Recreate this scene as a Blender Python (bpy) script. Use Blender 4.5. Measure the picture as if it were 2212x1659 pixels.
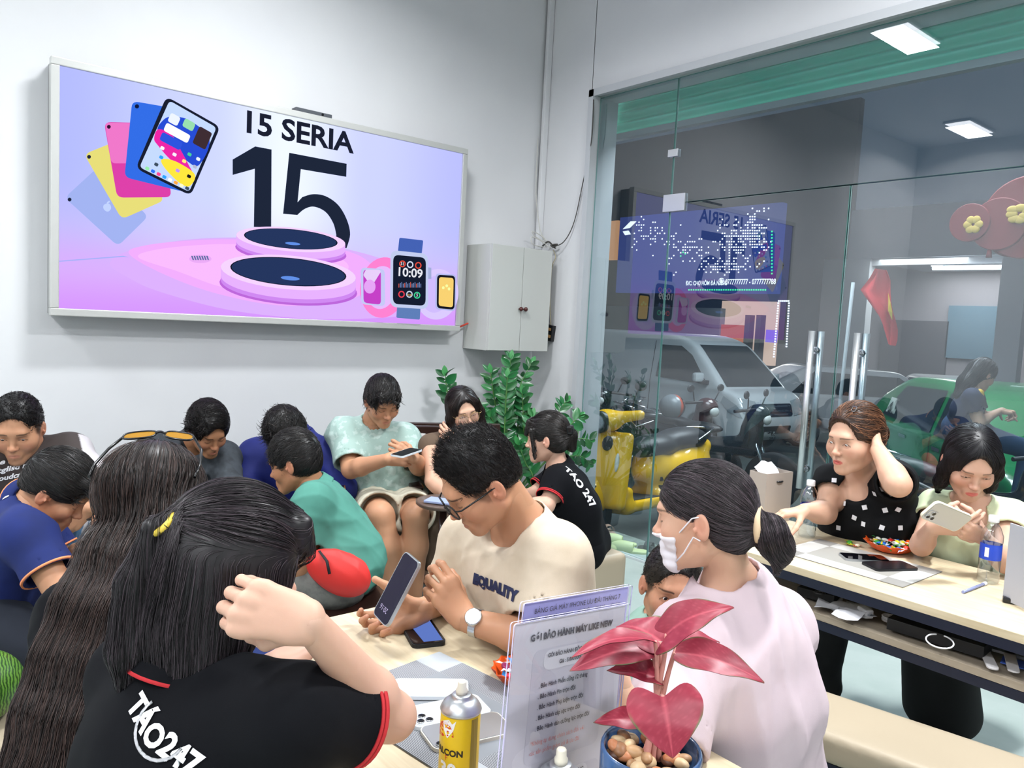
import bpy, bmesh, math, random
import numpy as np
from mathutils import Vector, Matrix
from mathutils.bvhtree import BVHTree
random.seed(7); RNG = np.random.default_rng(7)
SC = bpy.context.scene; C = SC.collection
for o in list(bpy.data.objects): bpy.data.objects.remove(o)
# ---------------------------------------------------------------- camera
FPX = 1665.0; CX, CY = 1106.0, 829.5; CAMH = 1.5
_d1 = np.array([3139-CX, CY-799, -FPX]); _d1 /= np.linalg.norm(_d1)
_d2 = np.array([-279-CX, CY-622, -FPX]); _d2 /= np.linalg.norm(_d2)
_s = _d1+_d2; _s /= np.linalg.norm(_s)
_t = _d1-_d2; _t -= _s*(_t@_s); _t /= np.linalg.norm(_t)
_X = (_s+_t)/2**.5; _Y = (_s-_t)/2**.5; _Z = np.cross(_X, _Y)
RC = np.stack([_X, _Y, _Z], 0)          # camera axes -> room axes
CAM = np.array([0, 0, CAMH])
cd = bpy.data.cameras.new('camera'); cam = bpy.data.objects.new('camera', cd); C.objects.link(cam)
cd.sensor_width = 36; cd.lens = FPX/2212*36; cd.clip_start = .05; cd.clip_end = 200
cam.matrix_world = Matrix([list(RC[0])+[0], list(RC[1])+[0], list(RC[2])+[CAMH], [0, 0, 0, 1]])
SC.camera = cam
def at(px, py, d=None, z=None, x=None, y=None):
    """point of the place seen at a pixel, at camera depth d or on the plane z / x / y"""
    r = RC @ np.array([(px-CX)/FPX, -(py-CY)/FPX, -1.])
    k = d if d is not None else (z-CAMH)/r[2] if z is not None else x/r[0] if x is not None else y/r[1]
    return CAM + r*k
def rel(yaw, pitch=0):
    """unit vector: yaw 0 = away from the camera, 90 = towards image left; pitch up positive (degrees)"""
    a = math.atan2(-RC[1, 2], -RC[0, 2]) + math.radians(yaw); p = math.radians(pitch)
    return np.array([math.cos(a)*math.cos(p), math.sin(a)*math.cos(p), math.sin(p)])
# ---------------------------------------------------------------- world, lights, exposure
SC.view_settings.view_transform = 'Standard'; SC.view_settings.look = 'None'
SC.view_settings.exposure = 0.13; SC.view_settings.gamma = 1.0; SC.view_settings.use_curve_mapping = False
SC.cycles.max_bounces = 7; SC.cycles.diffuse_bounces = 3; SC.cycles.glossy_bounces = 4
SC.cycles.transmission_bounces = 6; SC.cycles.transparent_max_bounces = 14
SC.cycles.caustics_reflective = False; SC.cycles.caustics_refractive = False
SC.cycles.use_denoising = True; SC.cycles.sample_clamp_indirect = 4
W = bpy.data.worlds.new('world'); SC.world = W; W.use_nodes = True
W.node_tree.nodes['Background'].inputs[0].default_value = (.10, .16, .24, 1)
W.node_tree.nodes['Background'].inputs[1].default_value = .35
ROOM_X0, ROOM_X1, ROOM_Y0, ROOM_Y1, ROOM_Z = -2.2, 3.78, -2.6, 4.325, 3.84
def area(name, loc, size, power, col=(1, 1, 1), rot=(0, 0, 0), sy=None, spread=180):
    l = bpy.data.lights.new(name, 'AREA'); l.energy = power; l.color = col; l.size = size
    l.spread = math.radians(spread)
    if sy: l.shape = 'RECTANGLE'; l.size_y = sy
    o = bpy.data.objects.new(name, l); C.objects.link(o); o.location = loc; o.rotation_euler = rot; return o
# light of the ceiling panels (each lamp hangs just under its panel, the panels are built with the room)
PANELS = [(1.52, 2.85), (2.5, .6), (1.52, -1.4), (-1.5, 3.5), (-1.5, 1.3), (-1.5, -.9)]  # the strongest panel, near the glass, is added unseen to brighten that wall
for i, (x, y) in enumerate(PANELS):
    area('panel_light', (x, y, ROOM_Z-.06), .62, (105 if x > 2 else 60) if x > 0 else 58, (.96, .98, 1.0), sy=.24, spread=160)
# street side: two unseen fill lamps added to lighten the parking
area('street_light', (5.4, 3.2, 4.2), 2.2, 230, (.9, .95, 1.0), sy=3.0)
area('street_lamp_light', (8.8, 3.6, 5.6), 2.5, 420, (.9, .95, 1.0))
# ---------------------------------------------------------------- materials
def hexc(h):
    h = h.lstrip('#'); v = [int(h[i:i+2], 16)/255 for i in (0, 2, 4)]
    return tuple(((c+.055)/1.055)**2.4 if c > .04045 else c/12.92 for c in v)
def col(c): return hexc(c) if isinstance(c, str) else tuple(c)
MATS = {}
def mat(name, c=(.8, .8, .8), rough=.5, metal=0, spec=.5, emit=None, es=1., alpha=None, trans=0, ior=1.45,
        noise=None, bump=None, attr=False, coat=0, sheen=0, sss=0):
    """noise=(scale, colour2, lo, hi); bump=(scale, strength, distance)"""
    if name in MATS: return MATS[name]
    m = bpy.data.materials.new(name); m.use_nodes = True; nt = m.node_tree; b = nt.nodes['Principled BSDF']
    I = b.inputs; c = col(c); I['Base Color'].default_value = (*c, 1); I['Roughness'].default_value = rough
    I['Metallic'].default_value = metal; I['Specular IOR Level'].default_value = spec; I['IOR'].default_value = ior
    I['Coat Weight'].default_value = coat; I['Sheen Weight'].default_value = sheen
    I['Transmission Weight'].default_value = trans
    if sss:
        I['Subsurface Weight'].default_value = sss; I['Subsurface Radius'].default_value = (1, .35, .2)
        I['Subsurface Scale'].default_value = .008
    if alpha is not None: I['Alpha'].default_value = alpha
    if emit is not None:
        I['Emission Color'].default_value = (*col(emit), 1); I['Emission Strength'].default_value = es
    tc = None
    def coord():
        nonlocal tc
        if tc is None: tc = nt.nodes.new('ShaderNodeTexCoord')
        return tc.outputs['Object']
    src = None
    if attr:
        a = nt.nodes.new('ShaderNodeAttribute'); a.attribute_name = 'Col'; src = a.outputs['Color']
        nt.links.new(src, I['Base Color'])
    if noise:
        n = nt.nodes.new('ShaderNodeTexNoise'); n.inputs['Scale'].default_value = noise[0]; n.inputs['Detail'].default_value = 4
        nt.links.new(coord(), n.inputs['Vector'])
        r = nt.nodes.new('ShaderNodeMapRange'); r.inputs[1].default_value = noise[2]; r.inputs[2].default_value = noise[3]
        nt.links.new(n.outputs[0], r.inputs[0])
        x = nt.nodes.new('ShaderNodeMix'); x.data_type = 'RGBA'
        x.inputs[6].default_value = (*c, 1); x.inputs[7].default_value = (*col(noise[1]), 1)
        if attr:
            x.blend_type = 'MULTIPLY'; nt.links.new(src, x.inputs[6])
        nt.links.new(r.outputs[0], x.inputs[0]); nt.links.new(x.outputs[2], I['Base Color'])
    if bump:
        n = nt.nodes.new('ShaderNodeTexNoise'); n.inputs['Scale'].default_value = bump[0]; n.inputs['Detail'].default_value = 3
        nt.links.new(coord(), n.inputs['Vector'])
        bp = nt.nodes.new('ShaderNodeBump'); bp.inputs['Strength'].default_value = bump[1]; bp.inputs['Distance'].default_value = bump[2]
        nt.links.new(n.outputs[0], bp.inputs['Height']); nt.links.new(bp.outputs[0], I['Normal'])
    MATS[name] = m; return m
def emis(name, c, s=1.):
    if name in MATS: return MATS[name]
    m = bpy.data.materials.new(name); m.use_nodes = True; nt = m.node_tree; nt.nodes.clear()
    e = nt.nodes.new('ShaderNodeEmission'); e.inputs[0].default_value = (*col(c), 1); e.inputs[1].default_value = s
    o = nt.nodes.new('ShaderNodeOutputMaterial'); nt.links.new(e.outputs[0], o.inputs[0]); MATS[name] = m; return m
def glassmat(name, tint=(.8, .9, .9), gain=1.9, rough=0., base=.0, haze=0., hazecol=(.5, .6, .6)):
    """clear pane: fresnel mix of see-through and mirror on the faces turned to the viewer, back faces only see through"""
    if name in MATS: return MATS[name]
    m = bpy.data.materials.new(name); m.use_nodes = True; nt = m.node_tree; nt.nodes.clear(); N = nt.nodes.new; L = nt.links.new
    t = N('ShaderNodeBsdfTransparent'); t.inputs[0].default_value = (*tint, 1)
    t2 = N('ShaderNodeBsdfTransparent'); g = N('ShaderNodeBsdfGlossy'); g.inputs['Roughness'].default_value = rough
    fr = N('ShaderNodeFresnel'); fr.inputs[0].default_value = 1.5
    mu = N('ShaderNodeMath'); mu.operation = 'MULTIPLY_ADD'; mu.inputs[1].default_value = gain; mu.inputs[2].default_value = base; mu.use_clamp = True
    L(fr.outputs[0], mu.inputs[0]); mx = N('ShaderNodeMixShader'); L(mu.outputs[0], mx.inputs[0])
    if haze:
        d = N('ShaderNodeBsdfDiffuse'); d.inputs[0].default_value = (*hazecol, 1); mh = N('ShaderNodeMixShader'); mh.inputs[0].default_value = haze
        L(t.outputs[0], mh.inputs[1]); L(d.outputs[0], mh.inputs[2]); L(mh.outputs[0], mx.inputs[1])
    else: L(t.outputs[0], mx.inputs[1])
    L(g.outputs[0], mx.inputs[2])
    ge = N('ShaderNodeNewGeometry'); m2 = N('ShaderNodeMixShader'); L(ge.outputs['Backfacing'], m2.inputs[0])
    L(mx.outputs[0], m2.inputs[1]); L(t2.outputs[0], m2.inputs[2])
    o = N('ShaderNodeOutputMaterial'); L(m2.outputs[0], o.inputs[0]); MATS[name] = m; return m
# ---------------------------------------------------------------- scene graph helpers
def tag(o, label=None, cat=None, group=None, kind=None):
    if label: o['label'] = label
    if cat: o['category'] = cat
    if group: o['group'] = group
    if kind: o['kind'] = kind
    return o
def empty(name, loc=(0, 0, 0), rz=0, label=None, cat=None, group=None):
    o = bpy.data.objects.new(name, None); C.objects.link(o); o.empty_display_size = .05
    o.location = tuple(float(v) for v in loc); o.rotation_euler = (0, 0, rz); return tag(o, label, cat, group)
def link(name, me, m=None, parent=None, world=True, smooth=False):
    """world=True: mesh vertices are in room coordinates even below a moved parent"""
    o = bpy.data.objects.new(name, me); C.objects.link(o)
    if m is not None:
        for k in (m if isinstance(m, (list, tuple)) else [m]): me.materials.append(k)
    if parent is not None:
        o.parent = parent
        if world: bpy.context.view_layer.update(); o.matrix_parent_inverse = parent.matrix_world.inverted()
    if smooth: me.shade_smooth()
    return o
def copy_tree(o, parent=None):
    c = o.copy(); C.objects.link(c)
    if parent: c.parent = parent
    for ch in list(o.children): copy_tree(ch, c)
    return c
def npmesh(name, V, F, cols=None, mi=None, smooth=True):
    """V (n,3); F (m,k) equal-sized faces"""
    me = bpy.data.meshes.new(name); V = np.asarray(V, np.float32); F = np.asarray(F, np.int32); k = F.shape[1]
    me.vertices.add(len(V)); me.vertices.foreach_set('co', V.ravel())
    me.loops.add(F.size); me.loops.foreach_set('vertex_index', F.ravel())
    me.polygons.add(len(F)); me.polygons.foreach_set('loop_start', np.arange(0, F.size, k, dtype=np.int32))
    if mi is not None: me.polygons.foreach_set('material_index', np.asarray(mi, np.int32))
    me.update(calc_edges=True)
    if cols is not None:
        a = me.color_attributes.new('Col', 'FLOAT_COLOR', 'POINT'); c4 = np.ones((len(V), 4), np.float32); c4[:, :3] = cols
        a.data.foreach_set('color', c4.ravel())
    if smooth: me.shade_smooth()
    return me
def uni(v): v = np.asarray(v, float); return v/(np.linalg.norm(v)+1e-12)
def frame(fwd, up=(0, 0, 1)):
    """columns: x right, y forward, z up"""
    y = uni(fwd); u = np.asarray(up, float); x = uni(np.cross(y, u)); z = np.cross(x, y)
    return np.stack([x, y, z], 1)
class MB:
    """collects shapes, links them as ONE mesh"""
    def __init__(s): s.bm = bmesh.new()
    def _xf(s, vs, M): bmesh.ops.transform(s.bm, matrix=M, verts=vs)
    def box(s, c, d, R=None, bev=0, mi=0, seg=2):
        r = bmesh.ops.create_cube(s.bm, size=1); vs = r['verts']
        fs = list({f for v in vs for f in v.link_faces})
        for f in fs: f.material_index = mi
        bmesh.ops.scale(s.bm, vec=Vector(d), verts=vs)
        if bev:
            es = list({e for v in vs for e in v.link_edges}); q = bmesh.ops.bevel(s.bm, geom=es, offset=bev, segments=seg, affect='EDGES', profile=.6)
            vs = list({v for f in q['faces'] for v in f.verts} | {v for v in vs if v.is_valid})
            for f in {f for v in vs for f in v.link_faces}: f.material_index = mi
        M = Matrix.Translation(Vector([float(v) for v in c]))
        if R is not None: M = M @ Matrix([[float(v) for v in r] for r in np.asarray(R)]).to_4x4()
        s._xf(vs, M); return s
    def tube(s, pts, r, n=10, mi=0, cap=True, smooth=True, flat=None):
        pts = [np.asarray(p, float) for p in pts]; N = len(pts); rr = r if isinstance(r, (list, tuple, np.ndarray)) else [r]*N
        ref = None; rings = []
        for i, p in enumerate(pts):
            t = uni(pts[min(i+1, N-1)]-pts[max(i-1, 0)])
            if ref is None: ref = np.cross(t, [0, 0, 1]) if abs(t[2]) < .95 else np.cross(t, [0, 1, 0])
            a = uni(ref-t*(ref@t)); b = np.cross(t, a); ref = a
            fa = 1 if flat is None else flat
            rings.append([s.bm.verts.new(tuple(p+rr[i]*(math.cos(2*math.pi*k/n)*a+fa*math.sin(2*math.pi*k/n)*b))) for k in range(n)])
        for i in range(N-1):
            for k in range(n):
                f = s.bm.faces.new((rings[i][k], rings[i][(k+1) % n], rings[i+1][(k+1) % n], rings[i+1][k])); f.material_index = mi; f.smooth = smooth
        if cap:
            f = s.bm.faces.new(rings[0][::-1]); f.material_index = mi; f = s.bm.faces.new(rings[-1]); f.material_index = mi
        return s
    def lathe(s, prof, c=(0, 0, 0), n=32, R=None, mi=0, cap=True, mis=None):
        R = np.eye(3) if R is None else np.asarray(R); c = np.asarray(c, float); rings = []
        for (r, z) in prof:
            rings.append([s.bm.verts.new(tuple(c+R@np.array([max(r, 1e-5)*math.cos(2*math.pi*k/n), max(r, 1e-5)*math.sin(2*math.pi*k/n), z]))) for k in range(n)])
        for i in range(len(prof)-1):
            for k in range(n):
                f = s.bm.faces.new((rings[i][k], rings[i][(k+1) % n], rings[i+1][(k+1) % n], rings[i+1][k])); f.smooth = True
                f.material_index = mis[i] if mis else mi
        if cap:
            for q, rg in ((0, rings[0][::-1]), (-1, rings[-1])):
                f = s.bm.faces.new(rg); f.material_index = (mis[q] if mis else mi)
        return s
    def sph(s, c, r, R=None, mi=0, n=20):
        q = bmesh.ops.create_uvsphere(s.bm, u_segments=n, v_segments=max(6, n//2+2), radius=1); vs = q['verts']
        for f in {f for v in vs for f in v.link_faces}: f.smooth = True; f.material_index = mi
        d = (r, r, r) if np.isscalar(r) else r
        M = Matrix.Translation(Vector([float(v) for v in c])) @ (Matrix([[float(v) for v in w] for w in R]).to_4x4() if R is not None else Matrix()) @ Matrix.Diagonal((*d, 1))
        s._xf(vs, M); return s
    def torus(s, c, R0, r, R=None, n=32, m=10, mi=0, sx=1, sy=1, a0=0, a1=2*math.pi):
        R = np.eye(3) if R is None else np.asarray(R)
        full = abs(a1-a0-2*math.pi) < 1e-6; pts = []
        for i in range(n+1): a = a0+(a1-a0)*i/n; pts.append(np.asarray(c)+R@np.array([sx*R0*math.cos(a), sy*R0*math.sin(a), 0]))
        return s.tube(pts, r, m, mi, cap=not full)
    def poly(s, pts, th, nrm=None, mi=0, holes=None, mside=None):
        """solid plate: outline pts (room or local 3D, planar), thickness th along -normal"""
        pts = [np.asarray(p, float) for p in pts]
        if nrm is None: nrm = uni(np.cross(pts[1]-pts[0], pts[2]-pts[1]))
        a = [s.bm.verts.new(tuple(p)) for p in pts]; f = s.bm.faces.new(a); f.material_index = mi
        if th:
            b = [s.bm.verts.new(tuple(p-np.asarray(nrm)*th)) for p in pts]
            g = s.bm.faces.new(b[::-1]); g.material_index = mi
            for i in range(len(a)):
                j = (i+1) % len(a); h = s.bm.faces.new((a[i], b[i], b[j], a[j])); h.material_index = mi if mside is None else mside
        return s
    def grid(s, P, mi=0, smooth=True, closed=False):
        """P: (n,m,3) array of points as a sheet"""
        n, m = P.shape[:2]; V = [[s.bm.verts.new(tuple(P[i, j])) for j in range(m)] for i in range(n)]
        for i in range(n-1):
            for j in range(m if closed else m-1):
                f = s.bm.faces.new((V[i][j], V[i][(j+1) % m], V[i+1][(j+1) % m], V[i+1][j])); f.material_index = mi; f.smooth = smooth
        return V
    def build(s, name, m, parent=None, world=True, normals=True):
        if normals: bmesh.ops.recalc_face_normals(s.bm, faces=s.bm.faces)
        me = bpy.data.meshes.new(name); s.bm.to_mesh(me); s.bm.free()
        return link(name, me, m, parent, world)
def rr2(w, h, r, n=6, c=(0, 0)):
    """rounded rectangle outline"""
    P = []
    for cx, cy, a0 in ((w/2-r, h/2-r, 0), (-w/2+r, h/2-r, 90), (-w/2+r, -h/2+r, 180), (w/2-r, -h/2+r, 270)):
        for i in range(n+1): a = math.radians(a0+90*i/n); P.append((c[0]+cx+r*math.cos(a), c[1]+cy+r*math.sin(a)))
    return P
def plane_pts(P2, o, R, z=0): o = np.asarray(o, float); R = np.asarray(R); return [o+R@np.array([p[0], p[1], z]) for p in P2]
def text_mesh(txt, size=1, bold=0, ext=0, align='CENTER', sx=1., shear=0, space=1, res=3):
    cu = bpy.data.curves.new('txt', 'FONT'); cu.body = txt; cu.size = size; cu.offset = bold; cu.extrude = ext
    cu.align_x = align; cu.align_y = 'CENTER'; cu.shear = shear; cu.space_character = space; cu.resolution_u = res
    o = bpy.data.objects.new('txt', cu); C.objects.link(o); bpy.context.view_layer.update()
    me = bpy.data.meshes.new_from_object(o.evaluated_get(bpy.context.evaluated_depsgraph_get()))
    bpy.data.objects.remove(o)
    if sx != 1: me.transform(Matrix.Diagonal((sx, 1, 1, 1)))
    return me
def text_on(name, txt, o, R, size, m, parent=None, **k):
    me = text_mesh(txt, size, **k); M = Matrix.Translation(Vector([float(v) for v in o])) @ Matrix([[float(v) for v in r] for r in np.asarray(R)]).to_4x4()
    me.transform(M); me.materials.clear(); return link(name, me, m, parent)
def texts_on(name, items, o, R, m, parent=None):
    """several lines of writing as one mesh; items (txt, x, y, size, kwargs)"""
    bm = bmesh.new()
    for txt, x, y, size, k in items:
        me = text_mesh(txt, size, **k); me.transform(Matrix.Translation((x, y, 0))); bm.from_mesh(me); bpy.data.meshes.remove(me)
    me = bpy.data.meshes.new(name); bm.to_mesh(me); bm.free()
    for p in me.polygons: p.material_index = 0
    M = Matrix.Translation(Vector([float(v) for v in o])) @ Matrix([[float(v) for v in r] for r in np.asarray(R)]).to_4x4()
    me.transform(M); return link(name, me, m, parent)
# ---------------------------------------------------------------- signed distance modelling
def _smin(a, b, k):
    if k <= 0: return np.minimum(a, b)
    h = np.maximum(k-np.abs(a-b), 0)/k; return np.minimum(a, b)-h*h*k*.25
class Sdf:
    def __init__(s): s.ops = []; s.disp = None; s.mir = False
    def _add(s, f, lo, hi, k, sub): s.ops.append((f, np.asarray(lo, float), np.asarray(hi, float), k, sub)); return s
    def cone(s, a, b, ra, rb=None, k=.02, sub=False):
        a = np.asarray(a, float); b = np.asarray(b, float); rb = ra if rb is None else rb; ba = b-a; L = float(ba@ba)+1e-12; r = max(ra, rb)
        def f(x, y, z):
            px, py, pz = x-a[0], y-a[1], z-a[2]; t = np.clip((px*ba[0]+py*ba[1]+pz*ba[2])/L, 0, 1)
            return np.sqrt((px-t*ba[0])**2+(py-t*ba[1])**2+(pz-t*ba[2])**2)-(ra+(rb-ra)*t)
        return s._add(f, np.minimum(a, b)-r, np.maximum(a, b)+r, k, sub)
    def chain(s, pts, rs, k=.02, sub=False):
        for i in range(len(pts)-1): s.cone(pts[i], pts[i+1], rs[i], rs[i+1], k, sub)
        return s
    def ell(s, c, r, R=None, k=.02, sub=False):
        c = np.asarray(c, float); r = np.asarray((r, r, r) if np.isscalar(r) else r, float); m = r.max()
        R = np.eye(3) if R is None else np.asarray(R, float)
        def f(x, y, z):
            px, py, pz = x-c[0], y-c[1], z-c[2]
            u = px*R[0, 0]+py*R[1, 0]+pz*R[2, 0]; v = px*R[0, 1]+py*R[1, 1]+pz*R[2, 1]; w = px*R[0, 2]+py*R[1, 2]+pz*R[2, 2]
            k0 = np.sqrt((u/r[0])**2+(v/r[1])**2+(w/r[2])**2); k1 = np.sqrt((u/r[0]**2)**2+(v/r[1]**2)**2+(w/r[2]**2)**2)+1e-9
            return k0*(k0-1)/k1
        return s._add(f, c-m, c+m, k, sub)
    def box(s, c, h, R=None, rnd=.01, k=.01, sub=False):
        c = np.asarray(c, float); h = np.asarray(h, float); m = np.linalg.norm(h); R = np.eye(3) if R is None else np.asarray(R, float)
        def f(x, y, z):
            px, py, pz = x-c[0], y-c[1], z-c[2]
            q = [np.abs(px*R[0, i]+py*R[1, i]+pz*R[2, i])-h[i]+rnd for i in range(3)]
            return np.sqrt(sum(np.maximum(w, 0)**2 for w in q))+np.minimum(np.maximum(q[0], np.maximum(q[1], q[2])), 0)-rnd
        return s._add(f, c-m, c+m, k, sub)
    def half(s, c, n, k=.002):
        """keep the side of the plane opposite to n"""
        c = np.asarray(c, float); n = uni(n)
        def f(x, y, z): return -((x-c[0])*n[0]+(y-c[1])*n[1]+(z-c[2])*n[2])
        return s._add(f, [-99]*3, [99]*3, k, True)
    def ev(s, P):
        x, y, z = P[..., 0], P[..., 1], P[..., 2]; F = np.full(x.shape, .25)
        for f, lo, hi, k, sub in s.ops:
            d = f(x, y, z); F = -_smin(-F, d, k) if sub else _smin(F, d, k)
        return F if s.disp is None else F+s.disp(x, y, z)
    def grad(s, P, e=.001):
        g = np.stack([s.ev(P+np.eye(3)[i]*e)-s.ev(P-np.eye(3)[i]*e) for i in range(3)], -1)
        return g/(np.linalg.norm(g, axis=-1, keepdims=True)+1e-9)
    def mesh(s, h, lo=None, hi=None):
        U = [o for o in s.ops if not o[4]]
        L = np.min([o[1] for o in U], 0)-3*h if lo is None else np.asarray(lo, float)
        H = np.max([o[2] for o in U], 0)+3*h if hi is None else np.asarray(hi, float)
        n = np.maximum(np.ceil((H-L)/h).astype(int)+1, 4); ax = [L[i]+h*np.arange(n[i]) for i in range(3)]
        F = np.full(n, .25, np.float32)
        for f, lo_, hi_, k, sub in s.ops:
            m = max(k, 3*h); a = [max(0, int((lo_[i]-m-L[i])/h)) for i in range(3)]; b = [min(n[i], int((hi_[i]+m-L[i])/h)+2) for i in range(3)]
            if any(a[i] >= b[i] for i in range(3)): continue
            sl = tuple(slice(a[i], b[i]) for i in range(3))
            d = f(ax[0][sl[0]][:, None, None].astype(np.float32), ax[1][sl[1]][None, :, None].astype(np.float32), ax[2][sl[2]][None, None, :].astype(np.float32))
            F[sl] = -_smin(-F[sl], d, k) if sub else _smin(F[sl], d, k)
        if s.disp is not None:
            I = np.nonzero(np.abs(F) < .03); F[I] += s.disp(ax[0][I[0]], ax[1][I[1]], ax[2][I[2]])
        F[0] = F[-1] = .25; F[:, 0] = F[:, -1] = .25; F[:, :, 0] = F[:, :, -1] = .25
        return surfnet(F, L, h)
def surfnet(F, L, h):
    ins = F < 0; n = np.array(F.shape)-1
    c = [ins[i:i+n[0], j:j+n[1], k:k+n[2]] for i in (0, 1) for j in (0, 1) for k in (0, 1)]
    s = sum(q.astype(np.int8) for q in c); act = (s > 0) & (s < 8); I = np.stack(np.nonzero(act), 1)
    idx = np.full(act.shape, -1, np.int32); idx[tuple(I.T)] = np.arange(len(I))
    off = np.array([(i, j, k) for i in (0, 1) for j in (0, 1) for k in (0, 1)])
    val = np.stack([F[tuple((I+o).T)] for o in off], 1)
    acc = np.zeros((len(I), 3)); cnt = np.zeros(len(I))
    for a in range(8):
        for b in range(a+1, 8):
            if np.abs(off[a]-off[b]).sum() != 1: continue
            va, vb = val[:, a], val[:, b]; m = (va < 0) != (vb < 0); t = np.where(m, va/np.where(m, va-vb, 1), 0)
            acc += m[:, None]*(off[a]+t[:, None]*(off[b]-off[a])); cnt += m
    V = L+h*(I+acc/np.maximum(cnt, 1)[:, None]); Q = []
    for ax in range(3):
        o1, o2 = [(1, 2), (2, 0), (0, 1)][ax]
        A = ins.take(range(0, F.shape[ax]-1), ax); B = ins.take(range(1, F.shape[ax]), ax); E = np.stack(np.nonzero(A != B), 1)
        E = E[(E[:, o1] > 0) & (E[:, o2] > 0) & (E[:, o1] < F.shape[o1]-1) & (E[:, o2] < F.shape[o2]-1)]
        d1 = np.zeros(3, int); d1[o1] = 1; d2 = np.zeros(3, int); d2[o2] = 1
        q = np.stack([idx[tuple((E-d1-d2).T)], idx[tuple((E-d2).T)], idx[tuple(E.T)], idx[tuple((E-d1).T)]], 1)
        fl = ins[tuple(E.T)]; q[~fl] = q[~fl][:, ::-1]; Q.append(q)
    Q = np.concatenate(Q); Q = Q[(Q >= 0).all(1)]
    return V, Q
def wob(seed, amp, fr, ax=None):
    """soft folds: sum of warped sines"""
    r = np.random.default_rng(seed); D = r.normal(size=(4, 3)); D /= np.linalg.norm(D, axis=1)[:, None]
    if ax is not None:
        ax = uni(ax); D = D-.75*(D@ax)[:, None]*ax[None]; D /= np.linalg.norm(D, axis=1)[:, None]
    ph = r.uniform(0, 6.28, 8); fq = fr*r.uniform(.6, 1.5, 4)
    def f(x, y, z):
        w = .5*np.sin(7*x+ph[4])+.5*np.sin(8*y+ph[5])+.5*np.sin(9*z+ph[6]); v = 0
        for i in range(4):
            q = np.sin(fq[i]*(D[i, 0]*x+D[i, 1]*y+D[i, 2]*z)+2.2*w+ph[i]); v = v+(1-np.abs(q))**1.5-.4
        return -amp*v*.5*(.6+.6*np.sin(5*x+6*z+ph[7]))
    return f
def join(parts):
    """[(V,Q)] -> one V,Q"""
    V = np.concatenate([p[0] for p in parts]); o = 0; Q = []
    for v, q in parts: Q.append(q+o); o += len(v)
    return V, np.concatenate(Q)
def tubes(P, r, n=3):
    """P (N,S,3) strand points, r (N,S) radii -> V,Q of thin tubes"""
    N, S, _ = P.shape; T = np.gradient(P, axis=1); T /= np.linalg.norm(T, axis=2, keepdims=True)+1e-9
    ref = np.zeros_like(T); ref[..., 0] = .31; ref[..., 1] = .52; ref[..., 2] = .79
    A = np.cross(T, ref); A /= np.linalg.norm(A, axis=2, keepdims=True)+1e-9; B = np.cross(T, A)
    V = np.stack([P+r[..., None]*(math.cos(2*math.pi*k/n)*A+math.sin(2*math.pi*k/n)*B) for k in range(n)], 2)  # N,S,n,3
    i = np.arange(N)[:, None, None]*S*n+np.arange(S-1)[None, :, None]*n; k = np.arange(n)[None, None]; k2 = (k+1) % n
    Q = np.stack([i+k, i+k2, i+n+k2, i+n+k], -1).reshape(-1, 4)
    return V.reshape(-1, 3), Q
# ---------------------------------------------------------------- people
UPV = np.array([0, 0, 1.])
SKIN = {'f': hexc('#cba189'), 'fl': hexc('#cba28d'), 'm': hexc('#bb8a6b'), 'mt': hexc('#a97858'), 'k': hexc('#c08e72')}
def head_sdf(sp):
    f = sp.get('sex', 'm') == 'f'; fat = sp.get('fat', 0); S = Sdf()
    S.ell((0, -.012, .034), (.0735+fat*.3, .092, .082), k=.02)
    S.ell((0, .020, -.022), (.060+fat, .064, .085), k=.03)
    jw = (.045 if not f else .038)+fat
    S.cone((jw, -.008, -.052), (.016, .060, -.094), .020, .014, .028).cone((-jw, -.008, -.052), (-.016, .060, -.094), .020, .014, .028)
    S.ell((0, .069, -.096), (.021, .016, .016), k=.02)
    for q in (1, -1): S.ell((q*.040, .055, -.026), (.022+fat*.6, .024, .024+fat*.5), k=.025)
    S.cone((-.028, .077, .022), (.028, .077, .022), .012, .012, .02)
    for q in (1, -1):
        S.ell((q*.031, .096, .001), (.0185, .016, .0105), k=.012, sub=True)
        S.ell((q*.031, .0700, -.001), .0138, k=.005)
    S.cone((0, .080, .010), (0, .097, -.026), .0065, .0085, .014)
    S.ell((0, .1, -.031), (.0105, .0105, .009), k=.007)
    for q in (1, -1): S.ell((q*.0115, .092, -.034), (.0065, .009, .0065), k=.006)
    for q in (1, -1): S.ell((q*.0055, .0985, -.0405), (.0032, .005, .003), k=.003, sub=True)
    S.ell((0, .077, -.066), (.025, .015, .02), k=.014)
    mw = .021; op = sp.get('mouth', 0)
    for q in (1, -1):
        S.cone((0, .0872, -.0592), (q*mw, .080, -.0640), .0044, .0022, .004)
        S.cone((0, .0862, -.0712-op), (q*mw*.9, .080, -.066-op*.5), .0052, .0024, .005)
    S.ell((0, .0965, -.0648-op*.5), (.0215, .010, .0008+op*.7), k=.003, sub=True)
    if sp.get('eye', 1) > .05:
        for q in (1, -1): S.ell((q*.031, .088, -.001-.0015*(1-sp.get('eye', 1))), (.0125, .0085, .0012+.0035*sp.get('eye', 1)), k=.0015, sub=True)
    for q in (1, -1):
        R = frame((q*-.35, .94, 0), (q*.12, -.22, 1))
        S.ell((q*.0780, -.012, -.006), (.0080, .0170, .0285), R, k=.006)
        S.ell((q*.0880, -.011, -.001), (.0070, .0112, .0200), R, k=.003, sub=True)
        S.ell((q*.0810, -.014, .000), (.0035, .0055, .014), R, k=.004); S.ell((q*.083, .002, -.010), (.0035, .004, .006), R, k=.003)
    return S
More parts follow.
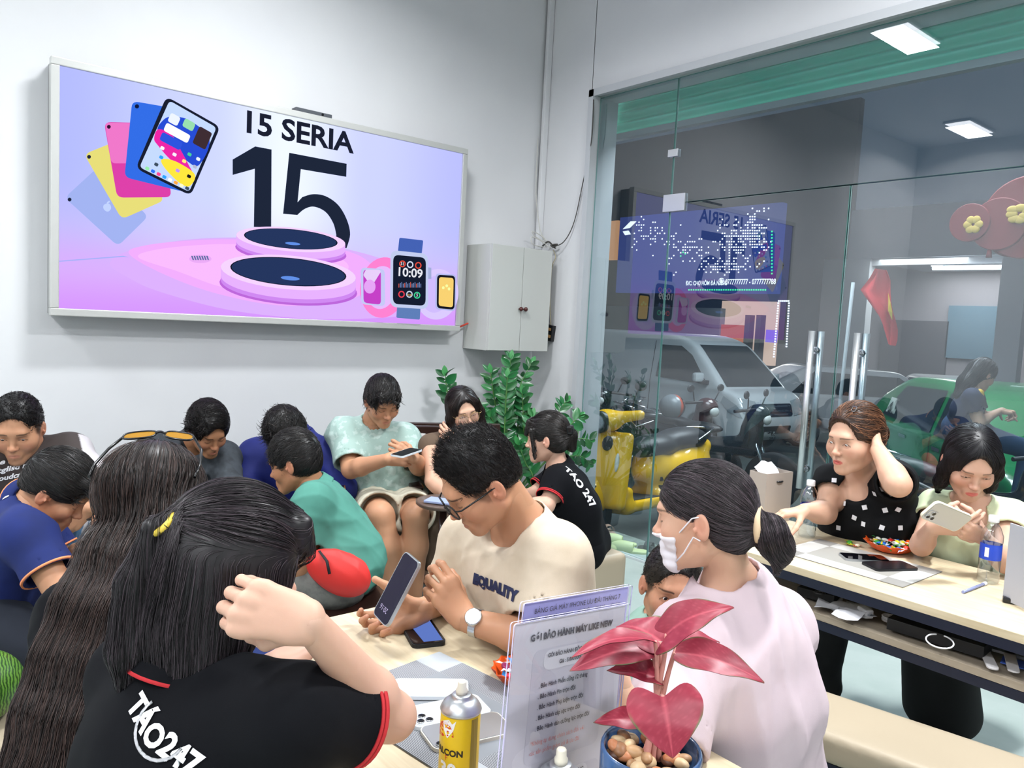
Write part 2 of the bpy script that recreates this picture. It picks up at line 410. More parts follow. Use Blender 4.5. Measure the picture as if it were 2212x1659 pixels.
def head_cols(V, sp):
    sk = np.array(col(SKIN[sp.get('skin', 'm')])); c = np.tile(sk, (len(V), 1)); x, y, z = np.abs(V[:, 0]), V[:, 1], V[:, 2]
    def blob(cx, cy, cz, rx, ry, rz): return np.exp(-(((x-cx)/rx)**2+((y-cy)/ry)**2+((z-cz)/rz)**2))
    def mixc(w, t): nonlocal c; w = np.clip(w, 0, 1)[:, None]; c = c*(1-w)+np.array(col(t))*w
    mixc(.30*blob(.042, .07, -.03, .022, .04, .018)+.30*blob(0, .1, -.034, .014, .02, .012)+.4*blob(.08, -.01, -.01, .02, .03, .04), '#cf7f6c')
    mixc(.22*blob(.031, .08, .006, .02, .03, .012), '#8a5544')
    if sp.get('lips', True):
        t = np.clip((1.06-np.sqrt((x/.0200)**2+((z+.0655+sp.get('mouth', 0)*.5)/(.0082+sp.get('mouth', 0)*.8))**2))*7, 0, 1)*(y > .07)*(y < .12); mixc(t*(.75 if sp.get('sex') == 'f' else .5), sp.get('lipc', '#b8464a' if sp.get('sex') == 'f' else '#a8655c'))
    if sp.get('mouth', 0) > .002: mixc(((np.abs(z+.0648+sp['mouth']*.5) < sp['mouth']*.5) & (x < .017) & (y > .06) & (y < .0865))*1., '#e9e2dc')
    # brow and lash lines
    b = np.clip(1.3-np.abs(z-(.0215-((x-.030)/.02)**2*.0030+.0012))/.0030*(1+.6*(x > .044)), 0, 1)*(x > .0125)*(x < .050)*(y > .04)
    mixc(b*(.92 if sp.get('sex') != 'f' else .75), '#231a18')
    e = sp.get('eye', 1); lz = -.0045+.0055*e-((x-.031)/.0135)**2*(.0045*e-.0035*(1-e)); l = np.clip(1.3-np.abs(z-lz)/.0016, 0, 1)*(np.abs(x-.031) < .0145)*(y > .055); mixc(l*.9, '#1c1414')
    # clipped hair shade at the sides and neck
    fd = sp.get('fade', 0)
    if fd:
        r = np.sqrt(x**2+(y+.012)**2+((z-.03))**2)
        m = np.clip((.052-(y+.0*z)-np.clip(-(z-.005), 0, 1)*.9)/.012, 0, 1)*np.clip((z+.055)/.03, 0, 1)*np.clip(1-(np.clip((x-.0785)/.002, 0, 1)), 0, 1)
        ear = (x > .067) & (z < .024) & (z > -.045) & (y > -.034) & (y < .012)
        m = m*(~ear); m *= np.clip(.35+(z+.03)/.06, 0, 1); mixc(m*fd, '#17130f')
    if sp.get('stub'):
        mixc(sp['stub']*(blob(0, .085, -.055, .03, .03, .006)+blob(.0, .08, -.09, .035, .04, .018)), '#6a5348')
    return c
HR = {'m': 1.0, 'f': .95}
def hand_sdf(wr, fd, dorsal, side, curl=20, thumb=.4, sc=1., spread=6, elbow=None, fl=.1, rw=.026):
    """side 'R'/'L'; curl scalar or 4 entries (scalar or 3-tuple) degrees, index..little"""
    Y = uni(fd); Z = uni(np.asarray(dorsal)-Y*(np.asarray(dorsal)@Y)); X = np.cross(Y, Z); t = -1 if side == 'R' else 1
    wr = np.asarray(wr, float)
    def G(p): return wr+sc*(p[0]*X+p[1]*Y+p[2]*Z)
    S = Sdf(); kn = [(.026, .088, 0), (.0085, .092, .002), (-.0105, .087, .001), (-.028, .078, -.003)]
    if elbow is not None:
        e = np.asarray(elbow, float); d = uni(e-wr); S.cone(wr+d*fl, wr, rw*(1+fl*1.6), rw*.93, .012)
    for i, k in enumerate(kn):
        S.cone(G((t*k[0]*.50, .004, -.001)), G((t*k[0], k[1]-.006, k[2]-.002)), .0135*sc, .0105*sc, .014)
    S.cone(G((t*-.020, .02, -.010)), G((t*-.024, .062, -.009)), .011*sc, .010*sc, .012)
    ph = [(.042, .026, .019), (.046, .030, .020), (.043, .028, .020), (.034, .020, .018)]
    rr = [.0088, .0090, .0086, .0076]; tips = []
    cl = [curl]*4 if np.isscalar(curl) else list(curl)
    for i in range(4):
        c = cl[i]; a3 = (c*.9, c*1.05, c*.6) if np.isscalar(c) else c
        p = np.array([t*kn[i][0], kn[i][1], kn[i][2]]); sa = math.radians(spread*(1.2-i*.8))*t; ang = 0; r = rr[i]; q = p-np.array([0, .012, .001]); S.cone(G(q), G(p), .0098*sc, r*1.05*sc, .008)
        for j in range(3):
            ang += math.radians(a3[j]); ca = math.cos(ang)
            d = np.array([math.sin(sa)*max(ca, .3), ca*math.cos(sa), -math.sin(ang)]); n = p+d*ph[i][j]
            S.cone(G(p), G(n), r*sc, r*(.93 if j < 2 else .78)*sc, .0035); r *= .93; p = n
        tips.append(G(p))
    # thumb
    th = thumb if not np.isscalar(thumb) else (thumb, 12, 14)
    o = th[0]; p = np.array([t*.017, .018, -.010]); d = uni(np.array([t*(.85-.45*o), .62, -.25-.55*o]))
    n = p+d*.046; S.cone(G(p), G(n), .0145*sc, .0112*sc, .016); p = n
    ax = uni(np.cross(d, np.array([-t*.7, .35, -.45*(.5+o)])))
    rad = .0108
    for L_, a in ((.034, th[1]), (.027, th[2])):
        M = np.array(Matrix.Rotation(math.radians(a), 3, Vector(ax))); d = M@d; n = p+d*L_; S.cone(G(p), G(n), rad*sc, rad*.86*sc, .006); rad *= .88; p = n
    tips.append(G(p)); return S, tips
def flatcone(S, a, e, ra, rb, k, rin):
    """tapered sleeve from a to e with a flat hollow end"""
    a = np.asarray(a, float); e = np.asarray(e, float); d = uni(e-a); L = float((e-a)@(e-a))
    def f(x, y, z):
        px, py, pz = x-a[0], y-a[1], z-a[2]; t = np.maximum((px*(e-a)[0]+py*(e-a)[1]+pz*(e-a)[2])/L, 0); t2 = np.minimum(t, 1.3)
        q = np.sqrt((px-t2*(e-a)[0])**2+(py-t2*(e-a)[1])**2+(pz-t2*(e-a)[2])**2)-(ra+(rb-ra)*np.minimum(t, 1)); return np.maximum(q, (t-1)*math.sqrt(L))
    r = max(ra, rb); S._add(f, np.minimum(a, e)-r, np.maximum(a, e)+r, k, False); S.cone(e-d*.022, e+d*.03, rin, None, .003, True); S.ends = getattr(S, 'ends', [])+[(e, max(ra, rb))]
def surf_hit(o, px, py):
    """first point of a garment seen at a pixel, and its normal"""
    me = o.data; n = len(me.vertices); V = np.empty(n*3, np.float32); me.vertices.foreach_get('co', V); V = V.reshape(-1, 3)
    T = BVHTree.FromPolygons([tuple(v) for v in V.tolist()], [tuple(p.vertices) for p in me.polygons])
    d = uni(at(px, py, 1.)-CAM); h = T.ray_cast(Vector([float(v) for v in CAM]), Vector([float(v) for v in d]))
    return (None, None) if h[0] is None else (np.array(h[0]), np.array(h[1]))
def facing(n, turn=0, up=UPV):
    n = uni(n); y = uni(up-n*(up@n)); R = np.stack([np.cross(y, n), y, n], 1); return R@np.array(Matrix.Rotation(math.radians(turn), 3, 'Z'))
class Person:
    def __init__(s, label, base, **sp):
        s.sp = sp; s.sex = sp.get('sex', 'm'); s.sc = sp.get('sc', HR[s.sex]); s.label = label
        s.root = empty('person', base, 0, label, sp.get('cat', 'person'), sp.get('group'))
        s.hc = np.asarray(sp['head'], float); s.HR_ = frame(rel(sp['yaw'], sp.get('pitch', 0)), (0, 0, 1))
        rl = math.radians(sp.get('roll', 0)); c, n = math.cos(rl), math.sin(rl)
        s.HR_ = s.HR_@np.array([[c, 0, n], [0, 1, 0], [-n, 0, c]]); s.hs = sp.get('hs', s.sc)
        s.parts = []
    def hl(s, V): return s.hc+s.hs*(np.asarray(V)@s.HR_.T)          # head local -> room
    def lh(s, P): return (np.asarray(P)-s.hc)@s.HR_/s.hs
    def body(s, J, h=.007, hh=.0026, arms=True, legs=True):
        """J: pel, mid, chest, neck, sh(L,R), el, wr, hip, kn, an"""
        s.J = {k: np.asarray(v, float) for k, v in J.items()}; J = s.J; sc = s.sc; f = s.sex == 'f'
        HS = head_sdf(s.sp); nb = s.lh(J['neck']); nr = s.sp.get('neckr', .047 if f else .056)
        HS.cone((0, -.034, -.040), nb, nr*.92, nr*1.04, .018)
        V, Q = HS.mesh(hh, lo=None, hi=None); hcol = head_cols(V, s.sp); hv = s.hl(V)
        B = Sdf(); s.torso(B, 0); ar = s.sp.get('armr', (.043, .034, .022) if f else (.050, .039, .027)); s.ar = ar
        B.cone(J['neck'], s.hl((0, -.034, -.07)), nr*1.0*s.hs, nr*.86*s.hs, .04)
        s.limb = {}
        if arms:
            for i in (0, 1):
                if J['el'][i] is None: continue
                B.cone(J['sh'][i], J['el'][i], ar[0], ar[1], .04); m = J['el'][i]*.72+J['wr'][i]*.28
                B.cone(J['el'][i], m, ar[1]*.98, ar[1]*1.0, .02); B.cone(m, J['wr'][i], ar[1]*1.0, ar[2], .02)
        if legs:
            lr = s.sp.get('legr', (.078, .050, .034) if f else (.085, .056, .038)); s.lr = lr
            for i in (0, 1):
                B.cone(J['hip'][i], J['kn'][i], lr[0], lr[1], .05); m = J['kn'][i]*.68+J['an'][i]*.32
                B.cone(J['kn'][i], m, lr[1]*.95, lr[1]*1.02, .02).cone(m, J['an'][i], lr[1]*1.0, lr[2], .03)
        s.B = B; v, q = B.mesh(h); sk = np.array(col(SKIN[s.sp.get('skin', 'm')]))
        s.pieces = [(hv, Q), (v, q)]; s.cols = [hcol, np.tile(sk, (len(v), 1))]; s.HS = HS
    def torso(s, S, g, k=.05, top=True):
        J = s.J; f = s.sex == 'f'; sd = uni(J['sh'][1]-J['sh'][0]); up = uni(J['chest']-J['mid']); fw = uni(np.cross(up, sd)); up = np.cross(sd, fw)
        ht = uni(J['hip'][1]-J['hip'][0]) if 'hip' in J else sd
        b = s.sp.get('bulk', 1.)*s.sc; s.fr = np.stack([sd, fw, up], 1)
        for q in (-1, 1):
            S.cone(J['pel']+q*ht*.065*b, J['mid']+q*sd*.05*b, .105*b+g, (.083 if f else .098)*b+g, k)
            S.cone(J['mid']+q*sd*.05*b, J['chest']+q*sd*.066*b-up*.10*b, (.083 if f else .098)*b+g, (.088 if f else .10)*b+g, k)
            if f: S.ell(J['chest']-up*.13*b+q*sd*.062*b+fw*.06*b, (.062*b+g, .058*b+g, .06*b+g), s.fr, k*.6)
            if s.sp.get('belly'): S.ell(J['mid']-up*.03+fw*.045, (.12*b+g, .09*b+g, .12*b+g), s.fr, k)
        for i in (0, 1):
            S.cone(J['chest']-up*.05*b, J['sh'][i]-up*.012, .075*b+g, (.050 if f else .060)*b+g, k)
            S.cone(J['neck']-up*.01, J['sh'][i]-up*.0, .045*b+g, .042*b+g, k*.8)
        return S
    def hand(s, i, fd, dorsal, h=.0028, **k):
        k.setdefault('sc', (.93 if s.sex == 'f' else 1.04)*s.sp.get('handsc', 1)); k.setdefault('rw', s.ar[2])
        S, tips = hand_sdf(s.J['wr'][i], fd, dorsal, 'LR'[i], elbow=s.J['el'][i], **k); v, q = S.mesh(h)
        s.pieces.append((v, q)); c = np.tile(np.array(col(SKIN[s.sp.get('skin', 'm')])), (len(v), 1)); pk = np.array(hexc('#d58f7c'))
        w = sum(np.exp(-((v-np.asarray(t))**2).sum(1)/.013**2) for t in tips)[:, None]*.35; s.cols.append(c*(1-w)+pk*w); s.tips = tips; return tips
    def finish(s, m=None):
        V, Q = join(s.pieces); me = npmesh('body', V, Q, np.concatenate(s.cols))
        s.bodyo = link('body', me, MATS['skin'], s.root)
        if s.sp.get('eye', 1) > .05:
            for q in (1, -1):
                e = MB(); c = s.hl((q*.031, .0690, -.001)); R = s.HR_@np.array(Matrix.Rotation(-math.radians(s.sp.get('gaze', 20)), 3, 'X'))@np.array(Matrix.Rotation(math.radians(s.sp.get('gazex', 0)), 3, 'Z'))
                e.sph(c, .0132*s.hs, mi=0, n=24)
                e.lathe([(.0001, .01345*s.hs), (.0032*s.hs, .0131*s.hs), (.0061*s.hs, .0120*s.hs)], c, 20, R@np.array([[1, 0, 0], [0, 0, 1], [0, -1, 0]]), mi=1, cap=False)
                e.build('eye', [MATS['eye_white'], MATS['iris']], s.root, normals=False)
        return s.root
    # ---- hair
    def hair(s, S, roots_n=1500, comb=None, n=8, step=.01, r=.0006, lift=.0, jit=.25, c0='#14110f', c1='#2e2624', h=.004, wid=1, seed=3, keep=None, lay=.0015, name='hair', extra=None, world=False, fade=None):
        """S: signed distance hair volume in head space; strands run over its surface along comb(p)"""
        V, Q = S.mesh(h); nv = len(V); c0 = np.array(col(c0)); c1 = np.array(col(c1)); rg = np.random.default_rng(seed)
        G = S.grad(V); pick = rg.choice(nv, size=min(roots_n, nv), replace=False); P = V[pick].copy()
        if keep is not None: P = P[keep(P)]
        N = len(P); pts = [P.copy()]; jn = rg.normal(size=(N, 3))*jit; ly = lay*(.4+1.2*rg.random(N))
        for i in range(n):
            g = S.grad(P); d = comb(P)+jn*(.5+i/n); d /= np.linalg.norm(d, axis=1, keepdims=True)+1e-9
            d = d-g*np.minimum((d*g).sum(1, keepdims=True), 0)-g*np.maximum((d*g).sum(1, keepdims=True)*(1-lift), 0); d /= np.linalg.norm(d, axis=1, keepdims=True)+1e-9
            P = P+d*step; sd = S.ev(P); P = P+g*np.maximum(ly-sd, -.3*step if lift == 0 else 0)[:, None]; pts.append(P.copy())
        P = np.stack(pts, 1); rad = np.ones((N, n+1))*r*(.7+.6*rg.random(N))[:, None]; rad[:, -1] *= .3; rad[:, -2] *= .75; tv, tq = tubes(P, rad)
        t = rg.random(N)**2; sc_ = c0*(1-t[:, None])+c1*t[:, None]; sc_ = np.repeat(sc_, (n+1)*3, 0)
        nz = .5+.5*np.sin(V[:, 0]*310+3*np.sin(V[:, 2]*60))*np.sin(V[:, 1]*270+2*np.cos(V[:, 2]*70)); base = c0*.85*(1-.15*nz[:, None])+c1*.1*nz[:, None]
        W_, X_ = join([(V, Q), (tv, tq)]); cc = np.concatenate([base, sc_]); fn = (lambda v: v) if world else s.hl
        if extra is not None:
            ev, eq, ec = extra; W_, X_ = join([(W_, X_), (ev, eq)]); cc = np.concatenate([cc, ec])
        return link(name, npmesh(name, fn(W_), X_, cc), MATS['hair'], s.root)
    def cloth(s, name, S, m, h=.007, amp=.0035, fr=45, seed=1, cols=None, ax=None, parent=None):
        if amp:
            w0 = wob(seed+len(s.label), amp, fr, ax); en = getattr(S, 'ends', [])
            def dd(x, y, z):
                v = w0(x, y, z)
                for e, r_ in en: v = v*np.clip((np.sqrt((x-e[0])**2+(y-e[1])**2+(z-e[2])**2)-r_*1.15)/.05, 0, 1)
                return v
            S.disp = dd
        V, Q = S.mesh(h); c = cols(V) if cols is not None else None
        return link(name, npmesh(name, V, Q, c), m, parent or s.root), S
    def shirt_sdf(s, g=.014, sleeve=.55, cuffr=.062, neck=.062, hem=None, long=False, arms=(0, 1), ndrop=.0, sg=.012, collar=False, nfw=.02):
        """sleeve: share of the upper arm covered (long=True: forearm to the wrist)"""
        J = s.J; S = Sdf(); s.torso(S, g); ar = s.ar; fw, up = s.fr[:, 1], s.fr[:, 2]
        for i in arms:
            if J['el'][i] is None: continue
            if long:
                S.cone(J['sh'][i], J['el'][i], ar[0]+sg+.004, ar[1]+sg+.006, .04).cone(J['el'][i], J['wr'][i]*.93+J['el'][i]*.07, ar[1]+sg+.006, ar[2]+sg, .03)
                w = J['wr'][i]; d = uni(w-J['el'][i]); S.cone(w-d*.035, w+d*.06, ar[2]+sg*.35, None, .003, True)
            elif sleeve > 0:
                e = J['sh'][i]+(J['el'][i]-J['sh'][i])*sleeve; flatcone(S, J['sh'][i], e, ar[0]+sg+.003, cuffr, .04, max(cuffr-.011, .02))
        nk = J['neck']; nu = uni(s.hl((0, -.02, -.05))-nk)
        S.cone(nk-nu*.03+fw*nfw*.3-up*ndrop*.2, nk+nu*.16, neck, neck*1.25, .006, True)
        if ndrop: S.ell(nk+fw*(neck+.01)-up*ndrop*.4, (neck*.95, .08, ndrop+.02), s.fr, .008, True)
        if collar:
            n0 = nk+nu*.012+fw*.004
            cr = Sdf()
        return S
    def collar(s, m, r=.066, hgt=.035, tilt=.35, open_=.5, name='collar', mi2=None, edge=None):
        """folded shirt collar: band standing round the neck, leaf falling outwards, open at the front"""
        J = s.J; nk = J['neck']; nu = uni(s.hl((0, -.03, -.06))-nk); nk = nk+nu*.020; r += .004; fw = s.fr[:, 1]; fw = uni(fw-nu*(fw@nu)); sd = np.cross(fw, nu)
        b = MB(); n = 28; a0 = open_; P = []; R1 = []
        for i in range(n+1):
            a = math.pi/2+a0+(2*math.pi-2*a0)*i/n; u = math.cos(a)*sd+math.sin(a)*fw*1.05; fr_ = max(0, math.sin(a))
            b0 = nk-nu*(.008+.03*fr_)+u*(r+.002); b1 = nk+nu*(hgt*.55-.035*fr_)+u*r*.92; b2 = nk+nu*(hgt*.55-.037*fr_)+u*(r*.99+.003); b3 = nk-nu*(hgt*.35+.05*fr_)+u*(r+.020+.008*fr_); b4 = b3-u*.003-nu*.001; b5 = b1*.5+b0*.5+u*.004
            P.append([b0, b1, b2, b3*.9+b2*.1, b3, b4, b5])
        P = np.array(P); V = b.grid(P[:, :4]); e = b.grid(P[:, 3:6], mi=1 if edge else 0); b.grid(P[:, 5:])
        bmesh.ops.remove_doubles(b.bm, verts=b.bm.verts, dist=.0003)
        return b.build(name, [m, edge] if edge else m, s.root)
    def band(s, name, i, t, m, r=None, w=.012, arm='up', parent=None, rad=.004):
        J = s.J; a, b_ = (J['sh'][i], J['el'][i]) if arm == 'up' else (J['el'][i], J['wr'][i]); p = a+(b_-a)*t; R = frame(uni(b_-a)); R = np.stack([R[:, 0], R[:, 2], -R[:, 1]], 1)
        q = MB(); q.lathe([(r-.0015, -w/2), (r+rad, -w/2), (r+rad, w/2), (r-.0015, w/2), (r-.0015, -w/2)], p, 40, R, cap=False); return q.build(name, m, parent or s.root)
    def eyeglasses(s, m, lens, rx=.026, rz=.021, round_=False, y=.105, th=.0016, z=-.003, name='eyeglasses', temple=None):
        b = MB(); R = s.HR_*s.hs; o = s.hc
        def pt(x, yy, zz): return o+R@np.array([x, yy, zz])
        for q in (1, -1):
            cx = q*.0325; pw = 2 if round_ else 3.2; L = []
            for i in range(29):
                a = 2*math.pi*i/28; cs, sn = math.cos(a), math.sin(a)
                L.append((cx+rx*math.copysign(abs(cs)**(2/pw), cs), rz*math.copysign(abs(sn)**(2/pw), sn)))
            b.tube([pt(x, y-abs(x)*.12, z+zz) for x, zz in L], th*s.hs, 6, cap=False)
            b.poly([pt(x, y-abs(x)*.12, z+zz) for x, zz in L[:-1]], .0006, mi=1)
            b.tube([pt(q*(.0325+rx), y-.006, z+rz*.5), pt(q*.074, y-.018, z+rz*.5), pt(q*.078, .03, z+rz*.4), pt(q*.080, -.008, z+.008), pt(q*.078, -.028, z-.012)], th*1.1*s.hs, 6)
        b.tube([pt(-.0325+rx, y-.001, z+.004), pt(0, y+.003, z+.008), pt(.0325-rx, y-.001, z+.004)], th*s.hs, 6)
        return b.build(name, [m, lens], s.root)
    def print_on(s, name, me_items, o, R, surf, m, off=.0018):
        """writing printed on cloth: meshes laid flat at o (frame R) then pressed on the garment along -R z"""
        bm = bmesh.new()
        for me, x, y, rot in me_items:
            me.transform(Matrix.Translation((x, y, 0)) @ Matrix.Rotation(rot, 4, 'Z')); bm.from_mesh(me)
        for f in bm.faces: f.material_index = 0
        bmesh.ops.triangulate(bm, faces=bm.faces)
        for _ in range(3):
            es = [e for e in bm.edges if e.calc_length() > .009]
            if not es: break
            bmesh.ops.subdivide_edges(bm, edges=es, cuts=1); bmesh.ops.triangulate(bm, faces=bm.faces)
        me = surf.data; n = len(me.vertices); V = np.empty(n*3, np.float32); me.vertices.foreach_get('co', V); V = V.reshape(-1, 3)
        T = BVHTree.FromPolygons([tuple(v) for v in V.tolist()], [tuple(p.vertices) for p in me.polygons])
        zz = Vector([float(v) for v in R[:, 2]])
        for v in list(bm.verts):
            p = np.asarray(o)+R@np.array([v.co.x, v.co.y, 0]); hit = T.ray_cast(Vector([float(q) for q in p])+zz*.25, -zz)
            if hit[0] is None: bm.verts.remove(v)
            else: v.co = hit[0]+zz*off+hit[1]*off*.3
        me = bpy.data.meshes.new(name); bm.to_mesh(me); bm.free(); return link(name, me, m, s.root)
# materials of people
mat('skin', (.8, .6, .5), .48, attr=True, spec=.35, sss=.12, bump=(900, .05, .001))
mat('hair', (.02, .02, .02), .40, attr=True, spec=.5)
mat('eye_white', '#e8e2de', .15); mat('iris', '#1a0f0a', .1)
def cap_hair(t=.012, top=.012, front=.0, low=-.03, ears=True, line=.07, wd=.084, nape=-.055):
    """hair volume hugging the skull"""
    S = Sdf(); S.ell((0, -.014, .036+top*.4), (.0745+t, .093+t, .083+t*.6+top), k=.02)
    S.ell((0, -.045, -.01), (.066+t*.8, .052+t*.8, .062), k=.03)
    S.ell((0, .106, line-.088), (wd, .062, .105), k=.008, sub=True)
    if ears:
        for q in (1, -1): S.ell((q*.088, .004, -.022), (.03, .028, .032), k=.008, sub=True)
    S.half((0, -.03, nape), (0, .25, -1), .008)
    return S

def pose(p, yaw, lean=20, nb=(-.045, -.150), shw=None, seat=.45, pel=None, roll=0, hipw=.09, knees=None, thigh=.43):
    """default sitting skeleton below a head; nb = neck base (forward, up) from the head centre"""
    f = p.sex == 'f'; sc = p.sc; F, R, U = rel(yaw), rel(yaw-90), np.array([0, 0, 1.]); shw = (.150 if f else .175) if shw is None else shw; shw *= sc
    R = uni(R+U*math.tan(math.radians(roll))); l = math.radians(lean); up = U*math.cos(l)+F*math.sin(l)
    nk = p.hc+F*nb[0]*sc+U*nb[1]*sc; ch = nk-up*.045*sc
    if pel is None: q = nk-F*(.50*math.sin(l)*sc+.02); pel = np.array([q[0], q[1], seat+.10])
    pel = np.asarray(pel, float); mid = (nk+pel)/2-F*(.02+.05*math.sin(l))
    sh = [ch-R*shw-U*.012, ch+R*shw-U*.012]; el = [x-U*.25*sc+F*.10+s_*R*.03 for x, s_ in zip(sh, (-1, 1))]; wr = [x+F*.20*sc-U*.02-s_*R*.05 for x, s_ in zip(el, (-1, 1))]
    Rh = rel(yaw-90); hip = [pel-Rh*hipw-U*.02, pel+Rh*hipw-U*.02]; kn = [h+F*thigh*sc+s_*Rh*.05 for h, s_ in zip(hip, (-1, 1))]
    for k in kn: k[2] = seat+.05
    if knees is not None: kn = [np.asarray(k, float) for k in knees]
    an = [np.array([k[0]+F[0]*.03, k[1]+F[1]*.03, .08]) for k in kn]
    return dict(pel=pel, mid=mid, chest=ch, neck=nk, sh=sh, el=el, wr=wr, hip=hip, kn=kn, an=an)
def legs_sdf(p, g=.012, upto=1., flare=0, shorts=False):
    J = p.J; S = Sdf(); lr = p.lr; b = p.sp.get('bulk', 1.)*p.sc; ht = uni(J['hip'][1]-J['hip'][0])
    S.cone(J['pel']-ht*.065*b, J['pel']+ht*.065*b, .112*b+g, None, .05)
    for i in (0, 1):
        h, k, a = J['hip'][i], J['kn'][i], J['an'][i]
        if shorts:
            e = h+(k-h)*upto; flatcone(S, h, e, lr[0]+g+.004, lr[1]+g+.022, .05, lr[1]+g+.008)
        else:
            S.cone(h, k, lr[0]+g+.003, lr[1]+g+.006, .05); S.cone(k, k+(a-k)*upto, lr[1]+g+.006, lr[2]+g+.008+flare, .04)
    return S
def shoes(p, m, sole, name='shoe', L=.26, yaw=None):
    for i in (0, 1):
        a = p.J['an'][i]; F = uni(np.array([*(p.J['kn'][i]-p.J['hip'][i])[:2], 0])) if yaw is None else rel(yaw); R = frame(F); o = np.array([a[0], a[1], 0])
        S = Sdf(); S.cone(o+F*-.04+[0, 0, .045], o+F*.14+[0, 0, .035], .042, .038, .03); S.ell(o+F*.05+[0, 0, .05], (.045, .11, .045), R, .03); S.half(o+[0, 0, .012], (0, 0, -1)); S.cone(o+[0, 0, .08], o+[0, 0, .2], .034, None, .004, True)
        V, Q = S.mesh(.006); link(name, npmesh(name, V, Q), m, p.root)
        b = MB(); b.poly([o+R@np.array([x, y+.05, .016]) for x, y in rr2(.088, L, .042)], .016); b.build('sole', sole, p.root)
def phone(o, R, label, group=None, w=.074, l=.155, t=.0085, body='phone_black', screen='phone_glass', cams=0, face=None, txt=None, case=None, bezel=True, r=.013):
    """phone lying in the frame R (x width, y length, z out of the screen); origin at its centre"""
    root = empty('phone', o, 0, label, 'phone', group); P = rr2(w, l, r); o = np.asarray(o, float)
    b = MB(); b.poly(plane_pts(P, o, R, t/2-.0006), t-.0012); b.poly(plane_pts(rr2(w-.0012, l-.0012, r), o, R, t/2), .0006); b.build('phone_body', MATS[body], root)
    if not cams:
        s = MB(); s.poly(plane_pts(rr2(w-.005, l-.005, r-.002), o, R, t/2+.0003), .0004); s.build('screen', MATS[screen], root)
        if face:
            for nm, pts, m_ in face:
                q = MB(); q.poly(plane_pts(pts, o, R, t/2+.0007), .0002); q.build(nm, m_, root)
    else:
        z = t/2
        if cams == 3:
            q = MB(); q.poly(plane_pts(rr2(.037, .037, .010, c=(-w/2+.023, l/2-.023)), o, R, z+.0015), .0017); pl = q.build('camera_plate', MATS[body], root)
            cs = [(-w/2+.0145, l/2-.0145), (-w/2+.0145, l/2-.0315), (-w/2+.0315, l/2-.023)]; zz = z+.0015
        else: cs = [(-w/2+.012, l/2-.012)]; zz = z
        for c_ in cs:
            q = MB(); q.lathe([(.0072, 0), (.0072, .0018), (.006, .0020), (.0001, .0016)], o+R@np.array([c_[0], c_[1], zz]), 20, R, mis=[0, 0, 1, 1]); q.build('camera_lens', [MATS['chrome'], MATS['lens_black']], root)
    if case:
        q = MB(); q.poly(plane_pts(rr2(w+.004, l+.004, r+.002), o, R, t/2-.001), t+.0012); q.build('case', case, root)
    if txt:
        for tx, x, y, sz, rt in txt:
            rz = np.array(Matrix.Rotation(rt, 3, 'Z')); text_on('clock_digits', tx, o+R@np.array([x, y, t/2+.0009]), R@rz, sz, MATS['screen_white'], root)
    return root
mat('phone_black', '#15161a', .25); mat('phone_glass', '#07070c', .05, spec=.6); mat('chrome', '#c9ccd0', .16, 1); mat('lens_black', '#08090c', .08)
mat('phone_white', '#dfe5ea', .25); mat('phone_silver', '#b9bcc0', .3, .8); emis('screen_white', '#d8ccf0', .8)
mat('black_knit', '#07080d', .9, spec=.2, bump=(700, .15, .001)); mat('red_rib', '#b8252c', .8)
def combv(a, b=(0, 0, 0)): return lambda P: np.array(a)[None]+P*np.array(b)[None]
def K(*k): return tuple(k)
UP = np.array([0, 0, 1.])
PEOPLE = {}
